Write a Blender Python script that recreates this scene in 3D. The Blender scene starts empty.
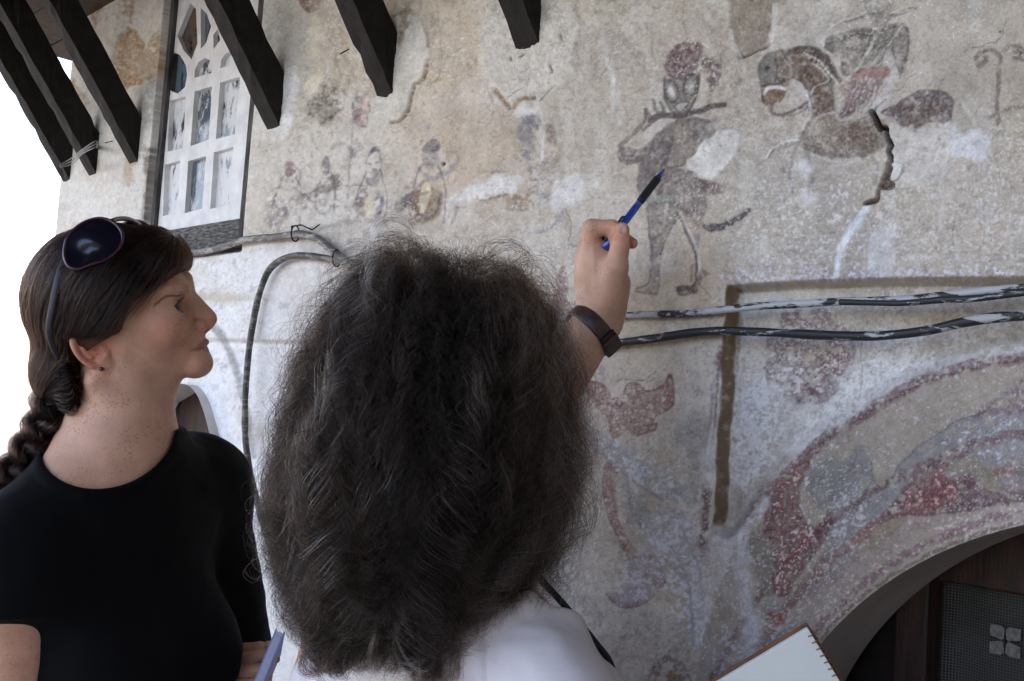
import bpy, bmesh, math
import numpy as np
from mathutils import Vector, Matrix

RNG = np.random.default_rng(7)
SC = bpy.context.scene
COL = SC.collection
EYE = np.array([0.0, 0.0, 1.55])
FPX, CX, CY = 995.0, 512.0, 340.5

# ------------------------------------------------------------------ camera
def _rx(a):
    c, s = math.cos(a), math.sin(a)
    return np.array([[1, 0, 0], [0, c, -s], [0, s, c]])
def _rz(a):
    c, s = math.cos(a), math.sin(a)
    return np.array([[c, -s, 0], [s, c, 0], [0, 0, 1.0]])
RCAM = _rx(math.radians(93.8)) @ _rz(math.radians(3.9))
cam = bpy.data.cameras.new('camera')
cam.sensor_width = 36.0
cam.lens = FPX / 1024 * 36
cam.clip_start, cam.clip_end = 0.05, 60000
cam_o = bpy.data.objects.new('camera', cam)
COL.objects.link(cam_o)
M = Matrix([list(r) for r in RCAM]).to_4x4()
M.translation = Vector(EYE)
cam_o.matrix_world = M
SC.camera = cam_o

def ray(x, y):
    return RCAM @ np.array([(x - CX) / FPX, -(y - CY) / FPX, -1.0])
def P(x, y, depth):
    """the point of the place that the photograph shows at a pixel, at a depth"""
    return EYE + ray(x, y) * depth
def project(p):
    q = (np.asarray(p) - EYE) @ RCAM
    return CX - FPX * q[..., 0] / q[..., 2], CY + FPX * q[..., 1] / q[..., 2]

# wall frame: U runs along the wall (to the right), N faces us, origin at the foot of the camera's perpendicular
_v = ray(-486, 338)
U = -np.array([_v[0], _v[1], 0.0]); U /= np.linalg.norm(U)
N = np.array([U[1], -U[0], 0.0])
WD = 0.97
ZUP = np.array([0, 0, 1.0])
def W(s, t, h=0.0):
    s = np.asarray(s, float)[..., None]; t = np.asarray(t, float)[..., None]; h = np.asarray(h, float)[..., None]
    return EYE + s * U + t * ZUP + (h - WD) * N
def wall_st(x, y, off=0.0):
    r = ray(x, y)
    k = -(WD - off) / (r @ N)
    p = r * k
    return p @ U, p[2]
def wall_pt(x, y, off=0.0):
    s, t = wall_st(x, y, off)
    return W(s, t, off)

# ------------------------------------------------------------------ helpers
def tag(o, label=None, cat=None, group=None, kind=None):
    if label: o['label'] = label
    if cat: o['category'] = cat
    if group: o['group'] = group
    if kind: o['kind'] = kind
    return o
def empty(name, loc=(0, 0, 0)):
    o = bpy.data.objects.new(name, None)
    COL.objects.link(o)
    o.location = Vector(loc)
    o.empty_display_size = 0.05
    return o
def mesh_obj(name, verts, faces, mat, parent=None, smooth=True, attrs=None, origin=None):
    """one mesh object; verts in world coordinates; faces an (n,4) or (n,3) array or a list"""
    verts = np.asarray(verts, np.float64)
    base = np.zeros(3)
    if origin is not None: base = np.asarray(origin, float)
    elif parent is not None:
        q = parent
        while q is not None:
            base = base + np.array(q.location); q = q.parent
    me = bpy.data.meshes.new(name)
    v = verts - base
    if isinstance(faces, np.ndarray):
        nf, k = faces.shape
        me.vertices.add(len(v)); me.vertices.foreach_set('co', v.astype(np.float32).ravel())
        me.loops.add(nf * k); me.loops.foreach_set('vertex_index', faces.astype(np.int32).ravel())
        me.polygons.add(nf)
        me.polygons.foreach_set('loop_start', np.arange(0, nf * k, k, dtype=np.int32))
        me.polygons.foreach_set('loop_total', np.full(nf, k, dtype=np.int32))
        me.update(calc_edges=True)
    else:
        me.from_pydata([tuple(p) for p in v], [], [tuple(int(i) for i in f_) for f_ in faces])
        me.update()
    me.validate(clean_customdata=False)
    if smooth:
        me.polygons.foreach_set('use_smooth', np.ones(len(me.polygons), bool))
    if attrs:
        for an, av in attrs.items():
            if av.ndim == 2:
                a = me.attributes.new(an, 'FLOAT_COLOR', 'POINT')
                c4 = np.ones((len(v), 4), np.float32); c4[:, :av.shape[1]] = av
                a.data.foreach_set('color', c4.ravel())
            else:
                a = me.attributes.new(an, 'FLOAT', 'POINT')
                a.data.foreach_set('value', av.astype(np.float32))
    if mat: me.materials.append(mat)
    o = bpy.data.objects.new(name, me)
    COL.objects.link(o)
    if parent is not None:
        o.parent = parent
    if origin is not None:
        o.location = Vector(origin)
    return o
class MB:
    """collects boxes, bars, tubes and sheets into one mesh"""
    def __init__(s): s.v = []; s.f = []; s.n = 0
    def add(s, v, f):
        v = np.asarray(v, float).reshape(-1, 3)
        s.v.append(v); s.f += [[i + s.n for i in q] for q in f]; s.n += len(v)
    def box(s, o, a, b, c):
        o, a, b, c = map(np.asarray, (o, a, b, c))
        v = [o, o + a, o + a + b, o + b, o + c, o + a + c, o + a + b + c, o + b + c]
        s.add(v, [[0, 3, 2, 1], [4, 5, 6, 7], [0, 1, 5, 4], [1, 2, 6, 5], [2, 3, 7, 6], [3, 0, 4, 7]])
    def tube(s, pts, rad, k=8, flat=1.0, up=None):
        pts = np.asarray(pts, float); n = len(pts)
        rad = np.broadcast_to(rad, (n,))
        T = np.gradient(pts, axis=0); T /= np.linalg.norm(T, axis=1)[:, None] + 1e-12
        r = np.array([0, 0, 1.0]) if up is None else np.asarray(up, float)
        if abs(T[0] @ r) > .95: r = np.array([1.0, 0, 0])
        vs = []
        for i in range(n):
            a = r - T[i] * (r @ T[i]); a /= np.linalg.norm(a); r = a
            b = np.cross(T[i], a)
            an = np.arange(k) * 2 * math.pi / k
            vs.append(pts[i] + rad[i] * (np.cos(an)[:, None] * a + flat * np.sin(an)[:, None] * b))
        vs = np.concatenate(vs)
        f = [[i * k + j, i * k + (j + 1) % k, (i + 1) * k + (j + 1) % k, (i + 1) * k + j] for i in range(n - 1) for j in range(k)]
        f += [list(range(k))[::-1], [(n - 1) * k + j for j in range(k)]]
        s.add(vs, f)
    def prism(s, poly, d):
        """extrude an ordered 3D outline by d"""
        poly = np.asarray(poly, float); k = len(poly); d = np.asarray(d)
        s.add(np.concatenate([poly, poly + d]), [list(range(k))[::-1], list(range(k, 2 * k))] + [[i, (i + 1) % k, k + (i + 1) % k, k + i] for i in range(k)])
    def build(s, name, mat, parent=None, smooth=False, bevel=0.0, origin=None, **kw):
        o = mesh_obj(name, np.concatenate(s.v), s.f, mat, parent, smooth, origin=origin, **kw)
        bm = bmesh.new(); bm.from_mesh(o.data)
        bmesh.ops.recalc_face_normals(bm, faces=bm.faces)
        bm.to_mesh(o.data); bm.free()
        if bevel:
            m = o.modifiers.new('bevel', 'BEVEL'); m.width = bevel; m.segments = 2; m.limit_method = 'ANGLE'; m.angle_limit = 0.6
        return o
def crom(pts, n=8, closed=False):
    """Catmull-Rom through points"""
    p = np.asarray(pts, float); m = len(p); out = []
    idx = range(m if closed else m - 1)
    for i in idx:
        if closed: a, b, c, d = p[(i - 1) % m], p[i], p[(i + 1) % m], p[(i + 2) % m]
        else: a, b, c, d = p[max(i - 1, 0)], p[i], p[i + 1], p[min(i + 2, m - 1)]
        t = (np.arange(n) / n)[:, None]
        out.append(.5 * (2 * b + (c - a) * t + (2 * a - 5 * b + 4 * c - d) * t ** 2 + (3 * b - a - 3 * c + d) * t ** 3))
    if not closed: out.append(p[-1:])
    return np.concatenate(out)
def sst(a, b, x):
    t = np.clip((x - a) / (b - a), 0, 1); return t * t * (3 - 2 * t)
def lin(*c):
    c = np.asarray(c, float) / 255.
    return np.where(c <= .04045, c / 12.92, ((c + .055) / 1.055) ** 2.4)
def _hash(ix, iy, iz, seed):
    h = (ix.astype(np.int64) * 374761393 + iy.astype(np.int64) * 668265263 + iz.astype(np.int64) * 2147483647 + seed * 1442695041) & 0xFFFFFFFF
    h = ((h ^ (h >> 13)) * 1274126177) & 0xFFFFFFFF
    return ((h ^ (h >> 16)) & 0xFFFFFF).astype(np.float32) / float(0xFFFFFF)
def vnoise2(x, y, seed=0):
    xi, yi = np.floor(x), np.floor(y); fx, fy = (x - xi), (y - yi)
    fx = fx * fx * (3 - 2 * fx); fy = fy * fy * (3 - 2 * fy); z = np.zeros_like(xi)
    a, b = _hash(xi, yi, z, seed), _hash(xi + 1, yi, z, seed)
    c, d = _hash(xi, yi + 1, z, seed), _hash(xi + 1, yi + 1, z, seed)
    return (a + (b - a) * fx) * (1 - fy) + (c + (d - c) * fx) * fy
def fbm2(x, y, scale, oct=4, seed=0, gain=.5):
    """0..1, mean .5; scale is the size of the largest feature"""
    s = 0; a = 1; tot = 0; k = 1. / scale
    for i in range(oct):
        s = s + a * vnoise2(x * k + 17.3 * i, y * k - 9.1 * i, seed + i * 31); tot += a; a *= gain; k *= 2.03
    return s / tot
def vnoise3(p, scale, seed=0):
    q = p / scale; i = np.floor(q); f_ = q - i; f_ = f_ * f_ * (3 - 2 * f_)
    r = 0
    for dx in (0, 1):
        for dy in (0, 1):
            for dz in (0, 1):
                w = (f_[:, 0] if dx else 1 - f_[:, 0]) * (f_[:, 1] if dy else 1 - f_[:, 1]) * (f_[:, 2] if dz else 1 - f_[:, 2])
                r = r + w * _hash(i[:, 0] + dx, i[:, 1] + dy, i[:, 2] + dz, seed)
    return r * 2 - 1

# ------------------------------------------------------------------ materials
def new_mat(name):
    m = bpy.data.materials.new(name); m.use_nodes = True
    nt = m.node_tree; return m, nt, nt.nodes['Principled BSDF']
def nd(nt, typ, **kw):
    n = nt.nodes.new(typ)
    for k, v in kw.items():
        if k in n.inputs: n.inputs[k].default_value = v
        else: setattr(n, k, v)
    return n
def noise_mat(name, c1, c2, scale=20, rough=.7, bump=.1, bscale=None, stretch=None, spec=.3, detail=5, c3=None, lo=.35, hi=.65, dist=.01):
    """two- or three-tone noise colour with matching bump"""
    m, nt, b = new_mat(name)
    tc = nd(nt, 'ShaderNodeTexCoord'); src = tc.outputs['Object']
    if stretch:
        mp = nd(nt, 'ShaderNodeMapping'); mp.inputs['Scale'].default_value = stretch
        nt.links.new(src, mp.inputs['Vector']); src = mp.outputs[0]
    no = nd(nt, 'ShaderNodeTexNoise', Scale=scale, Detail=detail, Roughness=.6); nt.links.new(src, no.inputs['Vector'])
    cr = nd(nt, 'ShaderNodeValToRGB'); e = cr.color_ramp.elements
    e[0].position, e[1].position = lo, hi
    e[0].color, e[1].color = (*c1, 1), (*c2, 1)
    if c3 is not None:
        q = e.new((lo + hi) / 2); q.color = (*c3, 1)
    nt.links.new(no.outputs['Fac'], cr.inputs[0]); nt.links.new(cr.outputs[0], b.inputs['Base Color'])
    b.inputs['Roughness'].default_value = rough
    b.inputs['Specular IOR Level'].default_value = spec
    if bump:
        n2 = nd(nt, 'ShaderNodeTexNoise', Scale=bscale or scale * 2, Detail=6, Roughness=.65); nt.links.new(src, n2.inputs['Vector'])
        bp = nd(nt, 'ShaderNodeBump', Strength=bump, Distance=dist)
        nt.links.new(n2.outputs['Fac'], bp.inputs['Height']); nt.links.new(bp.outputs[0], b.inputs['Normal'])
    return m
# ------------------------------------------------------------------ the painted wall
KALB = 1.3
def pc(r, g, b): return np.minimum(lin(r, g, b) * KALB, .82)
def tr(ox, oy, k):
    return lambda L: [(ox + x / k, oy + y / k) for x, y in L]
tA, tB, tC, tD = tr(600, 20, 4.256), tr(600, 150, 4.256), tr(740, 0, 4.2545), tr(740, 120, 4.0045)
tE, tF, tG, tH, tI = tr(540, 340, 2.27), tr(700, 280, 3.16), tr(700, 440, 2.827), tr(260, 100, 4.54), tr(0, 0, 3.405)
tJ, tK, tL, tM, tN = tr(430, 80, 3.784), tr(900, 0, 4.863), tr(260, 0, 4.867), tr(460, 0, 5.2375), tr(180, 220, 2.725)
tQ = lambda L: L

# arch centres on the wall (fitted to the curve in the photograph)
OPC, OPR = (-0.1642, -0.4536), 0.4046          # the opening
ABC, ABR = (-0.2396, -0.3189), 0.4031          # outer edge of the painted band round it
def sd_opening(s, t):
    up = np.hypot(s - OPC[0], t - OPC[1]) - OPR
    lo = np.maximum(np.abs(s - OPC[0]) - OPR, -0.80 - t)
    return np.where(t > OPC[1], up, lo)
NICHE = None
def poly_sd(px, py, poly):
    poly = np.asarray(poly, float); n = len(poly)
    d = np.full(px.shape, 1e9); ins = np.zeros(px.shape, bool)
    for i in range(n):
        ax, ay = poly[i]; bx, by = poly[(i + 1) % n]
        ex, ey = bx - ax, by - ay; L = ex * ex + ey * ey + 1e-12
        k = np.clip(((px - ax) * ex + (py - ay) * ey) / L, 0, 1)
        d = np.minimum(d, (px - ax - k * ex) ** 2 + (py - ay - k * ey) ** 2)
        c = ((ay > py) != (by > py)) & (px < ex * (py - ay) / (ey if abs(ey) > 1e-12 else 1e-12) + ax)
        ins ^= c
    d = np.sqrt(d); return np.where(ins, -d, d)
def line_sd(px, py, pts):
    d = np.full(px.shape, 1e9)
    for (ax, ay), (bx, by) in zip(pts[:-1], pts[1:]):
        ex, ey = bx - ax, by - ay; L = ex * ex + ey * ey + 1e-12
        k = np.clip(((px - ax) * ex + (py - ay) * ey) / L, 0, 1)
        d = np.minimum(d, (px - ax - k * ex) ** 2 + (py - ay - k * ey) ** 2)
    return np.sqrt(d)
NICHE = [wall_st(*q) for q in crom([(176, 384), (187, 384.5), (195, 390), (202, 402), (210, 428), (219, 470), (228, 520)], 6)]
# left niche outline (s, t): traced right side, straight rest
_n0 = NICHE[0]
NICHE_POLY = [(_n0[0] - .12, -.04 + _n0[1])] + NICHE + [(NICHE[-1][0] + .02, -1.0), (_n0[0] - .35, -1.0), (_n0[0] - .30, _n0[1] - .25)]
WIN_ST = [wall_st(*p) for p in [(163, 30), (154, 226), (239, 205), (257, 20)]]
WS0, WS1, WT0, WT1 = -2.156, -1.730, 0.268, 1.02       # window frame opening (s0, s1, t0, t1)

def relief(s, t, X, Y):
    """how far the plaster stands out of the wall plane (m)"""
    # recessed panel beside the painted pilaster, above the arch
    e0 = -0.631 + .0012 * np.sin(t * 60) + .0008 * np.sin(t * 170)
    a = sst(-.0022, .0026, s - e0)                                    # left edge
    a = a * sst(.002, -.006, t - 0.152 - .004 * np.sin(s * 9))        # under the ledge
    dA = np.hypot(s - ABC[0], t - ABC[1]) - ABR
    a = a * np.where(t > -.30, sst(.000, .030, dA), 1) * sst(-.128, -.118, t + .006 * np.sin(s * 80))
    h = -.025 * a
    # shallow panel on the left part of the wall, under the step
    b = sst(-.93, -.96, s) * sst(.098, .088, t + .012 * (s + 1.9)) * sst(-2.52, -2.48, s)
    h = h - .014 * b
    # window opening
    w = sst(.006, -.002, np.maximum(np.maximum(WS0 - s, s - WS1), np.maximum(WT0 - t, t - WT1)))
    h = h - .05 * w
    # hand-laid unevenness
    h = h + .006 * (fbm2(s, t, .45, 3, 5) - .5) + .0035 * (fbm2(s, t, .09, 3, 9) - .5)
    return h, a

class Paint:
    def __init__(S, X, Y, col):
        S.X, S.Y, S.c = X, Y, col
        S.h = np.zeros(len(X), np.float32); S.flk = np.zeros(len(X), np.float32)
        S.pid = np.zeros(len(X), np.int32)
        S.wx = (fbm2(X, Y, 9, 3, 71) - .5); S.wy = (fbm2(X, Y, 9, 3, 72) - .5)
        S.f1 = fbm2(X, Y, 7, 3, 81, .6); S.f2 = fbm2(X, Y, 3.2, 2, 82); S.f3 = fbm2(X, Y, 40, 3, 83)
        S.brush = .62 + .55 * fbm2(X + .6 * Y, Y - .6 * X, 13, 3, 88, .6) + .22 * (fbm2(X + Y, (Y - X) * .3, 5, 2, 89) - .2)
        S.f4 = fbm2(X, Y, 4.2, 3, 85, .65); S.f5 = fbm2(X, Y, 2.4, 2, 86)
    def _blend(S, ii, m, color, h=0):
        S.c[ii] += (color - S.c[ii]) * m[:, None]
        if h: S.h[ii] += h * m
    def _mask(S, sd, ii, soft, op, flake, grain):
        m = op * sst(soft, -soft, sd)
        if flake: m = m * sst(flake - .07, flake + .07, .55 * S.f1[ii] + .25 * S.f2[ii] + .20 * S.f3[ii])
        if grain: m = m * (1 - grain * .26 + grain * (S.f5[ii] - .5) * 1.3 + grain * (S.f4[ii] - .5) * .9)
        return np.clip(m, 0, 1)
    def _sel(S, pts, pad):
        q = np.asarray(pts); lo = q.min(0) - pad; hi = q.max(0) + pad
        return np.nonzero((S.X > lo[0]) & (S.X < hi[0]) & (S.Y > lo[1]) & (S.Y < hi[1]))[0]
    @staticmethod
    def pig(color):
        q = pc(*color); k = sst(170, 140, sum(color) / 3.)
        return q * (1 - .26 * k)
    def poly(S, pts, color, op=.85, soft=1.5, wob=3., flake=.36, grain=.5, smooth=True, h=0, pid=0):
        q = crom(pts, 5, True) if smooth else np.asarray(pts, float)
        ii = S._sel(q, soft + wob + 2)
        if not len(ii): return
        sd = poly_sd(S.X[ii] + S.wx[ii] * wob * 2, S.Y[ii] + S.wy[ii] * wob * 2, q)
        S._blend(ii, S._mask(sd, ii, soft * 1.1, min(1., op * 1.1), flake, grain), S.pig(color) * S.brush[ii, None], h)
        if pid:
            S.pid[ii[sd < 0]] = pid
            if pid in (1, 7) and len(pts) > 5: S.line(list(pts) + [pts[0]], 1.3, tuple(.78 * np.array(color)), .5, .9, 2.2, .46, .5)
    def line(S, pts, w, color, op=.8, soft=1., wob=1.5, flake=.34, grain=.5, h=0, pid=0, smooth=True):
        w = w * 1.2
        q = crom(pts, 5) if smooth and len(pts) > 2 else np.asarray(pts, float)
        ii = S._sel(q, w + soft + wob + 2)
        if not len(ii): return
        sd = line_sd(S.X[ii] + S.wx[ii] * wob * 2, S.Y[ii] + S.wy[ii] * wob * 2, q) - w / 2
        S._blend(ii, S._mask(sd, ii, soft * 1.1, min(1., op * 1.1), flake, grain), S.pig(color) * S.brush[ii, None], h)
        if pid: S.pid[ii[sd < 0]] = pid
    def blob(S, x, y, rx, ry, color, op=.5, flake=0, ang=0, grain=.3, h=0, edge=.9):
        r = max(rx, ry) * 1.6
        ii = np.nonzero((abs(S.X - x) < r) & (abs(S.Y - y) < r))[0]
        if not len(ii): return
        dx, dy = S.X[ii] - x + S.wx[ii] * rx * 1.1, S.Y[ii] - y + S.wy[ii] * ry * 1.1
        c, s = math.cos(ang), math.sin(ang)
        d = np.hypot((dx * c + dy * s) / rx, (-dx * s + dy * c) / ry)
        m = op * sst(1.15, 1.15 - edge, d)
        if flake: m = m * sst(flake - .06, flake + .06, .6 * S.f1[ii] + .4 * S.f2[ii])
        m = np.clip(m * (1 - grain * .5 + grain * S.f2[ii]), 0, 1)
        S._blend(ii, m, pc(*color) * np.minimum(1.06, S.brush[ii, None] * .35 + .65), h)
    def flecks(S, pts, color, thr=.58, soft=.035, op=.8, pad=20, fine=1, h=.0004):
        """ragged loss of paint inside a soft-edged outline"""
        q = crom(pts, 4, True); ii = S._sel(q, pad)
        if not len(ii): return
        sd = poly_sd(S.X[ii], S.Y[ii], q)
        n = .42 * S.f4[ii] + .16 * S.f1[ii] + .42 * S.f5[ii]
        th = thr + .005 + .22 * sst(-pad, pad, sd)
        m = .82 * op * sst(th - soft * 1.5, th + soft * 1.5, n) * sst(pad, -pad * .2, sd)
        S._blend(ii, m, pc(*color), h)

def paint_wall(X, Y, s, t, rec):
    n1, n2, n3 = fbm2(X, Y, 150, 4, 1), fbm2(X, Y, 42, 4, 2), fbm2(X, Y, 12, 4, 3)
    n4 = fbm2(X, Y, 230, 3, 4); n5 = fbm2(X * 1.6, Y * .5, 26, 4, 6)
    col = np.empty((len(X), 3)); col[:] = pc(166, 155, 143)
    def mixc(m, c): col[:] = col + (pc(*c) - col) * np.clip(m, 0, 1)[:, None]
    mixc(.9 * sst(.46, .66, n1), (190, 183, 175))
    mixc(.55 * sst(.50, .72, n4), (172, 150, 122))
    mixc(.6 * sst(.50, .68, n2), (146, 138, 132))
    mixc(.45 * sst(.52, .75, n5), (190, 184, 176))
    mixc(.40 * sst(.55, .75, n3), (142, 130, 116))
    mixc(.35 * sst(.56, .72, fbm2(X, Y, 4, 3, 8, .65)), (192, 186, 178))
    mixc(.35 * sst(.62, .72, fbm2(X, Y, 4, 2, 12)), (120, 110, 100))
    # left part: limewashed
    mixc(.75 * sst(300, 215, X + .25 * (Y - 200)) * sst(.25, .6, n2 + .2), (198, 194, 187))
    mixc(.85 * sst(400, 250, X) * sst(232, 258, Y - .02 * (X - 190)) * sst(.2, .5, n2 + .15), (205, 203, 202))
    # ochre warmth in the middle of the wall
    mixc(.5 * np.exp(-(((X - 470) / 80) ** 2 + ((Y - 160) / 75) ** 2)) * n1 * 1.6, (180, 150, 118))
    mixc(.55 * np.exp(-(((X - 640) / 70) ** 2 + ((Y - 330) / 90) ** 2)), (178, 160, 136))
    mixc(.5 * np.exp(-(((X - 700) / 22) ** 2 + ((Y - 270) / 45) ** 2)), (168, 140, 112))
    mixc(.5 * sst(840, 960, X) * sst(180, 60, Y), (152, 141, 130))
    p = Paint(X, Y, col)
    WHITE, LILAC = (202, 198, 194), (184, 178, 178)
    # ---------------- loose plaster and repairs
    p.poly(tM([(115, 10), (140, 60), (105, 250), (130, 380), (190, 470), (260, 520), (350, 540), (430, 520), (540, 440), (590, 380), (610, 200), (625, 90), (590, 0), (560, -60), (150, -60)]), (186, 178, 168), .9, 2, 5, 0, .4, h=.0025)
    p.flecks(tM([(115, 10), (105, 250), (190, 470), (350, 540), (540, 440), (610, 200), (590, -20)]), (205, 200, 194), .52, .05, .7, 10, h=.002)
    p.flecks(tM([(115, 10), (105, 250), (190, 470), (350, 540), (540, 440), (610, 200), (590, -20)]), (150, 136, 120), .60, .03, .6, 6, h=-.002)
    p.line(tM([(190, 480), (240, 545), (265, 570), (295, 545), (340, 520), (400, 512)]), 3.2, (132, 102, 68), .85, 1, 2.5, .3, h=-.003)
    p.line(tM([(420, 530), (470, 480), (500, 450)]), .8, (110, 95, 80), .8, .6, 1, 0, h=-.002)
    p.blob(*tM([(345, 580)])[0], 13, 8, WHITE, .8)
    for q in ([(530, 185), (537, 212)], [(480, 345), (484, 385)], [(320, 300), (340, 285)], [(268, 300), (272, 318)]):
        p.line(tM(q), 1.2, (80, 66, 52), .9, .6, 1, 0, h=-.004)
    p.line(tM([(750, 230), (770, 260), (772, 300)]), .9, (108, 92, 78), .7, .6, 1, 0)
    p.blob(*tM([(775, 330)])[0], 3, 8, WHITE, .7); p.blob(*tM([(800, 480)])[0], 4, 26, (190, 186, 180), .7)
    # plaster patch right of the third bracket
    p.poly(tL([(640, 100), (700, 70), (790, 95), (815, 180), (810, 330), (770, 420), (730, 520), (690, 575), (620, 600), (560, 600), (530, 560), (560, 480), (630, 470), (630, 240)]), (193, 186, 176), .88, 1.5, 4, 0, .35, h=.0025)
    p.line(tL([(815, 310), (800, 370), (755, 420), (740, 470), (720, 540), (690, 578), (640, 598)]), 2.6, (134, 112, 84), .9, .8, 2, .25, h=-.004)
    p.line(tL([(800, 120), (815, 180), (818, 230)]), 1.8, (140, 122, 100), .6, .8, 2, .3)
    p.poly(tL([(690, 45), (745, 55), (735, 110), (700, 160), (690, 225), (660, 200), (680, 140)]), (138, 116, 92), .75, 2, 4, .40)
    p.poly(tL([(100, 320), (165, 310), (185, 380), (175, 520), (160, 600), (120, 680), (60, 690), (90, 600), (115, 480)]), (198, 196, 194), .85, 2, 3, .3, h=.002)
    p.blob(*tL([(260, 200)])[0], 12, 26, (204, 192, 170), .7, ang=.1); p.blob(*tL([(265, 400)])[0], 8, 18, (204, 192, 170), .8, ang=.3)
    p.poly(tL([(225, 490), (330, 390), (400, 380), (420, 440), (400, 520), (330, 600), (270, 560), (225, 570)]), (104, 92, 80), .8, 3, 6, .46, .8)
    p.poly(tL([(-5, 60), (60, -20), (150, 0), (150, 180), (90, 350), (40, 330)]), (150, 148, 148), .55, 6, 6, .3)
    p.blob(*tL([(590, 130)])[0], 8, 22, (140, 142, 150), .5)
    # top right of centre: bare mortar with a crack under it
    p.poly(tA([(560, -90), (560, 60), (570, 110), (595, 160), (650, 140), (720, 105), (740, 20), (745, -90)]), (138, 125, 110), .8, 2, 3, .25, .6, h=-.002)
    p.line(tA([(590, 162), (640, 145), (690, 122), (725, 100)]), 1.4, (104, 76, 46), .95, .6, 1, 0, h=-.004)
    p.line(tA([(555, 40), (562, 90), (590, 160)]), 3, (182, 176, 170), .8, 1.2, 2, .3)
    p.line(tA([(745, -60), (740, 40), (722, 105), (728, 60)]), 5, (186, 182, 178), .8, 1.5, 3, .3)
    p.line(tA([(5, 90), (30, 120), (35, 180), (75, 350), (90, 440)]), 3.5, (190, 186, 180), .6, 1.5, 2, .35)
    p.line(tA([(222, 85), (225, 150), (240, 180)]), .9, (120, 108, 98), .6, .8, 1.5, .2)
    p.line(tQ([(686, -10), (683, 20), (690, 46)]), .9, (118, 106, 96), .6, .7, 1, .2)
    p.line(tQ([(436, -10), (442, 60)]), .9, (130, 118, 104), .5, .7, 1, .2)
    rc = np.random.default_rng(77)
    for k in range(46):
        x0, y0 = rc.uniform(260, 1020), rc.uniform(0, 660); a0 = rc.choice([1.4, 1.7, .3, 2.8]) + rc.normal(0, .3); n_ = rc.integers(3, 8); q = [(x0, y0)]
        for _ in range(n_):
            a0 += rc.normal(0, .5); q.append((q[-1][0] + 8 * math.cos(a0), q[-1][1] + 8 * math.sin(a0)))
        p.line(q, rc.uniform(.55, .95), (112, 99, 86) if rc.random() < .7 else (200, 194, 188), .65, .5, 2.5, .30, .3, h=-.0012, smooth=False)
    for k in range(26):
        x0, y0 = rc.uniform(260, 1000), rc.uniform(10, 640); p.blob(x0, y0, rc.uniform(3, 12), rc.uniform(3, 9), (198, 193, 187) if rc.random() < .6 else (146, 130, 112), .55, .42, rc.uniform(0, 3), h=.0004)
    # ---------------- upper left ochre arcading
    OC, OCB = (176, 130, 76), (150, 120, 88)
    for q in ([(300, -60), (350, -60), (352, 20), (325, 80), (303, 40)], [(410, -40), (450, -40), (452, 30), (440, 60), (412, 40)]):
        p.poly(tI(q), OC, .75, 2, 3, .36, .7)
    p.line(tI([(322, 70), (318, 120)]), 2, OCB, .6)
    p.line(tI([(444, 40), (444, 80)]), 2, OCB, .6)
    p.poly(tI([(295, 150), (325, 125), (360, 190), (372, 290), (345, 330), (300, 200)]), OC, .8, 2, 4, .36, .7)
    p.poly(tI([(375, 330), (372, 230), (400, 140), (440, 95), (475, 130), (490, 200), (480, 285), (430, 310)]), OC, .8, 2, 4, .38, .7)
    p.line(tI([(375, 330), (372, 230), (400, 140), (440, 95), (475, 130), (490, 200)]), 2.2, (140, 126, 112), .55, 1.2, 3)
    p.poly(tI([(490, 280), (488, 200), (510, 140), (545, 115), (545, 265)]), OC, .8, 2, 4, .37, .7)
    p.poly(tI([(240, 260), (280, 320), (300, 350), (260, 380), (235, 330)]), OC, .75, 2, 4, .36, .7)
    p.line(tI([(400, 330), (470, 295), (545, 262)]), 1.8, (206, 198, 186), .7, 1, 2)
    p.poly(tI([(480, 300), (540, 270), (530, 400), (470, 440)]), (150, 142, 140), .5, 4, 5, .4)
    p.line(tI([(470, 440), (480, 520), (450, 560)]), 6, (150, 132, 112), .5, 3, 4, .4)
    p.line(tI([(318, 480), (300, 470), (330, 455)]), 5, (130, 104, 78), .6, 2, 3, .38)
    p.line([(146, 150), (148, 190), (140, 232), (134, 236)], 4, (92, 70, 54), .7, 2, 4, .42)
    p.line([(150, 150), (151, 215)], 3, (70, 58, 48), .8, 1.4, 3, .46)
    p.poly(tL([(190, -20), (200, 25), (240, 60), (280, 40), (295, 5), (290, -30)]), (150, 112, 104), .85, 1.5, 2, .36)
    p.line(tL([(192, -10), (205, 30), (240, 58), (285, 38)]), 1.5, (120, 84, 84), .7)
    p.poly(tL([(490, -20), (515, 18), (540, -20)]), (150, 112, 104), .8, 1.5, 2, .36)
    # ---------------- row of little faded musicians
    MV, MR, DK, GY = (132, 120, 124), (134, 98, 100), (112, 98, 92), (128, 126, 134)
    p.poly(tL([(455, 480), (530, 490), (515, 615), (455, 590)]), (120, 96, 100), .8, 1.2, 2, .42, .7)
    p.flecks(tL([(500, 490), (525, 495), (510, 600), (490, 580)]), (206, 160, 146), .46, .04, .7, 3)
    p.line(tH([(425, 20), (418, 200), (408, 300), (395, 470)]), 1.6, GY, .6, 1, 1.5, .4)
    p.line(tH([(445, -40), (440, 30)]), 3, (132, 142, 140), .6, 1.5, 1, .3)
    p.poly(tH([(400, 210), (440, 215), (435, 260), (405, 255)]), MV, .6, 1.5, 3, .42)
    # first
    p.poly(tH([(110, 320), (125, 280), (155, 278), (165, 315), (140, 345), (115, 340)]), MR, .8, 1, 2, .40, pid=2)
    p.line(tH([(165, 300), (185, 345), (150, 410), (95, 395), (95, 340)]), 1.6, MV, .6, 1, 2, .4, pid=2)
    p.poly(tH([(40, 460), (90, 430), (130, 480), (110, 560), (50, 560)]), MV, .75, 2, 4, .44, pid=2)
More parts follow.
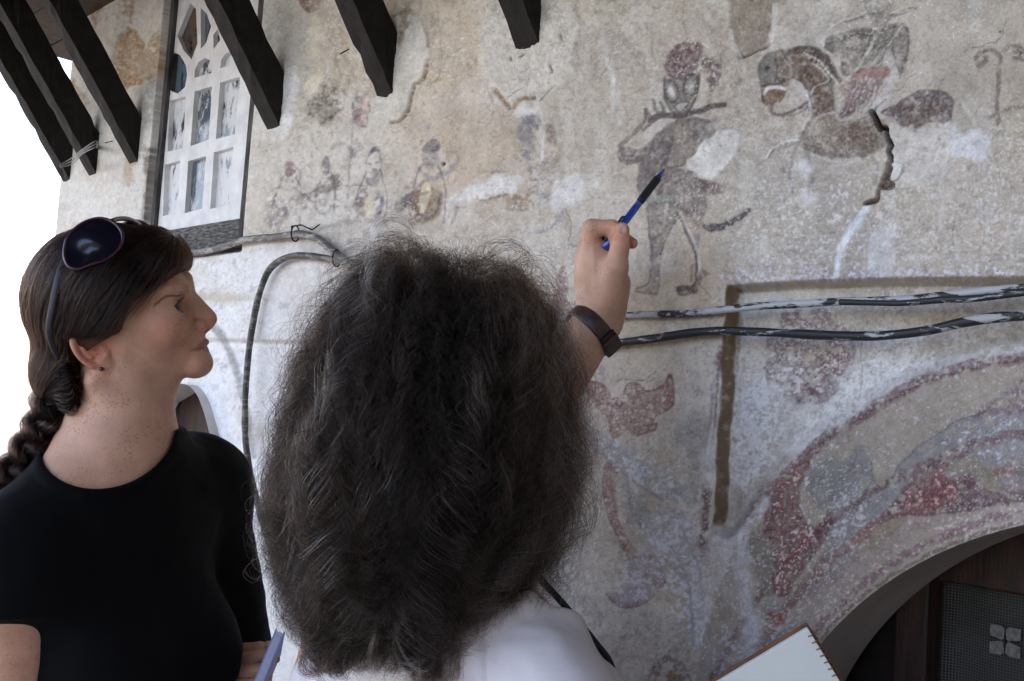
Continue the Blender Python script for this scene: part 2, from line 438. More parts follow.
    p.poly(tH([(140, 440), (220, 420), (230, 470), (180, 520), (145, 500)]), MV, .65, 2, 4, .46, pid=2)
    # second
    p.poly(tH([(275, 300), (290, 255), (315, 265), (315, 320), (290, 340)]), MV, .75, 1.2, 2, .44, pid=3)
    p.poly(tH([(240, 400), (300, 350), (370, 340), (390, 400), (330, 420), (270, 440)]), DK, .7, 2, 4, .46, .7, pid=3)
    p.poly(tH([(160, 440), (250, 420), (330, 430), (300, 480), (220, 500)]), MV, .6, 2, 4, .47, pid=3)
    p.line(tH([(250, 490), (290, 520), (330, 490), (370, 480)]), 2, MV, .5, 1.2, 2, .44)
    # third
    p.poly(tH([(495, 250), (510, 215), (535, 212), (545, 240), (520, 238)]), (108, 102, 110), .85, 1, 1.5, .36, pid=4)
    p.line(tH([(495, 250), (480, 310), (500, 380), (540, 370), (548, 300), (545, 240)]), 1.6, GY, .6, 1, 2, .4, pid=4)
    p.poly(tH([(480, 320), (530, 320), (540, 370), (500, 390)]), MV, .6, 1.5, 3, .45, pid=4)
    p.poly(tH([(425, 470), (440, 430), (490, 420), (480, 490), (470, 540), (440, 520)]), (128, 102, 108), .8, 1.5, 3, .40, .7, pid=4)
    p.poly(tH([(510, 420), (550, 420), (565, 460), (550, 520), (520, 540), (525, 470)]), (126, 118, 126), .75, 1.5, 3, .41, pid=4)
    p.poly(tH([(470, 470), (500, 425), (515, 450), (505, 530), (480, 540)]), (196, 182, 160), .8, 1.5, 2, .3, pid=4)
    p.poly(tH([(465, 560), (480, 540), (530, 540), (520, 560)]), MV, .6, 1, 2, .40, pid=4)
    p.blob(*tH([(542, 510)])[0], 1.6, 1.8, (60, 48, 40), .9, h=-.003)
    p.poly(tH([(468, 585), (502, 582), (504, 628), (470, 630)]), (132, 108, 92), .85, .8, 1, .36, .6, smooth=False, h=-.002)
    p.line(tH([(605, 540), (600, 590), (570, 640)]), 2.2, GY, .5, 1.2, 2, .42)
    p.poly(tH([(270, 575), (350, 550), (430, 545), (440, 560), (300, 590)]), (140, 134, 134), .6, 1.5, 3, .42)
    # fourth, the largest of them
    p.poly(tH([(735, 215), (765, 185), (800, 180), (820, 205), (800, 235), (745, 235)]), (112, 100, 108), .85, 1.2, 2, .34, .6, pid=5)
    p.poly(tH([(740, 235), (800, 235), (810, 290), (770, 310), (735, 280)]), GY, .45, 1.5, 3, .42, pid=5)
    p.line(tH([(730, 300), (770, 350), (830, 340), (890, 295)]), 4, GY, .6, 1.2, 3, .40, pid=5)
    p.line(tH([(835, 290), (860, 235), (895, 250), (890, 300)]), 1.5, GY, .5, 1, 2, .4, pid=5)
    p.poly(tH([(680, 420), (720, 400), (760, 360), (780, 400), (830, 430), (835, 480), (800, 540), (740, 560), (685, 565)]), (136, 112, 90), .8, 1.8, 3, .38, .7, pid=5)
    p.line(tH([(700, 440), (715, 510), (760, 540), (800, 500), (820, 440)]), 3, (106, 88, 86), .7, 1.2, 3, .38, pid=5)
    p.line(tH([(690, 560), (688, 470), (720, 410)]), 3, (150, 104, 70), .7, 1.2, 3, .38, pid=5)
    p.poly(tH([(735, 390), (765, 375), (770, 430), (745, 510), (725, 500)]), (196, 180, 152), .85, 1.2, 2, .3, pid=5)
    p.poly(tH([(608, 500), (620, 460), (680, 420), (690, 450), (660, 500), (625, 512)]), (112, 102, 106), .8, 1.5, 3, .38, .7, pid=5)
    p.line(tH([(660, 400), (700, 410), (740, 380)]), 3.5, GY, .6, 1.2, 3, .4)
    p.blob(*tH([(831, 292)])[0], 1.8, 2.4, (40, 34, 30), .98, h=-.005, edge=.4)
    p.blob(*tH([(768, 125)])[0], 2.4, 5, (126, 116, 112), .6)
    p.line(tH([(893, 490), (888, 520), (870, 560)]), 1.4, (80, 68, 58), .9, .6, 1, 0, h=-.004)
    p.line(tH([(893, 490), (935, 488)]), 1.2, (90, 78, 66), .8, .6, 1, 0, h=-.003)
    p.poly(tH([(830, 450), (960, 400), (960, 540), (860, 580)]), (192, 184, 174), .6, 3, 4, .4, h=.001)
    LN = (112, 100, 104)
    for q in ([(108, 345), (66, 440), (48, 560)], [(165, 345), (192, 440), (176, 560)], [(120, 365), (128, 372)], [(145, 362), (152, 368)], [(285, 335), (252, 420), (258, 500)], [(318, 330), (345, 420), (338, 500)],
              [(486, 330), (445, 420), (440, 540)], [(545, 320), (578, 440), (560, 545)], [(500, 285), (508, 288)], [(528, 283), (536, 286)], [(510, 318), (528, 317)], [(485, 400), (430, 440), (470, 470)],
              [(738, 290), (700, 380), (684, 560)], [(808, 300), (842, 400), (838, 560)], [(752, 262), (762, 266)], [(785, 258), (796, 262)], [(768, 290), (788, 288)], [(640, 505), (700, 440), (760, 420)], [(90, 395), (60, 470), (110, 500)], [(150, 400), (200, 430), (250, 405)]):
        p.line(tH(q), 1.5, LN, .7, .8, 2, .37)
    # fifth: seated figure on a patterned base
    p.poly(tJ([(340, 180), (360, 140), (400, 140), (405, 200), (395, 290), (350, 300), (335, 240)]), (134, 128, 130), .8, 2.5, 5, .36, .6, pid=6)
    p.poly(tJ([(345, 150), (380, 128), (415, 150), (430, 190), (400, 185)]), (112, 108, 116), .7, 2, 4, .42, pid=6)
    p.poly(tJ([(432, 170), (460, 165), (472, 200), (460, 240), (436, 200)]), (122, 92, 94), .75, 1.8, 4, .40, .7, pid=6)
    p.line(tJ([(470, 220), (490, 270), (470, 330)]), 2.5, (130, 112, 108), .6, 1.5, 3, .42)
    p.line(tJ([(240, 355), (320, 345), (380, 330), (450, 300)]), 3.5, (124, 116, 122), .7, 1.5, 5, .44)
    p.line(tJ([(260, 415), (340, 400), (400, 375)]), 3, (124, 116, 122), .6, 1.5, 5, .46)
    p.line(tJ([(320, 285), (340, 310)]), 2.4, (104, 92, 92), .7)
    p.poly(tJ([(365, 330), (390, 330), (395, 420), (365, 440)]), (138, 104, 106), .75, 1.5, 4, .40, pid=6)
    p.poly(tJ([(275, 435), (330, 435), (385, 455), (380, 490), (290, 497)]), (118, 92, 66), .9, 1.2, 2, .36, .8, pid=6)
    p.flecks(tJ([(275, 435), (385, 445), (380, 490), (290, 497)]), (176, 152, 122), .54, .03, .8, 2)
    p.line(tJ([(190, 455), (270, 440), (290, 430)]), 2.2, (110, 98, 92), .8)
    p.poly(tJ([(395, 330), (470, 320), (450, 460), (400, 500)]), (136, 128, 132), .6, 2, 5, .47, .8)
    p.flecks(tJ([(395, 300), (500, 260), (520, 300), (450, 460), (380, 470)]), (186, 182, 182), .56, .04, .7, 6)
    p.line(tJ([(420, 130), (428, 200), (425, 300)]), 2.4, (196, 192, 184), .8, .8, 1.5, .2)
    p.poly(tJ([(130, 420), (220, 375), (300, 360), (350, 375), (320, 420), (230, 440), (120, 460), (60, 450)]), WHITE, .85, 3, 5, .36, h=.001)
    p.poly(tJ([(470, 380), (560, 355), (590, 380), (580, 430), (540, 480), (460, 490), (455, 430)]), (200, 196, 192), .9, 3, 4, .3, h=.001)
    p.blob(*tJ([(630, 395)])[0], 5, 7, WHITE, .7); p.blob(*tJ([(345, 110)])[0], 12, 8, WHITE, .6)
    p.line(tJ([(410, 580), (450, 565), (480, 535), (500, 500)]), 2.8, (146, 144, 154), .75, 1.2, 2, .36)
    p.line(tJ([(300, 555), (360, 575), (410, 580)]), 1.4, (150, 138, 128), .5)
    p.blob(*tJ([(330, 600)])[0], 24, 18, (186, 180, 176), .5, .42)
    # ---------------- the piper
    BO, BD = (118, 106, 106), (88, 78, 80)
    p.poly(tA([(300, 250), (340, 250), (395, 225), (420, 225), (418, 290), (395, 360), (350, 415), (320, 405), (285, 350), (275, 300), (285, 260)]), (134, 126, 118), .9, 1.2, 1.5, .25, .5, pid=1)
    p.poly(tA([(270, 195), (285, 165), (300, 130), (330, 105), (360, 98), (385, 108), (410, 95), (438, 108), (430, 140), (418, 165), (405, 210), (350, 255), (300, 245), (280, 215)]), (116, 88, 92), .9, 1.2, 1.5, .34, .7, pid=1)
    p.poly(tA([(428, 155), (465, 165), (500, 180), (512, 215), (512, 275), (490, 280), (470, 320), (462, 270), (440, 240)]), (122, 104, 104), .85, 1.4, 2.5, .38, .8, pid=1)
    p.line(tA([(480, 160), (510, 145), (515, 200)]), 2, (130, 120, 116), .6)
    for e in ([(285, 300), (300, 260), (325, 280), (330, 330), (305, 350), (285, 330)], [(355, 280), (375, 240), (410, 235), (412, 280), (395, 320), (360, 310)]):
        p.poly(tA(e), (140, 136, 130), .9, 1, 1, .2, pid=1); p.line(tA(e + e[:1]), 1.8, (84, 78, 76), .8, .8, 1, .25, pid=1)
    p.blob(*tA([(305, 305)])[0], 4.5, 7, (190, 186, 178), .9, ang=-.1); p.blob(*tA([(388, 278)])[0], 4.5, 7, (186, 182, 172), .9, ang=.3)
    p.line(tA([(278, 250), (276, 330), (305, 390), (345, 420), (385, 375), (415, 300), (422, 230)]), 1.8, (88, 80, 80), .8, .8, 1, .25, pid=1)
    p.line(tA([(338, 290), (335, 330), (320, 350)]), 1.2, (96, 88, 86), .6)
    p.poly(tA([(315, 365), (345, 350), (375, 352), (360, 375), (340, 388), (322, 378)]), (176, 168, 160), .8, .8, 1, .2); p.line(tA([(315, 365), (345, 350), (375, 352), (358, 378), (335, 390), (315, 365)]), 1.4, (92, 80, 80), .8, .7, .8, .2)
    p.line(tA([(215, 425), (260, 408), (340, 405), (420, 388), (470, 370), (527, 362)]), 5.2, (92, 78, 78), .95, 1, 1.5, .27, .3, pid=1)
    p.line(tA([(340, 405), (430, 385), (527, 360)]), 1.2, (84, 74, 74), .6, .7, 1, .3)
    p.line(tA([(85, 535), (130, 490), (180, 450), (195, 410), (195, 380)]), 3.6, (118, 104, 98), .85, 1, 1.5, .33, pid=1)
    for q in ([(195, 380), (215, 410)], [(230, 345), (240, 390), (270, 395)], [(262, 350), (275, 400)], [(185, 470), (215, 440), (240, 420)]):
        p.line(tA(q), 3.0, (118, 104, 100), .8, 1, 1.5, .34, pid=1)
    p.poly(tA([(75, 560), (100, 535), (160, 550), (190, 535), (240, 490), (300, 440), (335, 425), (325, 470), (300, 560), (275, 640), (250, 700), (165, 720), (170, 615), (110, 605), (80, 590)]), BO, .9, 1.4, 2, .35, .8, pid=1)
    p.line(tA([(85, 540), (75, 575), (105, 612), (165, 605)]), 1.4, BD, .6)
    p.poly(tA([(335, 425), (370, 420), (430, 420), (480, 440), (490, 480), (450, 515), (405, 530), (385, 480)]), BO, .88, 1.4, 2, .36, .8, pid=1)
    p.line(tA([(370, 430), (440, 425), (485, 460), (480, 495)]), 1.4, BD, .6)
    p.poly(tA([(330, 430), (375, 440), (400, 520), (390, 590), (340, 620), (285, 620), (300, 540)]), (140, 126, 114), .8, 2, 2, .33, .7, pid=1)
    p.line(tA([(320, 440), (300, 540), (280, 620), (340, 622), (395, 585)]), 1.6, (98, 86, 84), .65)
    p.line(tA([(355, 440), (345, 520), (330, 600)]), 1, (120, 104, 92), .5)
    p.poly(tB([(165, 30), (200, 20), (280, 70), (380, 85), (420, 115), (450, 140), (450, 200), (440, 290), (350, 265), (330, 230), (240, 225), (200, 215), (165, 200)]), (126, 112, 110), .88, 1.5, 2.5, .37, .9, pid=1)
    p.poly(tB([(430, 125), (470, 130), (525, 155), (520, 175), (480, 192), (450, 185)]), (120, 98, 98), .85, 1.2, 2, .36, .8, pid=1)
    p.poly(tB([(205, 205), (300, 192), (350, 195), (345, 215), (250, 225), (210, 222)]), (150, 156, 146), .75, 1.5, 2, .36, .6)
    p.line(tB([(345, 190), (340, 240), (400, 260), (420, 220), (390, 200)]), 1.6, (96, 84, 84), .6, 1, 2, .36)
    p.poly(tB([(205, 225), (330, 235), (330, 290), (285, 370), (262, 430), (245, 470), (215, 470), (215, 400), (205, 300)]), (134, 122, 118), .82, 1.5, 2, .38, .9, pid=1)
    p.line(tB([(330, 240), (320, 300), (285, 370), (258, 450), (250, 560), (240, 610)]), 1.5, (106, 96, 96), .7, .8, 1.2, .33)
    p.line(tB([(205, 225), (208, 330), (222, 440), (208, 560), (160, 590), (155, 605), (240, 612)]), 1.5, (110, 98, 96), .7, .8, 1.2, .33)
    p.poly(tB([(222, 450), (250, 450), (245, 600), (175, 605), (215, 570)]), (150, 142, 136), .7, 1.2, 1.5, .35, pid=1)
    p.poly(tB([(335, 265), (380, 270), (435, 300), (440, 340), (428, 400), (400, 440), (375, 360)]), (134, 120, 116), .8, 1.4, 2, .38, .9, pid=1)
    p.line(tB([(335, 270), (370, 350), (405, 440), (410, 520), (395, 580), (330, 600)]), 2.2, (92, 84, 86), .8, .8, 1.2, .3, pid=1)
    p.line(tB([(345, 265), (380, 345), (418, 440), (425, 520), (410, 585)]), 2.4, (184, 174, 164), .8, .8, 1.2, .3)
    p.line(tB([(440, 330), (425, 420), (432, 500), (425, 570)]), 1.6, (180, 172, 164), .7, .8, 1.2, .3)
    p.poly(tB([(325, 600), (330, 580), (385, 575), (410, 550), (430, 520), (428, 570), (410, 608), (370, 620), (330, 618)]), (112, 94, 90), .85, 1, 1.5, .33, .7, pid=1)
    p.line(tB([(395, 490), (385, 560)]), 2, (120, 100, 92), .6); p.poly(tB([(435, 505), (450, 515), (466, 530), (440, 535)]), (116, 98, 94), .8, 1, 1.5, .33)
    p.line(tB([(350, 270), (400, 325), (440, 330)]), 4, (182, 158, 142), .6, 1.5, 2, .38)
    p.poly(tB([(435, 320), (460, 310), (520, 308), (580, 285), (635, 250), (638, 268), (590, 305), (520, 338), (460, 345)]), (86, 76, 80), 1, 1, 1.5, .24, .4, pid=1)
    p.poly(tA([(490, 480), (560, 470), (598, 500), (585, 560), (540, 620), (490, 665), (430, 665), (385, 640), (375, 600), (410, 560), (430, 525)]), (196, 190, 184), .95, 1.4, 3, .15, .3, h=.0012)
    # ---------------- horse and rider
    HB, HP = (106, 88, 78), (104, 92, 98)
    p.poly(tC([(80, 290), (95, 250), (130, 220), (200, 205), (270, 195), (340, 220), (385, 260), (410, 310), (395, 370), (400, 470), (330, 500), (295, 470), (290, 400), (265, 345), (215, 330), (190, 400), (140, 440), (100, 440), (95, 400)]), HB, .9, 1.4, 2.5, .35, .9, pid=7)
    p.poly(tC([(80, 290), (100, 250), (150, 240), (160, 300), (130, 340), (95, 340)]), (126, 122, 118), .8, 2, 3, .36, pid=7)
    p.poly(tC([(95, 440), (100, 395), (150, 380), (195, 385), (180, 425), (140, 440)]), (124, 98, 74), .85, 1.2, 2, .34, .7)
    p.line(tC([(105, 400), (120, 375), (160, 370), (195, 378)]), 2.8, WHITE, .85, .8, 1.5, .32)
    p.poly(tC([(210, 235), (280, 240), (340, 300), (350, 400), (320, 420), (290, 340), (225, 310)]), (114, 90, 74), .75, 2, 3, .42, .8)
    p.line(tC([(190, 225), (270, 200), (350, 225), (400, 290), (420, 340)]), 4, (86, 74, 76), .75, 1.2, 2, .36, pid=7)
    p.line(tC([(270, 225), (330, 255), (380, 310), (410, 350)]), 1.8, (196, 190, 184), .85, .7, 1.2, .33)
    p.line(tC([(310, 270), (350, 300), (375, 340), (320, 370), (305, 400)]), 1.5, (190, 184, 178), .7, .7, 1.2, .36)
    p.line(tC([(215, 330), (270, 350), (295, 410), (300, 470), (285, 540), (255, 600)]), 2.2, (90, 80, 80), .75, 1, 1.5, .33, pid=7)
    p.line(tC([(285, 390), (300, 450), (295, 500), (265, 560)]), 2.2, WHITE, .75, .8, 1.5, .35)
    p.line(tC([(210, 240), (215, 330), (195, 380)]), 1.4, (170, 160, 150), .6)
    p.line(tC([(135, 440), (130, 470), (160, 490), (220, 475), (285, 435)]), 3, (112, 90, 92), .85, .9, 1.2, .32, pid=7)
    p.line(tC([(165, 495), (230, 488), (285, 460)]), 1.6, (118, 98, 98), .75, .8, 1.2, .33)
    p.poly(tC([(270, 560), (320, 500), (390, 480), (420, 520), (560, 500), (640, 560), (620, 620), (540, 660), (400, 670), (300, 640), (250, 610)]), (128, 112, 98), .85, 3, 5, .40, .9, pid=7)
    p.poly(tC([(430, 540), (520, 510), (570, 560), (560, 620), (440, 620)]), (106, 86, 78), .7, 4, 5, .42, .9)
    p.line(tC([(300, 560), (330, 500), (400, 480)]), 2, (178, 172, 166), .6)
    p.line(tC([(270, 620), (400, 660), (540, 650), (640, 590)]), 3, (118, 108, 104), .6, 1.5, 3, .40)
    p.line(tC([(300, 650), (420, 690), (560, 670)]), 2.6, (186, 180, 178), .6, 1.5, 3, .40)
    p.poly(tC([(600, 480), (660, 440), (720, 410), (800, 385), (870, 395), (905, 430), (895, 500), (860, 530), (800, 520), (740, 555), (690, 540), (640, 500)]), HP, .9, 1.5, 2.5, .35, .9, pid=7)
    p.poly(tC([(650, 470), (720, 440), (820, 450), (880, 480), (830, 520), (760, 530), (700, 510)]), (110, 90, 76), .7, 3, 4, .42, .9)
    p.poly(tC([(690, 530), (760, 510), (740, 560), (710, 560)]), (112, 86, 72), .7, 2, 4, .42)
    p.line(tC([(640, 470), (720, 410), (800, 383), (870, 393), (908, 435), (895, 510), (900, 600)]), 2, (92, 82, 84), .7, 1, 1.5, .34)
    for q in [(843, 538), (855, 585), (712, 604), (680, 578)]:
        p.blob(*tC([q])[0], 2.2, 2.6, (88, 62, 44), .95, h=-.002, edge=.5)
    # rider
    RG = (118, 112, 106)
    p.poly(tC([(360, 190), (400, 150), (480, 125), (560, 120), (570, 150), (520, 160), (440, 190), (420, 215), (380, 220)]), RG, .85, 1.5, 2.5, .34, .8, pid=7)
    p.poly(tC([(440, 190), (530, 150), (600, 130), (640, 180), (600, 230), (540, 270), (480, 310), (435, 310)]), (124, 116, 108), .75, 2, 3, .38, .9, pid=7)
    p.poly(tC([(620, 110), (690, 100), (715, 140), (710, 230), (690, 310), (640, 300), (625, 220), (600, 150)]), RG, .8, 1.5, 2.5, .36, .9, pid=7)
    p.line(tC([(690, 105), (718, 150), (705, 240), (680, 330)]), 2, (88, 82, 82), .7, 1, 1.5, .34)
    p.line(tC([(355, 195), (360, 160), (400, 110), (470, 75), (560, 65)]), 2.4, (190, 184, 178), .8, .8, 1.5, .35)
    p.line(tC([(365, 150), (420, 100), (520, 70)]), 1.2, (100, 90, 88), .6)
    p.poly(tC([(630, 60), (680, 45), (740, 30), (752, 38), (710, 55), (640, 70)]), (100, 90, 88), .8, 1, 1.5, .34)
    p.line(tC([(640, 55), (700, 48), (740, 40)]), 1, WHITE, .7)
    p.poly(tC([(530, -40), (640, -40), (640, 60), (600, 110), (560, 90), (535, 20)]), (140, 134, 128), .7, 2.5, 4, .40, .9, pid=7)
    p.line(tC([(450, 95), (550, 60), (580, 90)]), 2, (100, 92, 90), .6)
    p.line(tC([(560, 180), (540, 230), (500, 290), (460, 330)]), 2.6, (186, 182, 178), .75, .9, 2, .36)
    p.line(tC([(690, 110), (640, 180), (560, 270)]), 1.6, (172, 168, 164), .7, .9, 2, .36)
    p.line(tC([(460, 195), (440, 260), (440, 310)]), 1.6, (92, 84, 84), .6)
    p.poly(tC([(600, 230), (640, 220), (680, 260), (670, 340), (620, 430), (580, 490), (540, 480), (600, 380), (640, 300)]), (184, 178, 174), .8, 3, 4, .36, .6)
    p.poly(tC([(480, 310), (540, 290), (625, 288), (635, 320), (590, 345), (520, 345), (470, 350)]), (150, 116, 110), .85, 1.2, 2, .33, .6, pid=7)
    p.line(tC([(500, 320), (560, 300), (620, 300)]), 2.6, (172, 140, 130), .6, 1, 2, .36)
    p.line(tC([(625, 288), (612, 330)]), 2, (140, 78, 70), .7)
    p.poly(tC([(430, 370), (480, 345), (590, 345), (600, 360), (540, 420), (480, 480), (420, 500), (450, 430)]), (118, 88, 96), .88, 1.5, 3, .37, .9, pid=7)
    p.poly(tC([(425, 350), (470, 340), (475, 400), (440, 450)]), (176, 152, 142), .6, 2, 3, .4)
    p.flecks(tC([(430, 340), (600, 330), (560, 430), (430, 480)]), (190, 176, 172), .57, .03, .8, 4)
    p.line(tC([(120, 660), (150, 620), (200, 605), (260, 600)]), 3.4, (150, 142, 138), .75, 1, 2, .36); p.line(tC([(115, 670), (140, 630), (190, 600), (250, 595)]), 1.5, WHITE, .8, .7, 1.5, .3)
    p.line(tC([(120, 672), (150, 640), (230, 612)]), 1.1, (98, 88, 86), .7)
    p.line(tD([(235, 90), (210, 150), (200, 230), (215, 290)]), 3.2, (138, 132, 132), .7, 1.2, 2.5, .38); p.line(tD([(195, 160), (215, 175), (200, 290)]), 1.6, (184, 180, 178), .6)
    HD_ = (74, 62, 62)
    for q in ([(105, 300), (112, 285), (125, 290), (115, 302)], [(150, 250), (160, 300), (150, 350)], [(95, 405), (100, 430)], [(165, 395), (185, 405)]): p.line(tC(q), 1.6, HD_, .85, .8, 1, .28)
    p.blob(*tC([(112, 292)])[0], 1.8, 1.4, (52, 42, 40), .95, edge=.4)
    for k in range(12): p.line(tC([(225 + 16 * k, 212 + max(0, k - 5) * 13), (205 + 16 * k, 235 + max(0, k - 4) * 12)]), 1.3, HD_, .6, .8, 1.5, .36)
    for k in range(7): p.line(tC([(250 + 14 * k, 255 + 18 * k), (262 + 13 * k, 270 + 18 * k), (260 + 12 * k, 292 + 18 * k)]), 1.2, (90, 66, 46), .6, .8, 1.5, .38)
    p.line(tC([(300, 640), (290, 700), (310, 760), (290, 800)]), 3, (128, 116, 112), .6, 1.2, 2.5, .40); p.line(tC([(560, 660), (580, 720), (570, 780)]), 3, (136, 124, 118), .5, 1.2, 2.5, .42)
    for q in ([(560, 120), (540, 200), (500, 280)], [(600, 140), (620, 220), (560, 290)], [(660, 110), (650, 200), (680, 300)], [(430, 180), (480, 150), (545, 150)], [(370, 200), (430, 160), (520, 130)], [(620, 420), (560, 480), (520, 500)]): p.line(tC(q), 1.4, (84, 76, 76), .65, .8, 2, .37)
    for k in range(6): p.line(tC([(500 + 18 * k, 350), (470 + 22 * k, 400), (440 + 20 * k, 480)]), 1.2, (84, 62, 70), .5, .8, 2, .40)
    for k in range(9): p.line(tC([(660 + 26 * k, 430 - 14 * math.sin(k / 2.6)), (650 + 26 * k, 470), (655 + 25 * k, 515)]), 1.2, (78, 64, 62), .5, .8, 2, .41)
    # big white losses under the horse
    p.poly(tC([(640, 530), (700, 545), (760, 555), (860, 530), (895, 520), (900, 640), (880, 760), (760, 800), (680, 760), (620, 680)]), (190, 182, 176), .85, 2.5, 4, .30, .4, h=.001)
    p.poly(tD([(850, 10), (890, 60), (960, 40), (1000, 100), (960, 180), (900, 150), (850, 130)]), (194, 192, 194), .9, 2.5, 4, .2, .3, h=.001)
    p.blob(*tD([(260, 195)])[0], 9, 11, (196, 193, 194), .85); p.blob(*tD([(275, 310)])[0], 9, 9, (192, 188, 186), .8); p.blob(*tD([(172, 345)])[0], 5, 5, (188, 184, 182), .7)
    p.blob(*tD([(390, 390)])[0], 7, 4, WHITE, .8, ang=.5); p.blob(*tD([(325, 517)])[0], 3, 3, WHITE, .8)
    for (x, y) in [(120, 30), (480, 455)]: p.blob(*tA([(x, y)])[0], 9, 5, (186, 180, 172), .4)
    p.poly(tD([(515, 490), (560, 440), (620, 430), (610, 520), (590, 640), (515, 640)]), (188, 186, 188), .75, 5, 5, .3, .4)
    p.flecks(tQ([(760, 175), (850, 150), (1040, 180), (1040, 285), (740, 285), (725, 230)]), LILAC, .565, .05, .55, 25)
    p.flecks(tQ([(760, 200), (850, 170), (900, 200), (880, 270), (760, 280), (735, 240)]), (204, 200, 198), .615, .03, .65, 20)
    p.flecks(tQ([(700, 120), (780, 90), (800, 160), (740, 260), (720, 200)]), (190, 185, 181), .615, .03, .6, 16)
    p.flecks(tQ([(880, 150), (1040, 130), (1040, 280), (890, 280)]), (198, 190, 186), .585, .04, .7, 20)
    p.poly(tD([(20, 590), (380, 590), (360, 640), (20, 640)]), (150, 128, 140), .55, 4, 4, .47, .9); p.poly(tD([(390, 590), (870, 595), (870, 645), (390, 645)]), (146, 132, 148), .55, 4, 4, .47, .9)
    p.flecks(tQ([(742, 266), (850, 266), (1040, 268), (1040, 284), (742, 282)]), (196, 194, 204), .53, .04, .85, 6)
    p.blob(900, 205, 50, 20, (176, 158, 140), .4, .5); p.blob(985, 240, 40, 22, (178, 156, 142), .4, .5)
    # crack through the plaster
    p.line(tC([(562, 478), (580, 515), (600, 548)]), 4.0, (44, 32, 24), 1, .6, 2, 0, 0, h=-.012)
    p.line(tC([(600, 545), (622, 545), (634, 590), (640, 640), (645, 690)]), 3.6, (58, 42, 30), 1, .6, 2.5, 0, .3, h=-.012)
    p.poly(tD([(590, 170), (610, 190), (600, 235), (620, 258), (585, 278), (556, 272), (565, 230), (582, 205)]), (74, 54, 36), 1, .8, 2, 0, .8, h=-.010)
    p.poly(tD([(610, 170), (655, 185), (650, 210), (615, 245), (605, 220)]), (206, 202, 200), .9, 1, 2, 0, h=.002)
    p.line(tD([(655, 190), (640, 230), (610, 250)]), .9, (112, 98, 86), .8, .5, 1, 0)
    p.line(tD([(555, 285), (548, 320), (520, 328), (505, 332)]), 3.4, (76, 56, 38), 1, .7, 2, 0, .4, h=-.008)
    p.line(tD([(510, 350), (470, 420), (425, 480), (395, 560), (383, 645)]), 5, (200, 200, 204), .9, 1.5, 2, .18, h=.0005)
    p.line(tD([(480, 370), (430, 460), (400, 520)]), 5, (198, 198, 202), .8, 1.5, 3, .2)
    p.line(tD([(740, 580), (760, 620), (790, 655)]), 1.2, (130, 104, 84), .8, .6, 2, 0, h=-.002)
    p.line(tD([(505, 500), (510, 640)]), .9, (150, 128, 110), .6, .6, 1, .2)
    # palm-like plant at the far right
    PL = (114, 96, 92)
    p.line(tK([(478, 600), (474, 500), (480, 380), (485, 280), (520, 235), (570, 222), (620, 235)]), 3.6, PL, .75, 1.2, 2, .34, pid=8)
    p.line(tK([(485, 275), (450, 245), (400, 255), (370, 285), (385, 318), (415, 300), (420, 280)]), 4.2, PL, .75, 1.2, 2, .35, .8, pid=8)
    p.poly(tK([(545, 250), (580, 225), (640, 230), (640, 290), (570, 298), (545, 280)]), PL, .8, 1.4, 2, .35, .8, pid=8)
    p.line(tK([(430, 570), (480, 550), (540, 530), (620, 520)]), 3.4, (128, 108, 100), .65, 1.2, 2, .37)
    p.blob(*tK([(545, 375)])[0], 5, 4, (140, 118, 112), .6, .45); p.blob(*tK([(590, 378)])[0], 5, 4, (140, 118, 112), .6, .45)
    p.line(tK([(488, 60), (497, 90), (492, 150)]), 1.8, (182, 174, 164), .6); p.blob(*tK([(487, 153)])[0], 1.4, 1.4, (50, 42, 36), .9, edge=.4)
    p.line(tK([(310, 500), (340, 560), (370, 605)]), 3, (182, 176, 170), .7, 1, 2.5, .42)
    p.blob(*tK([(360, 20)])[0], 10, 16, (182, 178, 176), .5)
    # ---------------- pilaster, flowers
    RED = (138, 94, 88); GRY = (140, 140, 144)
    p.line(tE([(412, 20), (396, 120), (385, 260), (375, 400), (368, 460)]), 6.5, (122, 84, 86), .9, 1.5, 3, .38, .9)
    p.line(tE([(400, 60), (388, 200), (378, 330)]), 3.5, (188, 182, 180), .7, 1.2, 3, .46)
    p.poly(tE([(115, 95), (140, 100), (165, 130), (190, 115), (215, 98), (235, 112), (275, 105), (295, 75), (305, 95), (300, 150), (265, 170), (265, 200), (220, 218), (195, 205), (165, 225), (150, 180), (110, 130)]), RED, .85, 1.2, 2, .39, .9, pid=9)
    p.line(tE([(115, 95), (140, 100), (165, 130), (185, 150), (195, 105), (220, 98), (240, 115), (280, 105), (298, 80), (303, 145), (262, 175), (262, 200), (220, 218)]), 1.5, (122, 70, 66), .75, .7, 1.2, .33)
    p.flecks(tE([(140, 120), (290, 100), (260, 190), (170, 210)]), (196, 176, 168), .565, .035, .85, 6)
    p.poly(tE([(150, 280), (175, 285), (172, 340), (180, 400), (205, 460), (225, 480), (210, 500), (180, 465), (158, 410), (143, 340)]), (146, 106, 104), .8, 1.2, 2, .40, .9, pid=9)
    p.line(tE([(148, 285), (142, 340), (160, 415), (195, 475)]), 1.3, (124, 74, 74), .7, .7, 1.2, .34)
    p.poly(tE([(205, 500), (225, 480), (270, 500), (288, 530), (270, 570), (225, 600), (180, 605), (150, 575), (185, 570), (195, 540)]), (142, 122, 138), .8, 1.5, 2, .40, .9, pid=9)
    p.line(tE([(150, 575), (180, 605), (230, 600), (275, 565), (290, 525)]), 1.3, (122, 78, 84), .65, .7, 1.2, .36)
    p.flecks(tE([(195, 500), (280, 500), (270, 570), (180, 600)]), (186, 184, 196), .53, .04, .85, 5)
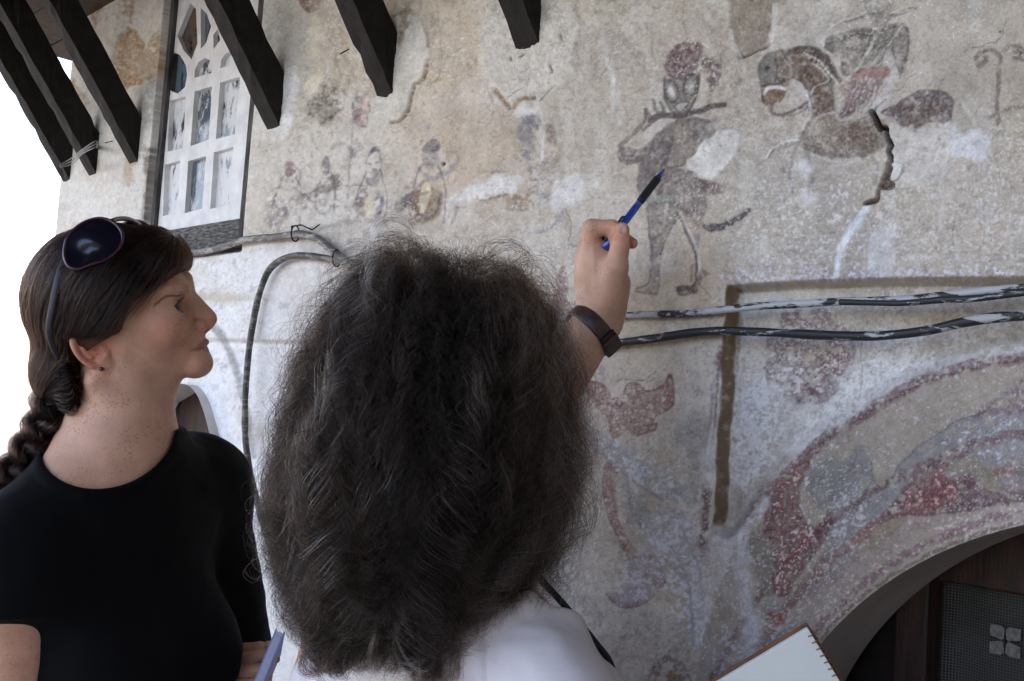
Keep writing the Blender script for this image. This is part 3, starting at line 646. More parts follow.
    p.poly(tE([(80, 180), (110, 195), (190, 240), (270, 300), (350, 340), (345, 370), (280, 360), (200, 310), (120, 240)]), (152, 152, 154), .8, 3, 4, .38, .8, h=.0006)
    p.line(tE([(110, 230), (200, 310), (280, 365)]), 2, (128, 126, 130), .6, 1, 2, .38)
    p.flecks(tE([(80, 180), (190, 230), (350, 330), (345, 380), (200, 320)]), (192, 192, 196), .53, .05, .8, 8)
    p.poly(tE([(310, 200), (340, 170), (380, 170), (370, 300), (345, 340), (330, 260), (300, 240)]), (148, 146, 146), .65, 4, 5, .42, .8)
    p.poly(tE([(205, 330), (225, 360), (255, 400), (245, 440), (215, 415), (200, 370)]), (148, 150, 152), .7, 2, 3, .4, .7); p.line(tE([(200, 320), (205, 380), (235, 440), (225, 470)]), 1.6, (128, 128, 134), .6)
    p.poly(tE([(225, 450), (260, 390), (320, 390), (360, 450), (375, 560), (385, 690), (345, 690), (320, 560), (270, 500)]), (158, 157, 162), .75, 3, 4, .36, .7, h=.0005)
    p.flecks(tE([(220, 420), (330, 390), (370, 480), (390, 690), (300, 640), (260, 500)]), (196, 196, 204), .51, .05, .8, 12)
    p.line(tE([(300, 470), (340, 560), (350, 690)]), 2.2, (136, 134, 140), .6, 1.2, 3, .42); p.line(tE([(320, 420), (365, 540), (372, 690)]), 2.2, (138, 136, 142), .6, 1.2, 3, .42)
    p.line(tE([(368, 470), (395, 530), (410, 600), (418, 700)]), 8, (132, 90, 94), .8, 1.8, 4, .43, .9)
    p.line(tE([(20, 545), (35, 500), (52, 455)]), 4.5, (134, 146, 150), .75, 1.2, 1.5, .36); p.line(tE([(5, 470), (20, 520), (30, 560)]), 4, (132, 112, 120), .7); p.line(tE([(60, 500), (40, 530), (32, 580)]), 3, (150, 130, 118), .7)
    p.line(tE([(90, 335), (130, 350), (190, 370)]), .9, (140, 126, 112), .5, .6, 1, .3); p.line(tE([(95, 350), (180, 378), (260, 390)]), .9, (140, 126, 112), .5, .6, 1, .3)
    p.poly([(553, 306), (556, 285), (563, 265), (569, 285), (568, 300), (584, 302), (583, 312), (556, 314)], (142, 108, 112), .8, 1.2, 1.5, .38, .8)
    p.poly([(648, 676), (656, 662), (668, 655), (682, 662), (690, 676), (692, 700), (645, 700)], (122, 96, 104), .8, 1.5, 2, .4, .9); p.poly([(655, 690), (664, 668), (674, 664), (680, 672), (676, 690)], (152, 122, 84), .7, 1.5, 2, .42)
    p.line([(620, 636), (640, 640), (656, 645)], 2, (120, 112, 106), .6, 1.2, 4, .46)
    p.poly([(740, 530), (712, 540), (700, 600), (705, 680), (745, 680), (748, 600)], (182, 180, 184), .65, 8, 6, .38, .6)
    p.line(tF([(120, 10), (126, 120), (118, 260), (92, 480), (60, 640)]), 5, (112, 92, 72), .6, 2, 3, .40, .8)
    p.line(tF([(140, 100), (122, 300), (98, 500), (85, 630)]), 3, (190, 188, 186), .8, 1.2, 2.5, .36)
    # panel in the recess: red rosette, white runs
    p.poly(tF([(0, 640), (100, 400), (200, 320), (350, 370), (500, 190), (700, 190), (1060, 130), (1060, 240), (740, 300), (560, 400), (400, 500), (250, 640)]), (186, 181, 177), .8, 7, 6, .37, .5, h=.0006)
    p.flecks(tF([(120, 330), (240, 330), (250, 480), (200, 640), (90, 640)]), (204, 202, 204), .46, .06, .9, 14)
    p.flecks(tF([(300, 480), (560, 200), (760, 220), (560, 390), (330, 560)]), (206, 202, 200), .44, .06, .85, 16)
    p.poly(tF([(140, 30), (460, 50), (470, 90), (150, 140)]), (176, 170, 160), .6, 4, 4, .38)
    RS = (124, 98, 102)
    p.poly(tF([(255, 110), (300, 100), (340, 115), (350, 95), (385, 88), (415, 110), (430, 135), (480, 160), (492, 210), (490, 260), (450, 300), (440, 350), (390, 385), (330, 390), (270, 370), (250, 330), (215, 320), (205, 260), (240, 240), (210, 215), (215, 170), (250, 150)]), RS, .85, 1.8, 3, .42, .95, pid=10)
    p.blob(*tF([(340, 245)])[0], 6, 7, (176, 160, 130), .8); p.blob(*tF([(285, 225)])[0], 5, 9, (176, 168, 160), .8, ang=.3)
    p.poly(tF([(360, 200), (470, 190), (470, 280), (400, 330), (370, 270)]), (128, 84, 82), .6, 3, 4, .44, .9); p.poly(tF([(300, 300), (370, 300), (380, 380), (290, 370)]), (128, 92, 100), .6, 3, 4, .42, .9)
    p.flecks(tF([(240, 280), (330, 280), (330, 350), (260, 360)]), (204, 196, 192), .47, .03, .95, 5); p.flecks(tF([(340, 200), (480, 200), (430, 330), (370, 370)]), (200, 176, 168), .56, .03, .9, 6)
    p.flecks(tF([(220, 120), (470, 110), (480, 300), (230, 330)]), (196, 188, 186), .60, .03, .85, 6)
    p.poly(tF([(760, 90), (830, 80), (900, 110), (1060, 150), (1060, 190), (800, 215), (680, 240), (700, 190), (770, 160)]), (158, 138, 112), .6, 5, 6, .45, .9)
    p.line(tF([(510, 180), (512, 330), (500, 380)]), 1, (140, 112, 86), .6, .6, 2, .3); p.line(tF([(850, 180), (850, 250)]), 1, (150, 124, 100), .6, .6, 2, .3)
    # ---------------- archivolt
    band = sst(.004, -.004, np.hypot(s - ABC[0], t - ABC[1]) - ABR) * (t > -.36)
    p._blend(np.arange(len(X)), np.clip(band * .75 * (.75 + .5 * n2), 0, 1), pc(138, 126, 114))  # grey-tan band, toned darker also for the shade at lower right
    edge = [(745, 530), (752, 515), (765, 497), (782, 479), (808, 453), (833, 434), (874, 407), (902, 391), (937, 375), (985, 363), (1040, 354)]
    p.line(edge, 10, (116, 82, 88), .85, 1.5, 3, .40, .9); p.line([(x - 1, y + 3) for x, y in edge], 2, (96, 62, 68), .6, 1, 2, .36)
    p.line([(x - 5, y - 8) for x, y in edge], 6, (192, 188, 186), .6, 2, 4, .42)  # pale strip on the slope above the red line, a painted highlight
    p.line(tF([(230, 650), (290, 590), (345, 545)]), 10, (134, 94, 90), .7, 2, 4, .44, .9)
    PG = (128, 128, 134)
    p.poly(tG([(400, 60), (450, 10), (480, 40), (485, 100), (520, 140), (580, 60), (640, 10), (720, -50), (820, -80), (950, -90), (950, 130), (860, 130), (830, 90), (760, 50), (690, 40), (600, 100), (540, 180), (470, 280), (400, 390), (300, 450), (200, 490), (190, 470), (280, 420), (340, 340), (370, 230), (330, 180), (300, 120), (330, 60)]), PG, .78, 2.5, 4, .36, .8, h=.0003)
    p.poly(tG([(330, 60), (400, 40), (420, 100), (380, 190), (310, 180), (290, 110)]), (142, 138, 134), .7, 3, 4, .38, .8)
    p.flecks(tG([(330, 200), (460, 130), (480, 260), (400, 400), (200, 500), (190, 470), (330, 380)]), (180, 178, 180), .55, .04, .9, 10)
    p.flecks(tG([(650, -30), (800, -70), (950, -60), (950, 100), (800, 70)]), (176, 176, 180), .57, .04, .8, 12)
    p.line(tG([(520, 140), (575, 60), (640, 5), (740, -60), (850, -90)]), 1.8, (104, 104, 112), .7, 1, 2, .34); p.line(tG([(485, 60), (488, 110), (515, 140)]), 1.6, (106, 106, 112), .7); p.line(tG([(830, 90), (880, 150), (930, 170)]), 2.4, (104, 100, 106), .65)
    p.line(tG([(400, 60), (395, 110), (440, 70), (470, 60)]), 1.4, (112, 112, 116), .6); p.line(tG([(345, 395), (400, 370), (450, 330), (500, 240)]), 2, (112, 108, 114), .6, 1.2, 3, .40)
    # red borders along the opening
    o = OPR + np.zeros(1)
    def arc(r, a0, a1, n=40): 
        q = []
        for a in np.linspace(a0, a1, n):
            x, y = project(W(OPC[0] + r * math.cos(a), OPC[1] + r * math.sin(a)))
            q.append((float(x), float(y)))
        return q
    A0, A1 = math.pi * 1.03, math.pi * .48
    p.line(arc(OPR + .080, math.pi * .93, A1), 7, (112, 74, 78), .8, 2.5, 5, .43, .9, smooth=False)
    p.line(arc(OPR + .050, math.pi * .92, A1), 9, (138, 92, 82), .85, 2.5, 5, .40, .9, smooth=False)
    p.line(arc(OPR + .030, A0, A1), 15, (158, 140, 132), .75, 3, 4, .36, .8, smooth=False)
    p.line(arc(OPR + .012, A0, A1), 7, (122, 84, 96), .8, 1.8, 4, .42, .9, smooth=False)
    q = arc(OPR + .06, math.pi * .95, A1, 14); q2 = arc(OPR + .0, A1, math.pi * .95, 14)
    p.flecks(q + q2, (190, 178, 174), .60, .03, .8, 6); p.flecks(q + q2, (140, 84, 76), .60, .03, .6, 5)
    p.line(arc(OPR + .003, A0, A1), 3, (110, 84, 72), .7, 1, 2, .36, smooth=False)
    DR, LR = (112, 72, 76), (160, 84, 70)
    p.poly(tG([(180, 240), (200, 160), (240, 120), (285, 60), (310, 70), (280, 140), (290, 210), (330, 240), (370, 200), (370, 250), (330, 320), (280, 380), (250, 435), (205, 430), (210, 370), (200, 300)]), DR, .9, 1.4, 2.5, .37, .9, pid=11)
    p.line(tG([(180, 240), (185, 280), (210, 350), (208, 430)]), 1.6, (92, 56, 62), .7)
    p.flecks(tG([(220, 120), (300, 80), (280, 220), (340, 260), (260, 400), (210, 400)]), (190, 120, 106), .575, .03, .85, 6); p.flecks(tG([(210, 260), (330, 260), (250, 430), (205, 420)]), (150, 76, 64), .575, .03, .85, 5); p.flecks(tG([(210, 150), (300, 80), (340, 240), (250, 420), (210, 400)]), (196, 186, 188), .615, .025, .9, 5)
    p.poly(tG([(500, 240), (540, 180), (590, 110), (640, 70), (690, 55), (760, 30), (740, 70), (690, 90), (720, 105), (770, 90), (790, 130), (850, 145), (940, 140), (940, 170), (830, 185), (740, 205), (640, 215), (560, 220)]), (108, 76, 86), .9, 1.5, 2.5, .36, .9, pid=12)
    p.poly(tG([(560, 200), (600, 120), (680, 100), (720, 140), (700, 190), (620, 215)]), (122, 66, 66), .6, 3, 4, .42, .9)
    p.flecks(tG([(540, 220), (600, 110), (700, 70), (740, 190), (640, 210)]), (186, 128, 116), .585, .03, .85, 6); p.flecks(tG([(590, 120), (700, 60), (760, 60), (680, 100)]), (150, 84, 72), .59, .03, .7, 5)
    p.poly(tF([(860, 430), (900, 395), (960, 355), (1060, 300), (1060, 420), (960, 425)]), (122, 96, 108), .8, 2, 3, .38, .9); p.flecks(tF([(860, 430), (960, 370), (1060, 350), (1060, 420)]), (170, 110, 100), .60, .03, .6, 5)
    p.poly(tG([(690, 85), (740, 50), (790, 60), (850, 120), (860, 140), (800, 135), (770, 95), (720, 105)]), (142, 132, 118), .9, 1.5, 2, .25, .4)
    p.poly(tG([(470, 300), (510, 240), (590, 215), (560, 250), (490, 310)]), (146, 130, 112), .85, 2, 3, .3)
    p.line(tG([(195, 500), (215, 490), (230, 510), (210, 530)]), 6, (146, 70, 62), .8, 1.5, 3, .40)
    p.line(tG([(120, 270), (125, 400), (140, 520), (150, 640)]), 13, (186, 184, 190), .75, 6, 6, .34, .6); p.line(tG([(185, 175), (150, 230), (115, 280)]), 7, (190, 187, 186), .75, 3, 4, .36)
    p.poly(tG([(135, 290), (150, 260), (180, 270), (205, 330), (200, 440), (150, 360)]), (132, 122, 112), .75, 3, 4, .32)
    p.poly(tG([(60, 650), (110, 620), (180, 600), (200, 560), (260, 540), (200, 640), (90, 700)]), (122, 104, 116), .6, 3, 5, .44, .9); p.flecks(tG([(40, 560), (190, 500), (300, 500), (200, 600), (60, 690)]), (176, 174, 182), .53, .05, .7, 12)
    # general fine losses everywhere on the lower right
    p.flecks(tQ([(700, 300), (1040, 260), (1040, 560), (820, 640), (740, 690), (560, 690), (560, 420)]), (188, 184, 186), .66, .03, .75, 40)
    fade = .55 * sst(.52, .70, fbm2(X, Y, 21, 4, 201, .62)) + .04
    fade = fade * (.45 + .55 * sst(560, 500, X)) * (1 - .55 * sst(300, 420, Y))
    col[:] = col + (pc(178, 168, 156) - col) * fade[:, None] * .62
    col *= (.90 + .20 * fbm2(X, Y, 2.1, 2, 301))[:, None]
    f6, f7, rg = fbm2(X, Y, 1.9, 2, 401, .7), fbm2(X, Y, 1.9, 2, 402, .7), sst(.40, .66, fbm2(X, Y, 70, 3, 403))
    sp1 = sst(.66, .76, f6) * (.12 + .62 * rg); sp2 = sst(.68, .78, f7) * (.10 + .5 * (1 - rg))
    col[:] = col + (pc(206, 201, 196) - col) * (.75 * sp1)[:, None]; col *= (1 - .42 * sp2)[:, None]
    dk = sst(.62, .70, fbm2(X, Y, 9, 4, 405, .7)) * sst(.5, .62, fbm2(X, Y, 120, 2, 406)); col *= (1 - .22 * dk)[:, None]
    # side and ledge of the recess
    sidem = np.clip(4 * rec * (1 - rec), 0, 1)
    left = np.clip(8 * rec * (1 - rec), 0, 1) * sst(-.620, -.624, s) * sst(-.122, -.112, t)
    p._blend(np.arange(len(X)), np.clip(left * 1.15 * (.15 + 1.4 * p.f1), 0, .95), pc(108, 88, 68))  # brown side of the recess, its shading put into the colour
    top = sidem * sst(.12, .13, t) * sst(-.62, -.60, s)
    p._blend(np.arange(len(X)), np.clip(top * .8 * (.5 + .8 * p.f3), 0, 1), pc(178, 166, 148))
    # ---------------- left lower wall: grey arch line, ledge
    p.line(tN([(90, 285), (120, 330), (150, 400), (170, 470), (185, 540), (200, 640)]), 6, (142, 140, 138), .7, 1.8, 2, .30, h=.001)
    p.line(tN([(30, 208), (120, 210), (245, 212)]), 6, (176, 164, 146), .6, 2, 3, .36)
    p.poly(tN([(35, 450), (60, 470), (80, 560), (60, 560)]), (196, 176, 168), .5, 3, 3, .4)
    p.poly(tN([(60, 440), (110, 420), (140, 520), (130, 680), (90, 600)]), (196, 198, 208), .4, 6, 5, .4)
    # brown blobs at the feet of two brackets
    p.blob(128, 172, 8, 20, (150, 118, 86), .5); p.blob(92, 165, 12, 18, (150, 122, 92), .5)
    return p
# ------------------------------------------------------------------ materials of the place
def wall_material():
    m, nt, b = new_mat('painted_lime_plaster')
    at = nd(nt, 'ShaderNodeAttribute', attribute_name='paint')
    tc = nd(nt, 'ShaderNodeTexCoord')
    n1 = nd(nt, 'ShaderNodeTexNoise', Scale=420, Detail=4, Roughness=.7); nt.links.new(tc.outputs['Object'], n1.inputs['Vector'])
    n2 = nd(nt, 'ShaderNodeTexNoise', Scale=60, Detail=8, Roughness=.72); nt.links.new(tc.outputs['Object'], n2.inputs['Vector'])
    mr = nd(nt, 'ShaderNodeMapRange'); mr.inputs[1].default_value, mr.inputs[2].default_value, mr.inputs[3].default_value, mr.inputs[4].default_value = .3, .7, .88, 1.1
    nt.links.new(n1.outputs['Fac'], mr.inputs[0])
    mr2 = nd(nt, 'ShaderNodeMapRange'); mr2.inputs[1].default_value, mr2.inputs[2].default_value, mr2.inputs[3].default_value, mr2.inputs[4].default_value = .3, .7, .86, 1.12
    nt.links.new(n2.outputs['Fac'], mr2.inputs[0])
    mu = nd(nt, 'ShaderNodeMath', operation='MULTIPLY'); nt.links.new(mr.outputs[0], mu.inputs[0]); nt.links.new(mr2.outputs[0], mu.inputs[1])
    vm = nd(nt, 'ShaderNodeVectorMath', operation='SCALE'); nt.links.new(at.outputs['Color'], vm.inputs[0]); nt.links.new(mu.outputs[0], vm.inputs['Scale'])
    nt.links.new(vm.outputs[0], b.inputs['Base Color'])
    b.inputs['Roughness'].default_value = .92; b.inputs['Specular IOR Level'].default_value = .15
    ad = nd(nt, 'ShaderNodeMath', operation='ADD'); nt.links.new(n1.outputs['Fac'], ad.inputs[0]); nt.links.new(n2.outputs['Fac'], ad.inputs[1])
    bp = nd(nt, 'ShaderNodeBump', Strength=.3, Distance=.002); nt.links.new(ad.outputs[0], bp.inputs['Height']); nt.links.new(bp.outputs[0], b.inputs['Normal'])
    return m
M_WALL = wall_material()
M_LIME = noise_mat('old_limewash', lin(176, 168, 160) * 1.1, lin(205, 200, 196) * 1.1, 9, .92, .3, 60, dist=.004)
M_REVEAL = noise_mat('grey_mauve_plaster', lin(140, 128, 122), lin(162, 150, 144), 7, .92, .25, 70, dist=.003)
M_DARKWOOD = noise_mat('tarred_old_timber', (.004, .003, .0024), (.014, .0095, .007), 40, .75, .6, 60, (1, 1, 1), .3, 6, dist=.004)
M_BOARD = noise_mat('brown_eaves_board', (.02, .012, .008), (.06, .036, .024), 30, .8, .4, 60, (1, 1, 8), dist=.004)
M_GREYWOOD = noise_mat('weathered_grey_wood', lin(52, 50, 49), lin(136, 132, 128), 45, .9, .8, 70, (1, 1, 7), dist=.004, lo=.38, hi=.68)
M_FRAMEWOOD = noise_mat('weathered_dark_frame', lin(44, 40, 38), lin(86, 82, 80), 60, .85, .6, 90, (1, 1, .3), dist=.003)
M_WHITE = noise_mat('old_white_paint', lin(196, 193, 192) * 1.1, lin(228, 226, 225) * 1.0, 25, .6, .3, 90, dist=.002)
M_REDWOOD = noise_mat('dark_red_brown_wood', (.012, .005, .0035), (.045, .016, .010), 14, .55, .2, 60, (6, 6, .7))
M_SHADEWALL = noise_mat('brown_grey_shade_wall', (.26, .225, .19), (.38, .335, .285), 5, .9, .2)  # for the added wall out of view, lightened to give warm fill
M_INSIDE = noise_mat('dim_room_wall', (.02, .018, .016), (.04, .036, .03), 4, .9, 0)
M_TILE = noise_mat('roof_tile', (.18, .07, .04), (.3, .14, .09), 8, .8, .3, 30)

def flaked_glass(name, paint, dark, thr, scale, streak=(1, 1, .45)):
    m, nt, b = new_mat(name)
    tc = nd(nt, 'ShaderNodeTexCoord'); mp = nd(nt, 'ShaderNodeMapping'); mp.inputs['Scale'].default_value = streak
    nt.links.new(tc.outputs['Object'], mp.inputs['Vector'])
    n1 = nd(nt, 'ShaderNodeTexNoise', Scale=scale, Detail=8, Roughness=.72, Distortion=.4); nt.links.new(mp.outputs[0], n1.inputs['Vector'])
    cr = nd(nt, 'ShaderNodeValToRGB'); e = cr.color_ramp.elements
    e[0].position, e[1].position = thr, thr + .09; e[0].color, e[1].color = (*dark, 1), (*paint, 1)
    nt.links.new(n1.outputs['Fac'], cr.inputs[0]); nt.links.new(cr.outputs[0], b.inputs['Base Color'])
    r2 = nd(nt, 'ShaderNodeMapRange'); r2.inputs[1].default_value, r2.inputs[2].default_value, r2.inputs[3].default_value, r2.inputs[4].default_value = thr, thr + .05, .08, .6
    nt.links.new(n1.outputs['Fac'], r2.inputs[0]); nt.links.new(r2.outputs[0], b.inputs['Roughness'])
    return m
G_A = flaked_glass('flaking_white_pane', lin(206, 206, 208), (.06, .065, .08), .42, 38)
G_B = flaked_glass('half_bare_pane', lin(200, 202, 206), (.10, .115, .135), .485, 30)
G_C = flaked_glass('whole_white_pane', lin(212, 211, 212), (.03, .03, .03), .36, 50)
G_BLUE = flaked_glass('blue_pane', (.075, .12, .165), (.03, .03, .035), .40, 24)
G_BROWN = flaked_glass('brown_pane', (.10, .065, .045), (.03, .03, .035), .42, 24)

# ------------------------------------------------------------------ the house front
house = tag(empty('painted_house', W(-1.2, -1.55, -1.0)), 'old painted house front with faded murals, white lattice window and dark roof struts', 'house')

def build_wall():
    du = 1.2 / FPX
    a_c = math.atan2(-2.69, WD) + math.radians(45.04)
    u = np.concatenate([np.arange(math.tan(a_c), .56, du), np.arange(.56, .90, du * 2.2)])
    al = np.arctan(u) - math.radians(45.04)
    s = WD * np.tan(al)
    s = np.concatenate([[-2.69], s[1:], s[-1] + np.array([.06, .15, .3, .6, 1.0, 1.6, 2.4])])
    s = np.unique(np.concatenate([s, np.arange(-.6370, -.6255, .0004)]))
    dep = np.maximum(s * U[1] - WD * N[1], .55)
    w = np.arange(-.41, .52, du)
    T = w[:, None] * dep[None, :]
    T = np.minimum(T, 1.25)
    lo = T[0]; hi = T[-1]
    k = np.linspace(0, 1, 14)[:-1]
    T = np.concatenate([(-1.55 + (lo + 1.55)[None, :] * k[:, None]), T, hi + (1.25 - hi)[None, :] * np.linspace(0, 1, 9)[1:, None]])
    nr, nc = T.shape
    S = np.broadcast_to(s, T.shape).copy()
    S, T = S.ravel(), T.ravel()
    # snap to the two openings so their edges come out clean
    sdn = lambda a, b: poly_sd(a, b, NICHE_POLY)
    for fn, tol in ((sd_opening, .0009), (sdn, .003)):
        d = fn(S, T); ii = np.nonzero(abs(d) < tol)[0]
        for _ in range(2):
            d = fn(S[ii], T[ii]); e = 1e-5
            gx = (fn(S[ii] + e, T[ii]) - d) / e; gy = (fn(S[ii], T[ii] + e) - d) / e
            S[ii] -= d * gx * .95; T[ii] -= d * gy * .95
    H, rec = relief(S, T, None, None)
    pos = W(S, T, H)
    X, Y = project(W(np.minimum(S, .16), T, H))
    p = paint_wall(X.astype(np.float64), Y, S, T, rec)
    pos = pos + p.h[:, None] * N
    col = np.clip(p.c, .004, .85)
    idx = np.arange(nr * nc).reshape(nr, nc)
    F = np.stack([idx[:-1, :-1], idx[:-1, 1:], idx[1:, 1:], idx[1:, :-1]], -1).reshape(-1, 4)
    cs, ct = S[F].mean(1), T[F].mean(1)
    keep = (sd_opening(cs, ct) > 0) & (sdn(cs, ct) > 0) & ((T[F].max(1) - T[F].min(1)) > 1e-5)
    F = F[keep]
    # vertex normals of the whole sheet, kept across the cut between plaster and painted figures
    fn_ = np.cross(pos[F[:, 2]] - pos[F[:, 0]], pos[F[:, 3]] - pos[F[:, 1]])
    vn = np.zeros_like(pos)
    for c in range(4): 
        for ax in range(3): vn[:, ax] += np.bincount(F[:, c], fn_[:, ax], len(pos))
    vn /= np.linalg.norm(vn, axis=1)[:, None] + 1e-12
    pid = p.pid[F]; fp = np.where((pid == pid[:, :1]).all(1), pid[:, 0], 0)
    def sub(sel, name, parent):
        f = F[sel]; uq, inv = np.unique(f, return_inverse=True)
        o = mesh_obj(name, pos[uq], inv.reshape(-1, 4), M_WALL, parent, True, {'paint': col[uq]})
        o.data.normals_split_custom_set_from_vertices(vn[uq].tolist())
        return o
    wall = sub(fp == 0, 'painted_wall', house)
    names = {1: ('painted_piper', 'faded painted piper in red cap playing a flute'), 2: ('painted_musician', 'pale painted musician with a reddish cap, first of the row'),
             3: ('painted_musician', 'nearly vanished painted musician beside the reddish cap one'), 4: ('painted_musician', 'painted musician with dark cap and pale robe front'),
             5: ('painted_musician', 'painted musician in brown robe with grey cap'), 6: ('painted_seated_figure', 'blurred painted figure above a brown patterned base'),
             7: ('painted_rider_and_horse', 'painted rider on a brown horse with a curved neck'), 8: ('painted_plant', 'painted palm-like plant with curled fronds'),
             9: ('painted_flower', 'painted red flower on a curved stem'), 10: ('painted_rosette', 'painted dark red rosette under the cables'),
             11: ('painted_leaf', 'painted red leaf at the foot of the arch band'), 12: ('painted_leaf', 'painted purple red leaves along the arch opening')}
    for k, (n, l) in names.items():
        if (fp == k).sum() > 30: tag(sub(fp == k, n, wall), l)
    return wall
wall_o = build_wall()

# reveals of the arched window and of the niche on the left
def strip(name, st, h0, h1, mat, parent, n=6, smooth=True):
    st = np.asarray(st); k = len(st); v = []; f = []
    for j in range(n + 1):
        h = h0 + (h1 - h0) * j / n
        v.append(W(st[:, 0], st[:, 1], np.full(k, h)))
    for j in range(n):
        for i in range(k - 1): f.append([j * k + i, j * k + i + 1, (j + 1) * k + i + 1, (j + 1) * k + i])
    return mesh_obj(name, np.concatenate(v), f, mat, parent, smooth)
a = np.linspace(math.pi, 0, 90)
op = [(OPC[0] - OPR, -.80)] + [(OPC[0] - OPR, OPC[1] - .06 - .28 * k) for k in (1, .66, .33, 0)] + [(OPC[0] + OPR * math.cos(q), OPC[1] + OPR * math.sin(q)) for q in a] + [(OPC[0] + OPR, -.80), (OPC[0] - OPR, -.80)]
archwin = empty('arched_window', W(OPC[0], -.80, -.1) ); archwin.parent = house; archwin.location = Vector(W(OPC[0], -.80, -.1) - np.array(house.location))
tag(archwin, 'arched opening with a grey reveal and dark wooden frame')
strip('reveal', op, .001, -.135, M_REVEAL, archwin)
# dark wooden frame inside the reveal
b_ = MB()
def wpx(pts, off): return [wall_st(x, y, off) for x, y in pts]
po = wpx([(905, 560), (936, 556), (930, 700), (880, 700)], -.15)
po = [(po[0][0], -.05), (po[1][0], -.05), (po[1][0], -.85), (po[0][0] - .012, -.85)]
b_.prism([W(x, y, -.175) for x, y in po], N * .04)
b_.box(W(-.62, -.16, -.19), U * .95, ZUP * .14, N * .03)
b_.box(W(-.62, -.85, -.188), U * .95, ZUP * .06, N * .03)
b_.build('frame', M_REDWOOD, archwin, bevel=.003)
b_ = MB(); b_.box(W(po[0][0] - .09, -.85, -.187), U * .092, ZUP * .8, N * .02)
b_.build('inner_board', noise_mat('black_brown_board', (.006, .004, .003), (.018, .009, .006), 20, .7, .2), archwin)
door = empty('niche_door', (0, 0, 0)); door.parent = house
door.location = Vector(W(-2.4, -1.5, -.2) - np.array(house.location))
tag(door, 'dark wooden door in the narrow arched niche')
ND = NICHE_POLY[1:-1] 
strip('reveal', NICHE_POLY + NICHE_POLY[:1], .004, -.07, M_LIME, door)
b_ = MB()
for k in range(7): b_.box(W(-2.75 + k * .14, -1.2, -.072 + .002 * (k % 2)), U * .137, ZUP * 1.35, N * -.02)
b_.build('planks', M_REDWOOD, door, bevel=.004)

# net curtain
def net_material():
    m, nt, b = new_mat('dark_net'); tc = nd(nt, 'ShaderNodeTexCoord')
    mp = nd(nt, 'ShaderNodeMapping'); mp.inputs['Scale'].default_value = (1, 1, 1); nt.links.new(tc.outputs['UV'], mp.inputs['Vector'])
    sx = nd(nt, 'ShaderNodeSeparateXYZ'); nt.links.new(mp.outputs[0], sx.inputs[0])
    fr = []
    for k in (0, 1):
        q = nd(nt, 'ShaderNodeMath', operation='FRACT'); nt.links.new(sx.outputs[k], q.inputs[0])
        g = nd(nt, 'ShaderNodeMath', operation='GREATER_THAN'); g.inputs[1].default_value = .58; nt.links.new(q.outputs[0], g.inputs[0]); fr.append(g)
    mx = nd(nt, 'ShaderNodeMath', operation='MAXIMUM'); nt.links.new(fr[0].outputs[0], mx.inputs[0]); nt.links.new(fr[1].outputs[0], mx.inputs[1])
    no = nd(nt, 'ShaderNodeTexNoise', Scale=14, Detail=4); nt.links.new(tc.outputs['Object'], no.inputs['Vector'])
    cr = nd(nt, 'ShaderNodeValToRGB'); cr.color_ramp.elements[0].color = (.035, .033, .03, 1); cr.color_ramp.elements[1].color = (.10, .096, .09, 1)
    nt.links.new(no.outputs['Fac'], cr.inputs[0]); nt.links.new(cr.outputs[0], b.inputs['Base Color']); nt.links.new(mx.outputs[0], b.inputs['Alpha'])
    b.inputs['Roughness'].default_value = .9
    return m
cs0, ct0 = wall_st(934, 545, -.185)
ns_, nt_ = 90, 60
g = np.linspace(0, 1, ns_ + 1); hh = np.linspace(0, 1, nt_ + 1)
SS = cs0 + g * .66
vv, ff = [], []
for j in hh:
    tt = -.86 + j * (.86 - .06)
    fold = -.196 + .010 * np.sin(SS * 34) * (1 - .3 * j) + .004 * np.sin(SS * 81 + 2)
    vv.append(W(SS, np.full(ns_ + 1, tt), fold))
for j in range(nt_):
    for i in range(ns_): ff.append([j * (ns_ + 1) + i, j * (ns_ + 1) + i + 1, (j + 1) * (ns_ + 1) + i + 1, (j + 1) * (ns_ + 1) + i])
net = mesh_obj('net_curtain', np.concatenate(vv), np.array(ff), net_material(), None, True, origin=W(cs0 + .33, -.86, -.2))
uv = net.data.uv_layers.new(name='UVMap')
li = np.zeros(len(net.data.loops), np.int32); net.data.loops.foreach_get('vertex_index', li)
ui, uj = li % (ns_ + 1), li // (ns_ + 1)
uv.data.foreach_set('uv', np.stack([ui / ns_ * 210, uj / nt_ * 250], -1).astype(np.float32).ravel())
tag(net, 'grey net curtain with pale flower motifs hanging inside the arched opening', 'curtain')
M_MOTIF = noise_mat('pale_crochet', lin(96, 92, 88), lin(128, 124, 120), 200, .9, .5, 300)
for (x, y) in [(1005, 641), (967, 551), (955, 668), (1050, 575)]:
    s0, t0 = wall_st(x, y, -.18); b_ = MB()
    for sx_, sy_ in ((1, 1), (-1, 1), (1, -1), (-1, -1)):
        c = np.array([s0 + sx_ * .0075, t0 + sy_ * .0075])
        q = [(c[0] + sx_ * .008, c[1] + sy_ * .008), (c[0] + sx_ * .008, c[1] - sy_ * .004), (c[0] - sx_ * .004, c[1] - sy_ * .007), (c[0] - sx_ * .006, c[1] - sy_ * .005), (c[0] - sx_ * .007, c[1] + sy_ * .005), (c[0] - sx_ * .003, c[1] + sy_ * .008)]
        b_.prism([W(a1, b1, -.1808) for a1, b1 in q], N * .0012)
    if (x, y) != (955, 668): b_.build('flower_motif', M_MOTIF, net)

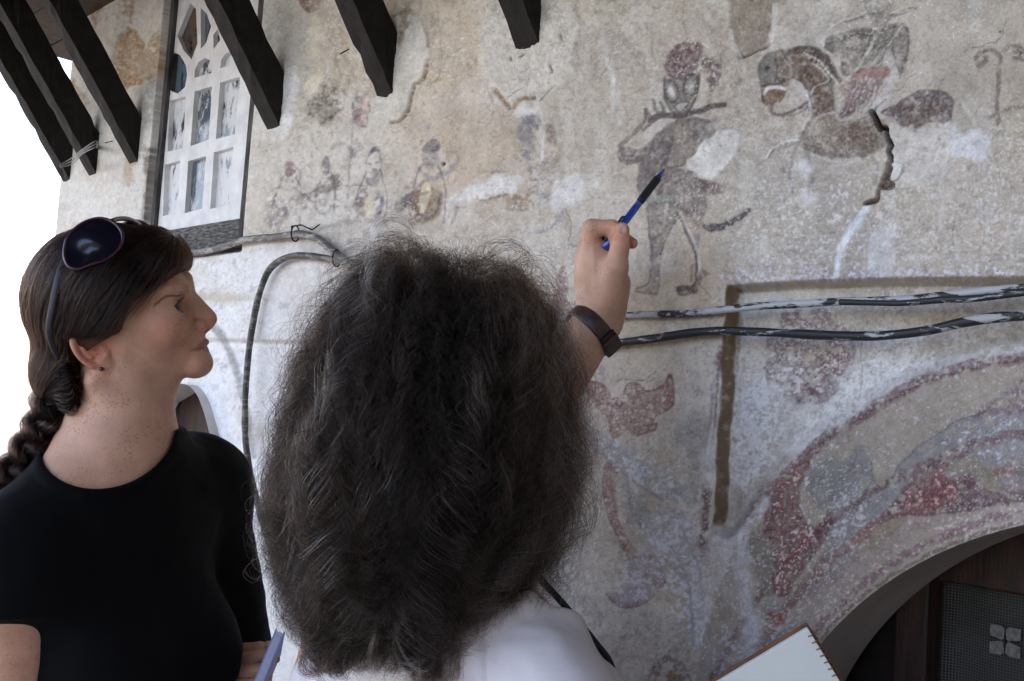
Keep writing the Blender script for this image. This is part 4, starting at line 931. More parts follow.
# ------------------------------------------------------------------ lattice window
win = empty('lattice_window'); win.parent = house
win.location = Vector(W(-1.94, .3, -.03) - np.array(house.location))
tag(win, 'white painted lattice window with peeling panes in a dark frame')
tW = tr(140, 0, 2.725)
OFF = -.022
def st_of(pts, off=OFF): return [wall_st(x, y, off) for x, y in pts]
rects = [[(85, 275), (127, 264), (122, 404), (78, 414)], [(152, 250), (200, 236), (191, 381), (141, 399)], [(222, 226), (276, 210), (262, 366), (210, 380)],
         [(71, 450), (113, 438), (106, 576), (66, 590)], [(135, 440), (183, 426), (173, 569), (125, 582)], [(205, 416), (258, 401), (248, 559), (195, 570)]]
lanc = [(82, 246), (79, 215), (86, 175), (97, 142), (113, 152), (128, 178), (132, 205), (126, 238), (106, 256)]
ar2 = [(152, 213), (153, 190), (163, 170), (180, 159), (196, 166), (201, 182), (198, 200)]
ar3 = [(222, 187), (225, 163), (238, 146), (256, 138), (270, 148), (268, 172)]
kitL = [(105, 98), (122, 55), (141, 10), (156, 26), (160, 120), (144, 163), (122, 138)]
kitR = [(169, 22), (186, 40), (197, 72), (184, 118), (169, 134)]
sliv = [(203, 96), (215, 80), (222, 110), (204, 135)]
holes = [st_of(tW(q)) for q in rects + [lanc, ar2, ar3, kitL, kitR, sliv]]
outer = [(-2.134, .335), (-1.762, .335), (-1.762, 1.10), (-2.134, 1.10)]
from mathutils.geometry import delaunay_2d_cdt
def cdt_panel(outer, holes):
    """a board with holes: triangles plus the outlines, in (s, t)"""
    vs, es = [], []
    for lp in [outer] + holes:
        b0 = len(vs); vs += [Vector((a1 + 1.94, b1 - .6)) * 10 for a1, b1 in lp]
        es += [(b0 + k, b0 + (k + 1) % len(lp)) for k in range(len(lp))]
    V2, E2, F2, _, _, _ = delaunay_2d_cdt(vs, es, [], 1, 1e-6)
    v2 = np.array([(v.x / 10 - 1.94, v.y / 10 + .6) for v in V2]); out = []
    for f_ in F2:
        c = v2[list(f_)].mean(0)
        if any(poly_sd(c[:1], c[1:], lp)[0] < 0 for lp in holes) or poly_sd(c[:1], c[1:], outer)[0] > 0: continue
        out.append(list(f_))
    return v2, out
def extrude_panel(name, v2, fs, h0, h1, mat, parent, bevel):
    n0 = len(v2); vv = np.concatenate([W(v2[:, 0], v2[:, 1], np.full(n0, h1)), W(v2[:, 0], v2[:, 1], np.full(n0, h0))])
    cnt = {}
    for f_ in fs:
        for k in range(len(f_)):
            e = (f_[k], f_[(k + 1) % len(f_)]); cnt[e] = 1
    sides = [[a1, b1, b1 + n0, a1 + n0] for (a1, b1) in cnt if (b1, a1) not in cnt]
    o = mesh_obj(name, vv, fs + sides, mat, parent, False)
    bm = bmesh.new(); bm.from_mesh(o.data); bmesh.ops.recalc_face_normals(bm, faces=bm.faces); bmesh.ops.dissolve_limit(bm, angle_limit=.01, verts=bm.verts, edges=bm.edges); bm.to_mesh(o.data); bm.free()
    return o
v2, fs = cdt_panel(outer, holes)
fr_o = extrude_panel('frame', v2, fs, OFF - .016, OFF + .003, M_WHITE, win, .002)
for q, mt in zip(holes, [G_A, G_B, G_A, G_C, G_B, G_C, G_BLUE, G_A, G_C, G_BROWN, G_BLUE, G_BROWN]):
    c = np.mean(q, 0); big = [(c[0] + (x - c[0]) * 1.12, c[1] + (y - c[1]) * 1.06) for x, y in q]
    b_ = MB(); b_.prism([W(x, y, OFF - .010) for x, y in big], N * .002); b_.build('pane', mt, win)
b_ = MB()
b_.box(W(-2.1525, .275, -.045), U * .018, ZUP * .90, N * .036); b_.box(W(-1.760, .275, -.045), U * .028, ZUP * .90, N * .036)
b_.build('casing', M_FRAMEWOOD, win, bevel=.002)
b_ = MB(); b_.box(W(-2.134, .277, -.045), U * .373, ZUP * .056, N * .034); b_.build('sill', M_GREYWOOD, win, bevel=.002)

# ------------------------------------------------------------------ struts and eaves
DIRS = N + ZUP * 1.35
def strut(px, i):
    s0, t0 = wall_st(*px); w = .044; d = .10; n = 26
    r = np.random.default_rng(40 + i); vs = []; top = (.96 - t0) / 1.35
    for k in range(n + 1):
        o = -.03 + (top + .03) * k / n
        c = W(s0, t0) + DIRS * o
        j = r.normal(0, .0007, (8, 3)); nick = .004 * (r.random(8) > .93)
        ring = [(0, 0), (w / 2, -.001), (w, 0), (w + .001, d / 2), (w, d), (w / 2, d + .001), (0, d), (-.001, d / 2)]
        for q, (x, y) in enumerate(ring):
            vs.append(c + U * (x + (nick[q] if x <= 0 else -nick[q] if x >= w else 0)) + ZUP * (y + (nick[q] if y <= 0 else 0)) + j[q])
    f = [[a1 * 8 + b1, a1 * 8 + (b1 + 1) % 8, a1 * 8 + 8 + (b1 + 1) % 8, a1 * 8 + 8 + b1] for a1 in range(n) for b1 in range(8)] + [list(range(8))[::-1], [n * 8 + q for q in range(8)]]
    o = mesh_obj('roof_strut', vs, f, M_DARKWOOD, house, False)
    tag(o, group='dark timber struts under the eaves')
    return o
for i, px in enumerate([(517, 51), (377, 99), (268, 131), (130, 165), (89, 176), (63, 181)]): strut(px, i)
M_RUST = noise_mat('rust', (.03, .015, .01), (.06, .03, .02), 80, .8)
for (x0, y0, x1, y1) in [(340, 54, 349, 49), (105, 143, 113, 141)]:
    b_ = MB(); b_.tube([wall_pt(x0, y0, .09 if x0 > 200 else .02), wall_pt(x1, y1, .085 if x0 > 200 else .0)], .0012, 5)
    b_.build('nail', M_RUST, house)
eaves = MB()
for k in range(14):
    eaves.box(W(-3.02, .935 + .002 * (k % 2), -.40 + k * .125), U * (.325 if k < 3 else 6.0), ZUP * .022, N * .121)
eaves.build('eaves_board', M_BOARD, house)  # outer boards run on out of view to block the high sky
b_ = MB(); b_.box(W(-3.0, .965, .10), U * 6.0, ZUP * .09, N * .08); b_.box(W(-3.0, .90, .93), U * 6.0, ZUP * .12, N * .03)
b_.build('plate_beam', M_DARKWOOD, house)
b_ = MB()
b_.prism([W(-3.40, 1.18, 1.05), W(-3.40, 1.22, 1.05), W(-3.40, 2.1, -1.5), W(-3.40, 2.06, -1.5)], U * 6.4)
b_.prism([W(-3.40, 2.06, -1.5), W(-3.40, 2.1, -1.5), W(-3.40, 1.22, -4.05), W(-3.40, 1.18, -4.05)], U * 6.4)
b_.build('roof', M_TILE, house)
b_ = MB()
b_.box(W(-2.69, -1.55, -.30), U * .25, ZUP * 2.75, N * .285)                     # corner return behind the facade
b_.box(W(-2.69, -1.55, -3.2), U * .25, ZUP * 2.75, N * 2.9)
b_.box(W(2.2, -1.55, -3.2), U * .25, ZUP * 2.75, N * 3.17)
b_.box(W(-2.44, -1.55, -3.2), U * 4.64, ZUP * 2.75, N * .25)
b_.build('side_wall', M_LIME, house)
b_ = MB(); b_.box(W(1.25, -1.55, .01), U * .2, ZUP * 2.95, N * 3.0)
b_.build('unseen_shade_wall', M_SHADEWALL, house)  # added wall out of view, blocks the sky from the right
b_ = MB()
for k in range(11): b_.box(W(-.75, 1.42 + .002 * (k % 2), -.0 + .19 * k), U * 2.2, ZUP * .03, N * .185)
b_.build('unseen_shade_ceiling', M_BOARD, house)  # added ceiling out of view, cuts the skylight from above
b_ = MB()
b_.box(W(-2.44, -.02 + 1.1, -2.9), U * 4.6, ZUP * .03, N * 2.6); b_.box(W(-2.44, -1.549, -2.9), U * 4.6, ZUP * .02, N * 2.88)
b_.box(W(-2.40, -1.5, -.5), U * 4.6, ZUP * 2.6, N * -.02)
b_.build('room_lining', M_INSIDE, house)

# ------------------------------------------------------------------ cables
def cable_material(name, dark, light, thr):
    m, nt, b = new_mat(name); tc = nd(nt, 'ShaderNodeTexCoord')
    n1 = nd(nt, 'ShaderNodeTexNoise', Scale=75, Detail=7, Roughness=.7, Distortion=.5)
    mp = nd(nt, 'ShaderNodeMapping'); mp.inputs['Scale'].default_value = (.35, .35, 1.3); nt.links.new(tc.outputs['Object'], mp.inputs['Vector']); nt.links.new(mp.outputs[0], n1.inputs['Vector'])
    cr = nd(nt, 'ShaderNodeValToRGB'); e = cr.color_ramp.elements
    e[0].position, e[1].position = thr, thr + .035; e[0].color, e[1].color = (*dark, 1), (*light, 1)
    nt.links.new(n1.outputs['Fac'], cr.inputs[0]); nt.links.new(cr.outputs[0], b.inputs['Base Color'])
    b.inputs['Roughness'].default_value = .55
    bp = nd(nt, 'ShaderNodeBump', Strength=.5, Distance=.001); nt.links.new(n1.outputs['Fac'], bp.inputs['Height']); nt.links.new(bp.outputs[0], b.inputs['Normal'])
    return m
M_CABA = cable_material('cable_white_flaking', (.016, .017, .02), lin(172, 172, 176), .475)
M_CABB = cable_material('cable_black_flaking', (.014, .015, .018), lin(165, 163, 162), .575)
M_CABC = cable_material('cable_grey_limewashed', lin(92, 86, 80), lin(150, 145, 138), .50)
M_CABD = cable_material('cable_dark_dusty', lin(58, 54, 50), lin(112, 106, 98), .50)
def cable(name, pts, rad, off, mat, label, lumps=.12):
    q = [(x, y) for x, y in crom(pts, 10)]
    P3 = np.array([wall_pt(x, y, off) for x, y in q])
    L = np.concatenate([[0], np.cumsum(np.linalg.norm(np.diff(P3, axis=0), axis=1))])
    r = rad * (1 + lumps * 2 * (fbm2(L, L * 0, .03, 3, 3) - .5))
    b_ = MB(); b_.tube(P3, r, 10)
    o = b_.build(name, mat, None, True, origin=P3[len(P3) // 2])
    return tag(o, label, 'cable')
cable('wall_cable', [(430, 284), (460, 299), (490, 313), (525, 320), (570, 318), (612, 316), (650, 314.5), (692, 313), (730, 309), (760, 306), (800, 304), (850, 301), (900, 300), (950, 295), (985, 291), (1030, 287), (1120, 276), (1240, 262)], .0043, .010, M_CABA, 'white-flaked black cable along the wall, upper of the two under the piper')
cable('wall_cable', [(840, 302), (880, 303), (905, 303), (940, 300), (980, 298), (1030, 292), (1110, 284), (1160, 272)], .0032, .018, M_CABB, 'thin short cable twisting under the white-flaked cable at the right edge')
cable('wall_cable', [(400, 276), (430, 300), (470, 335), (520, 350), (570, 347), (615, 343), (650, 339), (690, 333), (720, 331), (760, 332), (800, 334), (850, 336), (890, 335), (930, 330), (960, 323), (990, 318), (1030, 315), (1120, 308), (1240, 298)], .0050, .012, M_CABB, 'thick black peeling cable along the wall, lower of the two above the arch')
cable('wall_cable', [(90, 262), (150, 258), (185, 254), (215, 249), (245, 240), (275, 237), (300, 234), (318, 239), (333, 251), (345, 261), (370, 266), (420, 275), (470, 290), (520, 305)], .0068, .014, M_CABC, 'grey limewashed cable running level below the lattice window')
cable('wall_cable', [(420, 272), (370, 266), (340, 261), (310, 256), (288, 257), (270, 269), (260, 292), (254, 318), (249, 350), (246, 385), (245, 415), (246, 445), (252, 480), (262, 520), (275, 560)], .0060, .016, M_CABD, 'dark dusty cable bending down the white wall between the two women')
for (x, y), lb in [((303, 235), 'twisted black wire with a loose end binding the grey cable left of its bend'), ((341, 260), 'black wire loop binding the two left cables where they meet')]:
    c = np.array(wall_st(x, y)); tie = MB()
    ring = [W(c[0] + .006 * math.cos(q) + .01 * (y > 250), c[1] + .014 * math.sin(q), .016 + .012 * math.cos(q)) for q in np.linspace(0, 6.6, 20)]
    if y < 250: ring += [W(*wall_st(305, 229), .028), W(*wall_st(311, 227), .02), W(*wall_st(318, 231), .012), W(*wall_st(322, 225), .005)]
    tie.tube(ring, .0014, 5)
    tag(tie.build('cable_tie', M_DARKWOOD, None, True, origin=wall_pt(x, y)), lb, 'wire tie')
# wire tied round the outermost struts
b_ = MB()
h0 = .05
for k in range(3):
    b_.tube(crom([wall_pt(60, 165 + k, .07), wall_pt(72, 158 + 3 * k, .05), wall_pt(82, 150 + 2 * k, .09), wall_pt(96, 141 + 3 * k, .085), wall_pt(97, 146 + k, .0)], 6), .0016, 5)
tag(b_.build('wire_binding', noise_mat('galvanised_wire', (.15, .14, .13), (.3, .29, .27), 60, .6), None, True, origin=wall_pt(80, 152, .05)), 'loops of grey wire tied round the outermost roof strut', 'wire')

# ------------------------------------------------------------------ ground, land, sky, light
b_ = MB(); b_.box(W(-6, -1.95, -.0), U * 12, ZUP * .4, N * 3.4)
tag(b_.build('terrace', noise_mat('terrace_stone', lin(128, 120, 110), lin(160, 152, 140), 3, .9, .3, 30), None), kind='structure')
rr = np.concatenate([[0, 2, 4, 7], np.geomspace(10, 30000, 60)]); an = np.linspace(0, 2 * math.pi, 97)[:-1]
RR, AA = np.meshgrid(rr, an, indexing='ij')
gx, gy = RR * np.cos(AA), RR * np.sin(AA)
gz = -.45 - 55 * sst(6, 260, RR) + 6 * (fbm2(gx, gy, 120, 3, 2) - .5) * sst(10, 100, RR) + 90 * (fbm2(gx, gy, 2600, 4, 3) - .45) * sst(800, 5000, RR)
gidx = np.arange(gx.size).reshape(gx.shape)
ff = np.stack([gidx[:-1], np.roll(gidx, -1, 1)[:-1], np.roll(gidx, -1, 1)[1:], gidx[1:]], -1).reshape(-1, 4)
tag(mesh_obj('ground', np.stack([gx, gy, gz], -1).reshape(-1, 3), ff, noise_mat('dry_hill_land', (.085, .095, .09), (.105, .112, .108), .02, .95, 0, lo=.3, hi=.7), None), kind='structure')

SUN_AZ = math.atan2(-N[1], -N[0]) - math.radians(8)      # behind the house
SUN_EL = math.radians(52)
wd = bpy.data.worlds.new('World'); SC.world = wd; wd.use_nodes = True
nt = wd.node_tree; bg = nt.nodes['Background']
sk = nt.nodes.new('ShaderNodeTexSky'); sk.sky_type = 'NISHITA'; sk.sun_disc = False
sk.sun_elevation = SUN_EL; sk.sun_rotation = math.pi / 2 - SUN_AZ
sk.air_density, sk.dust_density, sk.ozone_density = 1.0, 1.5, 1.0
nt.links.new(sk.outputs[0], bg.inputs[0]); bg.inputs[1].default_value = .15
sl = bpy.data.lights.new('sun', 'SUN'); sl.energy = 4.0; sl.angle = math.radians(.53); sl.color = (1, .95, .87)
so = bpy.data.objects.new('sun', sl); COL.objects.link(so)
sd_ = Vector((math.cos(SUN_EL) * math.cos(SUN_AZ), math.cos(SUN_EL) * math.sin(SUN_AZ), math.sin(SUN_EL)))
so.rotation_euler = sd_.to_track_quat('Z', 'Y').to_euler(); so.location = sd_ * 30
vs_ = SC.view_settings
vs_.view_transform = 'Standard'; vs_.look = 'None'; vs_.gamma = 1.0; vs_.use_curve_mapping = False
vs_.exposure = 2.64
vs_.use_white_balance = True; vs_.white_balance_temperature = 7300; vs_.white_balance_tint = 21
SC.render.engine = 'CYCLES'
SC.cycles.max_bounces = 8; SC.cycles.diffuse_bounces = 4; SC.cycles.transparent_max_bounces = 16
SC.cycles.use_denoising = True
SC.cycles.sample_clamp_indirect = 4
# ------------------------------------------------------------------ smooth bodies from distance fields
f32 = np.float32
def smin(a, b, k):
    h = np.maximum(k - np.abs(a - b), 0) / k
    return np.minimum(a, b) - h * h * k * .25
def smax(a, b, k): return -smin(-a, -b, k)
def cone(p, a, b, r1, r2):
    a = np.asarray(a, f32); b = np.asarray(b, f32); d = b - a
    q = p - a; t = np.clip(q @ d / (d @ d), 0, 1)
    return np.sqrt(((q - t[:, None] * d) ** 2).sum(1)) - (r1 + (r2 - r1) * t)
def ell(p, c, r, R=None):
    q = p - np.asarray(c, f32)
    if R is not None: q = q @ np.asarray(R, f32).T
    r = np.asarray(r, f32)
    k0 = np.sqrt(((q / r) ** 2).sum(1)); k1 = np.sqrt(((q / (r * r)) ** 2).sum(1)) + 1e-9
    return k0 * (k0 - 1) / k1
def sph(p, c, r): return np.sqrt(((p - np.asarray(c, f32)) ** 2).sum(1)) - r

def sdf_mesh(fn, lo, hi, vox, B=8, slack=1.5, refine=1):
    lo = np.asarray(lo, f32); hi = np.asarray(hi, f32)
    nb = np.ceil((hi - lo) / (vox * B)).astype(int); n = nb * B
    g = np.stack(np.meshgrid(*[np.arange(k) for k in nb], indexing='ij'), -1).reshape(-1, 3)
    cen = lo + (g * B + (B - 1) / 2.).astype(f32) * vox
    d = np.concatenate([fn(c) for c in np.array_split(cen, max(1, len(cen) // 200000))])
    act = np.abs(d) < B * vox * .87 * slack + vox * 2
    vol = np.repeat(np.repeat(np.repeat(np.where(d < 0, -1, 1).astype(f32).reshape(nb), B, 0), B, 1), B, 2)
    off = np.stack(np.meshgrid(*[np.arange(B)] * 3, indexing='ij'), -1).reshape(-1, 3)
    ga = g[act]
    for ch in np.array_split(ga, max(1, len(ga) // 400)):
        if not len(ch): continue
        ip = (ch[:, None, :] * B + off[None]).reshape(-1, 3)
        vol[ip[:, 0], ip[:, 1], ip[:, 2]] = fn(lo + ip.astype(f32) * f32(vox))
    ins = vol < 0
    c8 = [ins[i:n[0] - 1 + i, j:n[1] - 1 + j, k:n[2] - 1 + k] for i in (0, 1) for j in (0, 1) for k in (0, 1)]
    al = c8[0].copy(); an = c8[0].copy()
    for c in c8[1:]: al &= c; an |= c
    cell = np.argwhere(an & ~al)
    ids = np.full(np.array(n) - 1, -1, np.int32); ids[tuple(cell.T)] = np.arange(len(cell))
    cor = np.array([(i, j, k) for i in (0, 1) for j in (0, 1) for k in (0, 1)])
    V = np.stack([vol[cell[:, 0] + c[0], cell[:, 1] + c[1], cell[:, 2] + c[2]] for c in cor], 1)
    acc = np.zeros((len(cell), 3), f32); cnt = np.zeros(len(cell), f32)
    for e0 in range(8):
        for ax in range(3):
            if cor[e0][ax]: continue
            e1 = e0 + (4, 2, 1)[ax]
            a, b = V[:, e0], V[:, e1]; m = (a < 0) != (b < 0)
            t = np.where(m, a / np.where(m, a - b, 1), 0)
            q = np.tile(cor[e0].astype(f32), (len(cell), 1)); q[:, ax] += t
            acc += q * m[:, None]; cnt += m
    P_ = lo + (cell + acc / cnt[:, None]).astype(f32) * f32(vox)
    Q = []
    for ax in range(3):
        b, c = [(1, 2), (2, 0), (0, 1)][ax]
        sl0 = [slice(None)] * 3; sl1 = [slice(None)] * 3
        sl0[ax] = slice(0, n[ax] - 1); sl1[ax] = slice(1, n[ax])
        A0, A1 = ins[tuple(sl0)], ins[tuple(sl1)]
        e = np.argwhere(A0 != A1)
        e = e[(e[:, b] > 0) & (e[:, c] > 0) & (e[:, b] < n[b] - 1) & (e[:, c] < n[c] - 1)]
        ob = np.zeros(3, int); ob[b] = 1; oc = np.zeros(3, int); oc[c] = 1
        qd = np.stack([ids[tuple((e - x).T)] for x in (0 * ob, ob, ob + oc, oc)], 1)
        fl = A0[tuple(e.T)]
        qd = np.where(fl[:, None], qd, qd[:, ::-1])
        Q.append(qd[(qd >= 0).all(1)])
    Q = np.concatenate(Q)
    for _ in range(refine):
        e = f32(vox * .5); d0 = fn(P_)
        gr = np.stack([fn(P_ + np.eye(3, dtype=f32)[k] * e) - d0 for k in range(3)], 1) / e
        P_ = P_ - np.clip(d0 / ((gr ** 2).sum(1) + 1e-6), -vox, vox)[:, None] * gr
    return P_.astype(np.float64), Q
def join_meshes(L):
    n = 0; V = []; F = []
    for v, f_ in L: V.append(v); F.append(f_ + n); n += len(v)
    return np.concatenate(V), np.concatenate(F)

class Frame:
    """a local frame: origin, unit axes in rows (right, down, towards us), metres per unit on each axis"""
    def __init__(S, o, A, ref, m): S.o, S.A, S.ref, S.m = np.asarray(o), np.asarray(A), np.asarray(ref, float), np.asarray(m, float)
    def loc(S, p): return (((p - S.o) @ S.A.T) / S.m + S.ref).astype(f32)
    def wor(S, q): return ((np.asarray(q, float) - S.ref) * S.m) @ S.A + S.o
def view_frame(px, py, depth):
    r = ray(px, py); d = np.linalg.norm(r); c = -r / d
    a = RCAM @ np.array([1.0, 0, 0]); a = a - c * (a @ c); a /= np.linalg.norm(a)
    b = -np.cross(c, a)
    th = math.atan(abs(px - CX) / FPX)
    dist = d * depth
    ma = dist * math.cos(th) ** 2 / FPX * 1.0; mb = dist * math.cos(th) / FPX
    return Frame(EYE + r * depth, np.array([a, b, c]), (px, py, 0), (ma, mb, mb))

EYE_C, EYE_K = (171.0, 307.6, 28.5), (165.5, 311.8)
# a head in its own units (about 1.2 mm): nose towards +a, crown towards -b, sides +-c
def head_sdf(q, ears=True, face=True):
    a, b, c = q[:, 0], q[:, 1], q[:, 2]; m = np.abs(c); s = np.stack([a, b, m], 1)
    d = ell(q, (109, 301, 0), (79, 66, 61))
    d = smin(d, ell(s, (147, 321, 8), (44, 52, 39)), 14)
    d = smin(d, cone(np.stack([a, b, c * .86], 1), (128, 344, 0), (188, 361, 0), 36, 17), 16)
    d = smin(d, ell(s, (164, 326, 36), (20, 15, 14)), 16)                    # cheekbone and cheek
    d = smin(d, ell(q, (184, 342, 0), (20, 19, 22.5)), 12)                     # round the mouth
    d = smin(d, ell(q, (196, 364.5, 0), (15.5, 13.5, 19)), 9)                # chin
    d = smin(d, cone(s, (181.5, 286, 7), (169, 290, 38), 6, 5.5), 10)
    d = smin(d, cone(q, (184, 278, 0), (187, 299, 0), 6.5, 6.0), 9)           # brow
    if face:
        d = smax(d, -ell(s, (187, 306, 27), (11, 7.5, 13)), 9)                 # eye socket
        n = cone(q, (186, 294, 0), (203, 312.5, 0), 6.0, 7.5)
        n = smin(n, cone(q, (190, 305, 0), (200, 323, 0), 9, 10.5), 7)
        n = smin(n, sph(q, (208.6, 319, 0), 7.6), 6)
        n = smin(n, ell(s, (198.3, 325.6, 9.8), (8, 6.6, 6.0)), 1.6)
        n = smin(n, cone(q, (207, 325, 0), (200, 332, 0), 3.6, 3.6), 4)
        n = smax(n, -ell(s, (204.5, 330.5, 5.0), (4.6, 3.2, 2.5)), 2)
        d = smin(d, n, 3)
        ql = np.stack([a + 12.5 * (m / 22) ** 2, b - 2.6 * (m / 22) ** 2, c], 1)
        lip = smin(ell(ql, (200.4, 342.8, 0), (7.2, 4.4, 24)), ell(ql, (199.2, 350.8, 0), (7.2, 4.6, 21)), .8)
        d = smin(d, lip, 1.8)
        g = np.minimum(cone(s, (208.5, 346.8, 0), (203, 347.6, 12), 1.5, 1.4), cone(s, (203, 347.6, 12), (189.5, 350.4, 23), 1.4, .9))
        d = smax(d, -g, 1.2)
   # fold beside the mouth
        # eyelids: a shell round the eyeball, opened by a wedge that closes at the outer corner
        E = EYE_C
        lid = sph(s, E, 11.2)
        lid = smin(lid, cone(s, (180.0, 299.5, 19), (168, 302.5, 38), 2.2, 1.6), 4)
        d = smin(d, lid, 4)
        du = (a - EYE_K[0]) * -.577 + (b - EYE_K[1]) * -.816; dl = (a - EYE_K[0]) * .05 + (b - EYE_K[1]) * .999
        ap = smax(smax(smax(du, dl, 1.5), 19.0 - m, 2), sph(s, E, 13.2), 1)
        d = smax(d, -ap, .7)
        d = np.where(sph(s, E, 9.6) < 0, np.maximum(d, -sph(s, E, 9.2)), d)
    if ears:
        x1 = ((a - 95) * .66 + (b - 347) * .75) * 1.13; x2 = (-(a - 95) * .75 + (b - 347) * .66) * 1.13
        h = m - (48 + .30 * (95 - a))
        qd = np.sqrt((x1 / 25) ** 2 + ((x2 - 1) / 15) ** 2)
        e = smax((qd - 1) * 15, np.abs(h + 2) - 2.6, 2.5)
        rim = np.sqrt(((qd - .90) * 15) ** 2 + (h - .8) ** 2) - 3.0
        rim = np.where(x1 > 15, rim + (x1 - 15) * .5, rim)
        anti = np.sqrt(((np.hypot((x1 - 1) / 14, (x2 + 1) / 8) - 1) * 8.5) ** 2 + (h - .2) ** 2) - 1.9
        e = smin(e, rim, 2.2); e = smin(e, np.where(x1 > 8, anti + 2, anti), 1.8)
        e = smax(e, -ell(np.stack([x1, x2, h], 1), (3, -2.5, 5), (8.5, 6, 7.5)), 2)
        e = smin(e, ell(np.stack([x1, x2, h], 1), (20, -1, -1.2), (8, 7.5, 4)), 4)
        e = smin(e, ell(np.stack([x1, x2, h], 1), (7, -9.5, 1), (5, 3.2, 3.4)), 3)
        e = smin(e, ell(np.stack([x1, x2, h], 1), (0, -4, -8), (16, 9, 9)), 5)
        d = smin(d, e, 3)
    return d
def skin_tone(q, base=0):
    """reddening of lips, ears, nose and cheeks (pigment)"""
    a, b, m = q[:, 0], q[:, 1], np.abs(q[:, 2])
    al, bl = a + 12.5 * (m / 22) ** 2, b - 2.6 * (m / 22) ** 2
    lip = sst(1.5, .3, np.minimum(ell(np.stack([al, bl, m], 1).astype(f32), (200.8, 343.2, 0), (8.6, 4.2, 22)), ell(np.stack([al, bl, m], 1).astype(f32), (199.6, 350.4, 0), (8.6, 4.6, 19)))) * (al > 192)
    red = np.exp(-(((a - 211) / 13) ** 2 + ((b - 322) / 12) ** 2)) * .9 + np.exp(-(((a - 170) / 26) ** 2 + ((b - 332) / 20) ** 2)) * .75 + np.exp(-(((a - 196) / 16) ** 2 + ((b - 366) / 12) ** 2)) * .4
    ear = np.exp(-(((a - 95) / 20) ** 2 + ((b - 350) / 20) ** 2)) * sst(40, 46, m)
    return lip, np.clip(red, 0, 1), ear
def skin_material():
    m, nt, b = new_mat('freckled_fair_skin')
    at = nd(nt, 'ShaderNodeAttribute', attribute_name='skin'); tc = nd(nt, 'ShaderNodeTexCoord')
    n1 = nd(nt, 'ShaderNodeTexNoise', Scale=38, Detail=5, Roughness=.6); nt.links.new(tc.outputs['Object'], n1.inputs['Vector'])
    mr = nd(nt, 'ShaderNodeMapRange'); mr.inputs[1].default_value, mr.inputs[2].default_value, mr.inputs[3].default_value, mr.inputs[4].default_value = .3, .7, .86, 1.12
    nt.links.new(n1.outputs['Fac'], mr.inputs[0])
    vm = nd(nt, 'ShaderNodeVectorMath', operation='SCALE'); nt.links.new(at.outputs['Color'], vm.inputs[0]); nt.links.new(mr.outputs[0], vm.inputs['Scale'])
    vo = nd(nt, 'ShaderNodeTexVoronoi', Scale=260); nt.links.new(tc.outputs['Object'], vo.inputs['Vector'])
    n2 = nd(nt, 'ShaderNodeTexNoise', Scale=30, Detail=3); nt.links.new(tc.outputs['Object'], n2.inputs['Vector'])
    th = nd(nt, 'ShaderNodeMapRange'); th.inputs[1].default_value, th.inputs[2].default_value, th.inputs[3].default_value, th.inputs[4].default_value = .40, .66, .10, .46
    nt.links.new(n2.outputs['Fac'], th.inputs[0])
    sb = nd(nt, 'ShaderNodeMath', operation='SUBTRACT'); nt.links.new(th.outputs[0], sb.inputs[0]); nt.links.new(vo.outputs['Distance'], sb.inputs[1])
    fr = nd(nt, 'ShaderNodeMapRange'); fr.inputs[1].default_value, fr.inputs[2].default_value, fr.inputs[3].default_value, fr.inputs[4].default_value = 0, .26, 0, .5
    nt.links.new(sb.outputs[0], fr.inputs[0])
    mx = nd(nt, 'ShaderNodeMix', data_type='RGBA'); nt.links.new(fr.outputs[0], mx.inputs[0]); nt.links.new(vm.outputs[0], mx.inputs[6]); mx.inputs[7].default_value = (.22, .085, .045, 1)
    nt.links.new(mx.outputs[2], b.inputs['Base Color'])
    b.inputs['Roughness'].default_value = .5; b.inputs['Specular IOR Level'].default_value = .4
    b.inputs['Subsurface Weight'].default_value = .10; b.inputs['Subsurface Radius'].default_value = (.008, .003, .0015); b.inputs['Subsurface Scale'].default_value = .6
    n3 = nd(nt, 'ShaderNodeTexNoise', Scale=520, Detail=3); nt.links.new(tc.outputs['Object'], n3.inputs['Vector'])
    bp = nd(nt, 'ShaderNodeBump', Strength=.35, Distance=.0014); nt.links.new(n3.outputs['Fac'], bp.inputs['Height']); nt.links.new(bp.outputs[0], b.inputs['Normal'])
    return m
M_SKIN = skin_material()
SKIN0 = np.array([.57, .315, .212])
def hair_material(name, ramp, rough=.34, ior=1.42):
    m = bpy.data.materials.new(name); m.use_nodes = True; nt = m.node_tree
    nt.nodes.remove(nt.nodes['Principled BSDF'])
    h = nt.nodes.new('ShaderNodeBsdfHairPrincipled'); h.model = 'CHIANG'; h.parametrization = 'COLOR'
    hi = nd(nt, 'ShaderNodeAttribute', attribute_name='tone'); cr = nt.nodes.new('ShaderNodeValToRGB')
    e = cr.color_ramp.elements
    e[0].position, e[0].color = ramp[0][0], (*ramp[0][1], 1); e[1].position, e[1].color = ramp[-1][0], (*ramp[-1][1], 1)
    for p_, c_ in ramp[1:-1]:
        x = e.new(p_); x.color = (*c_, 1)
    nt.links.new(hi.outputs['Fac'], cr.inputs[0]); nt.links.new(cr.outputs[0], h.inputs['Color'])
    h.inputs['IOR'].default_value = ior; h.inputs['Roughness'].default_value = rough; h.inputs['Radial Roughness'].default_value = .5; h.inputs['Random Roughness'].default_value = .3
    nt.links.new(h.outputs[0], nt.nodes['Material Output'].inputs[0])
    return m
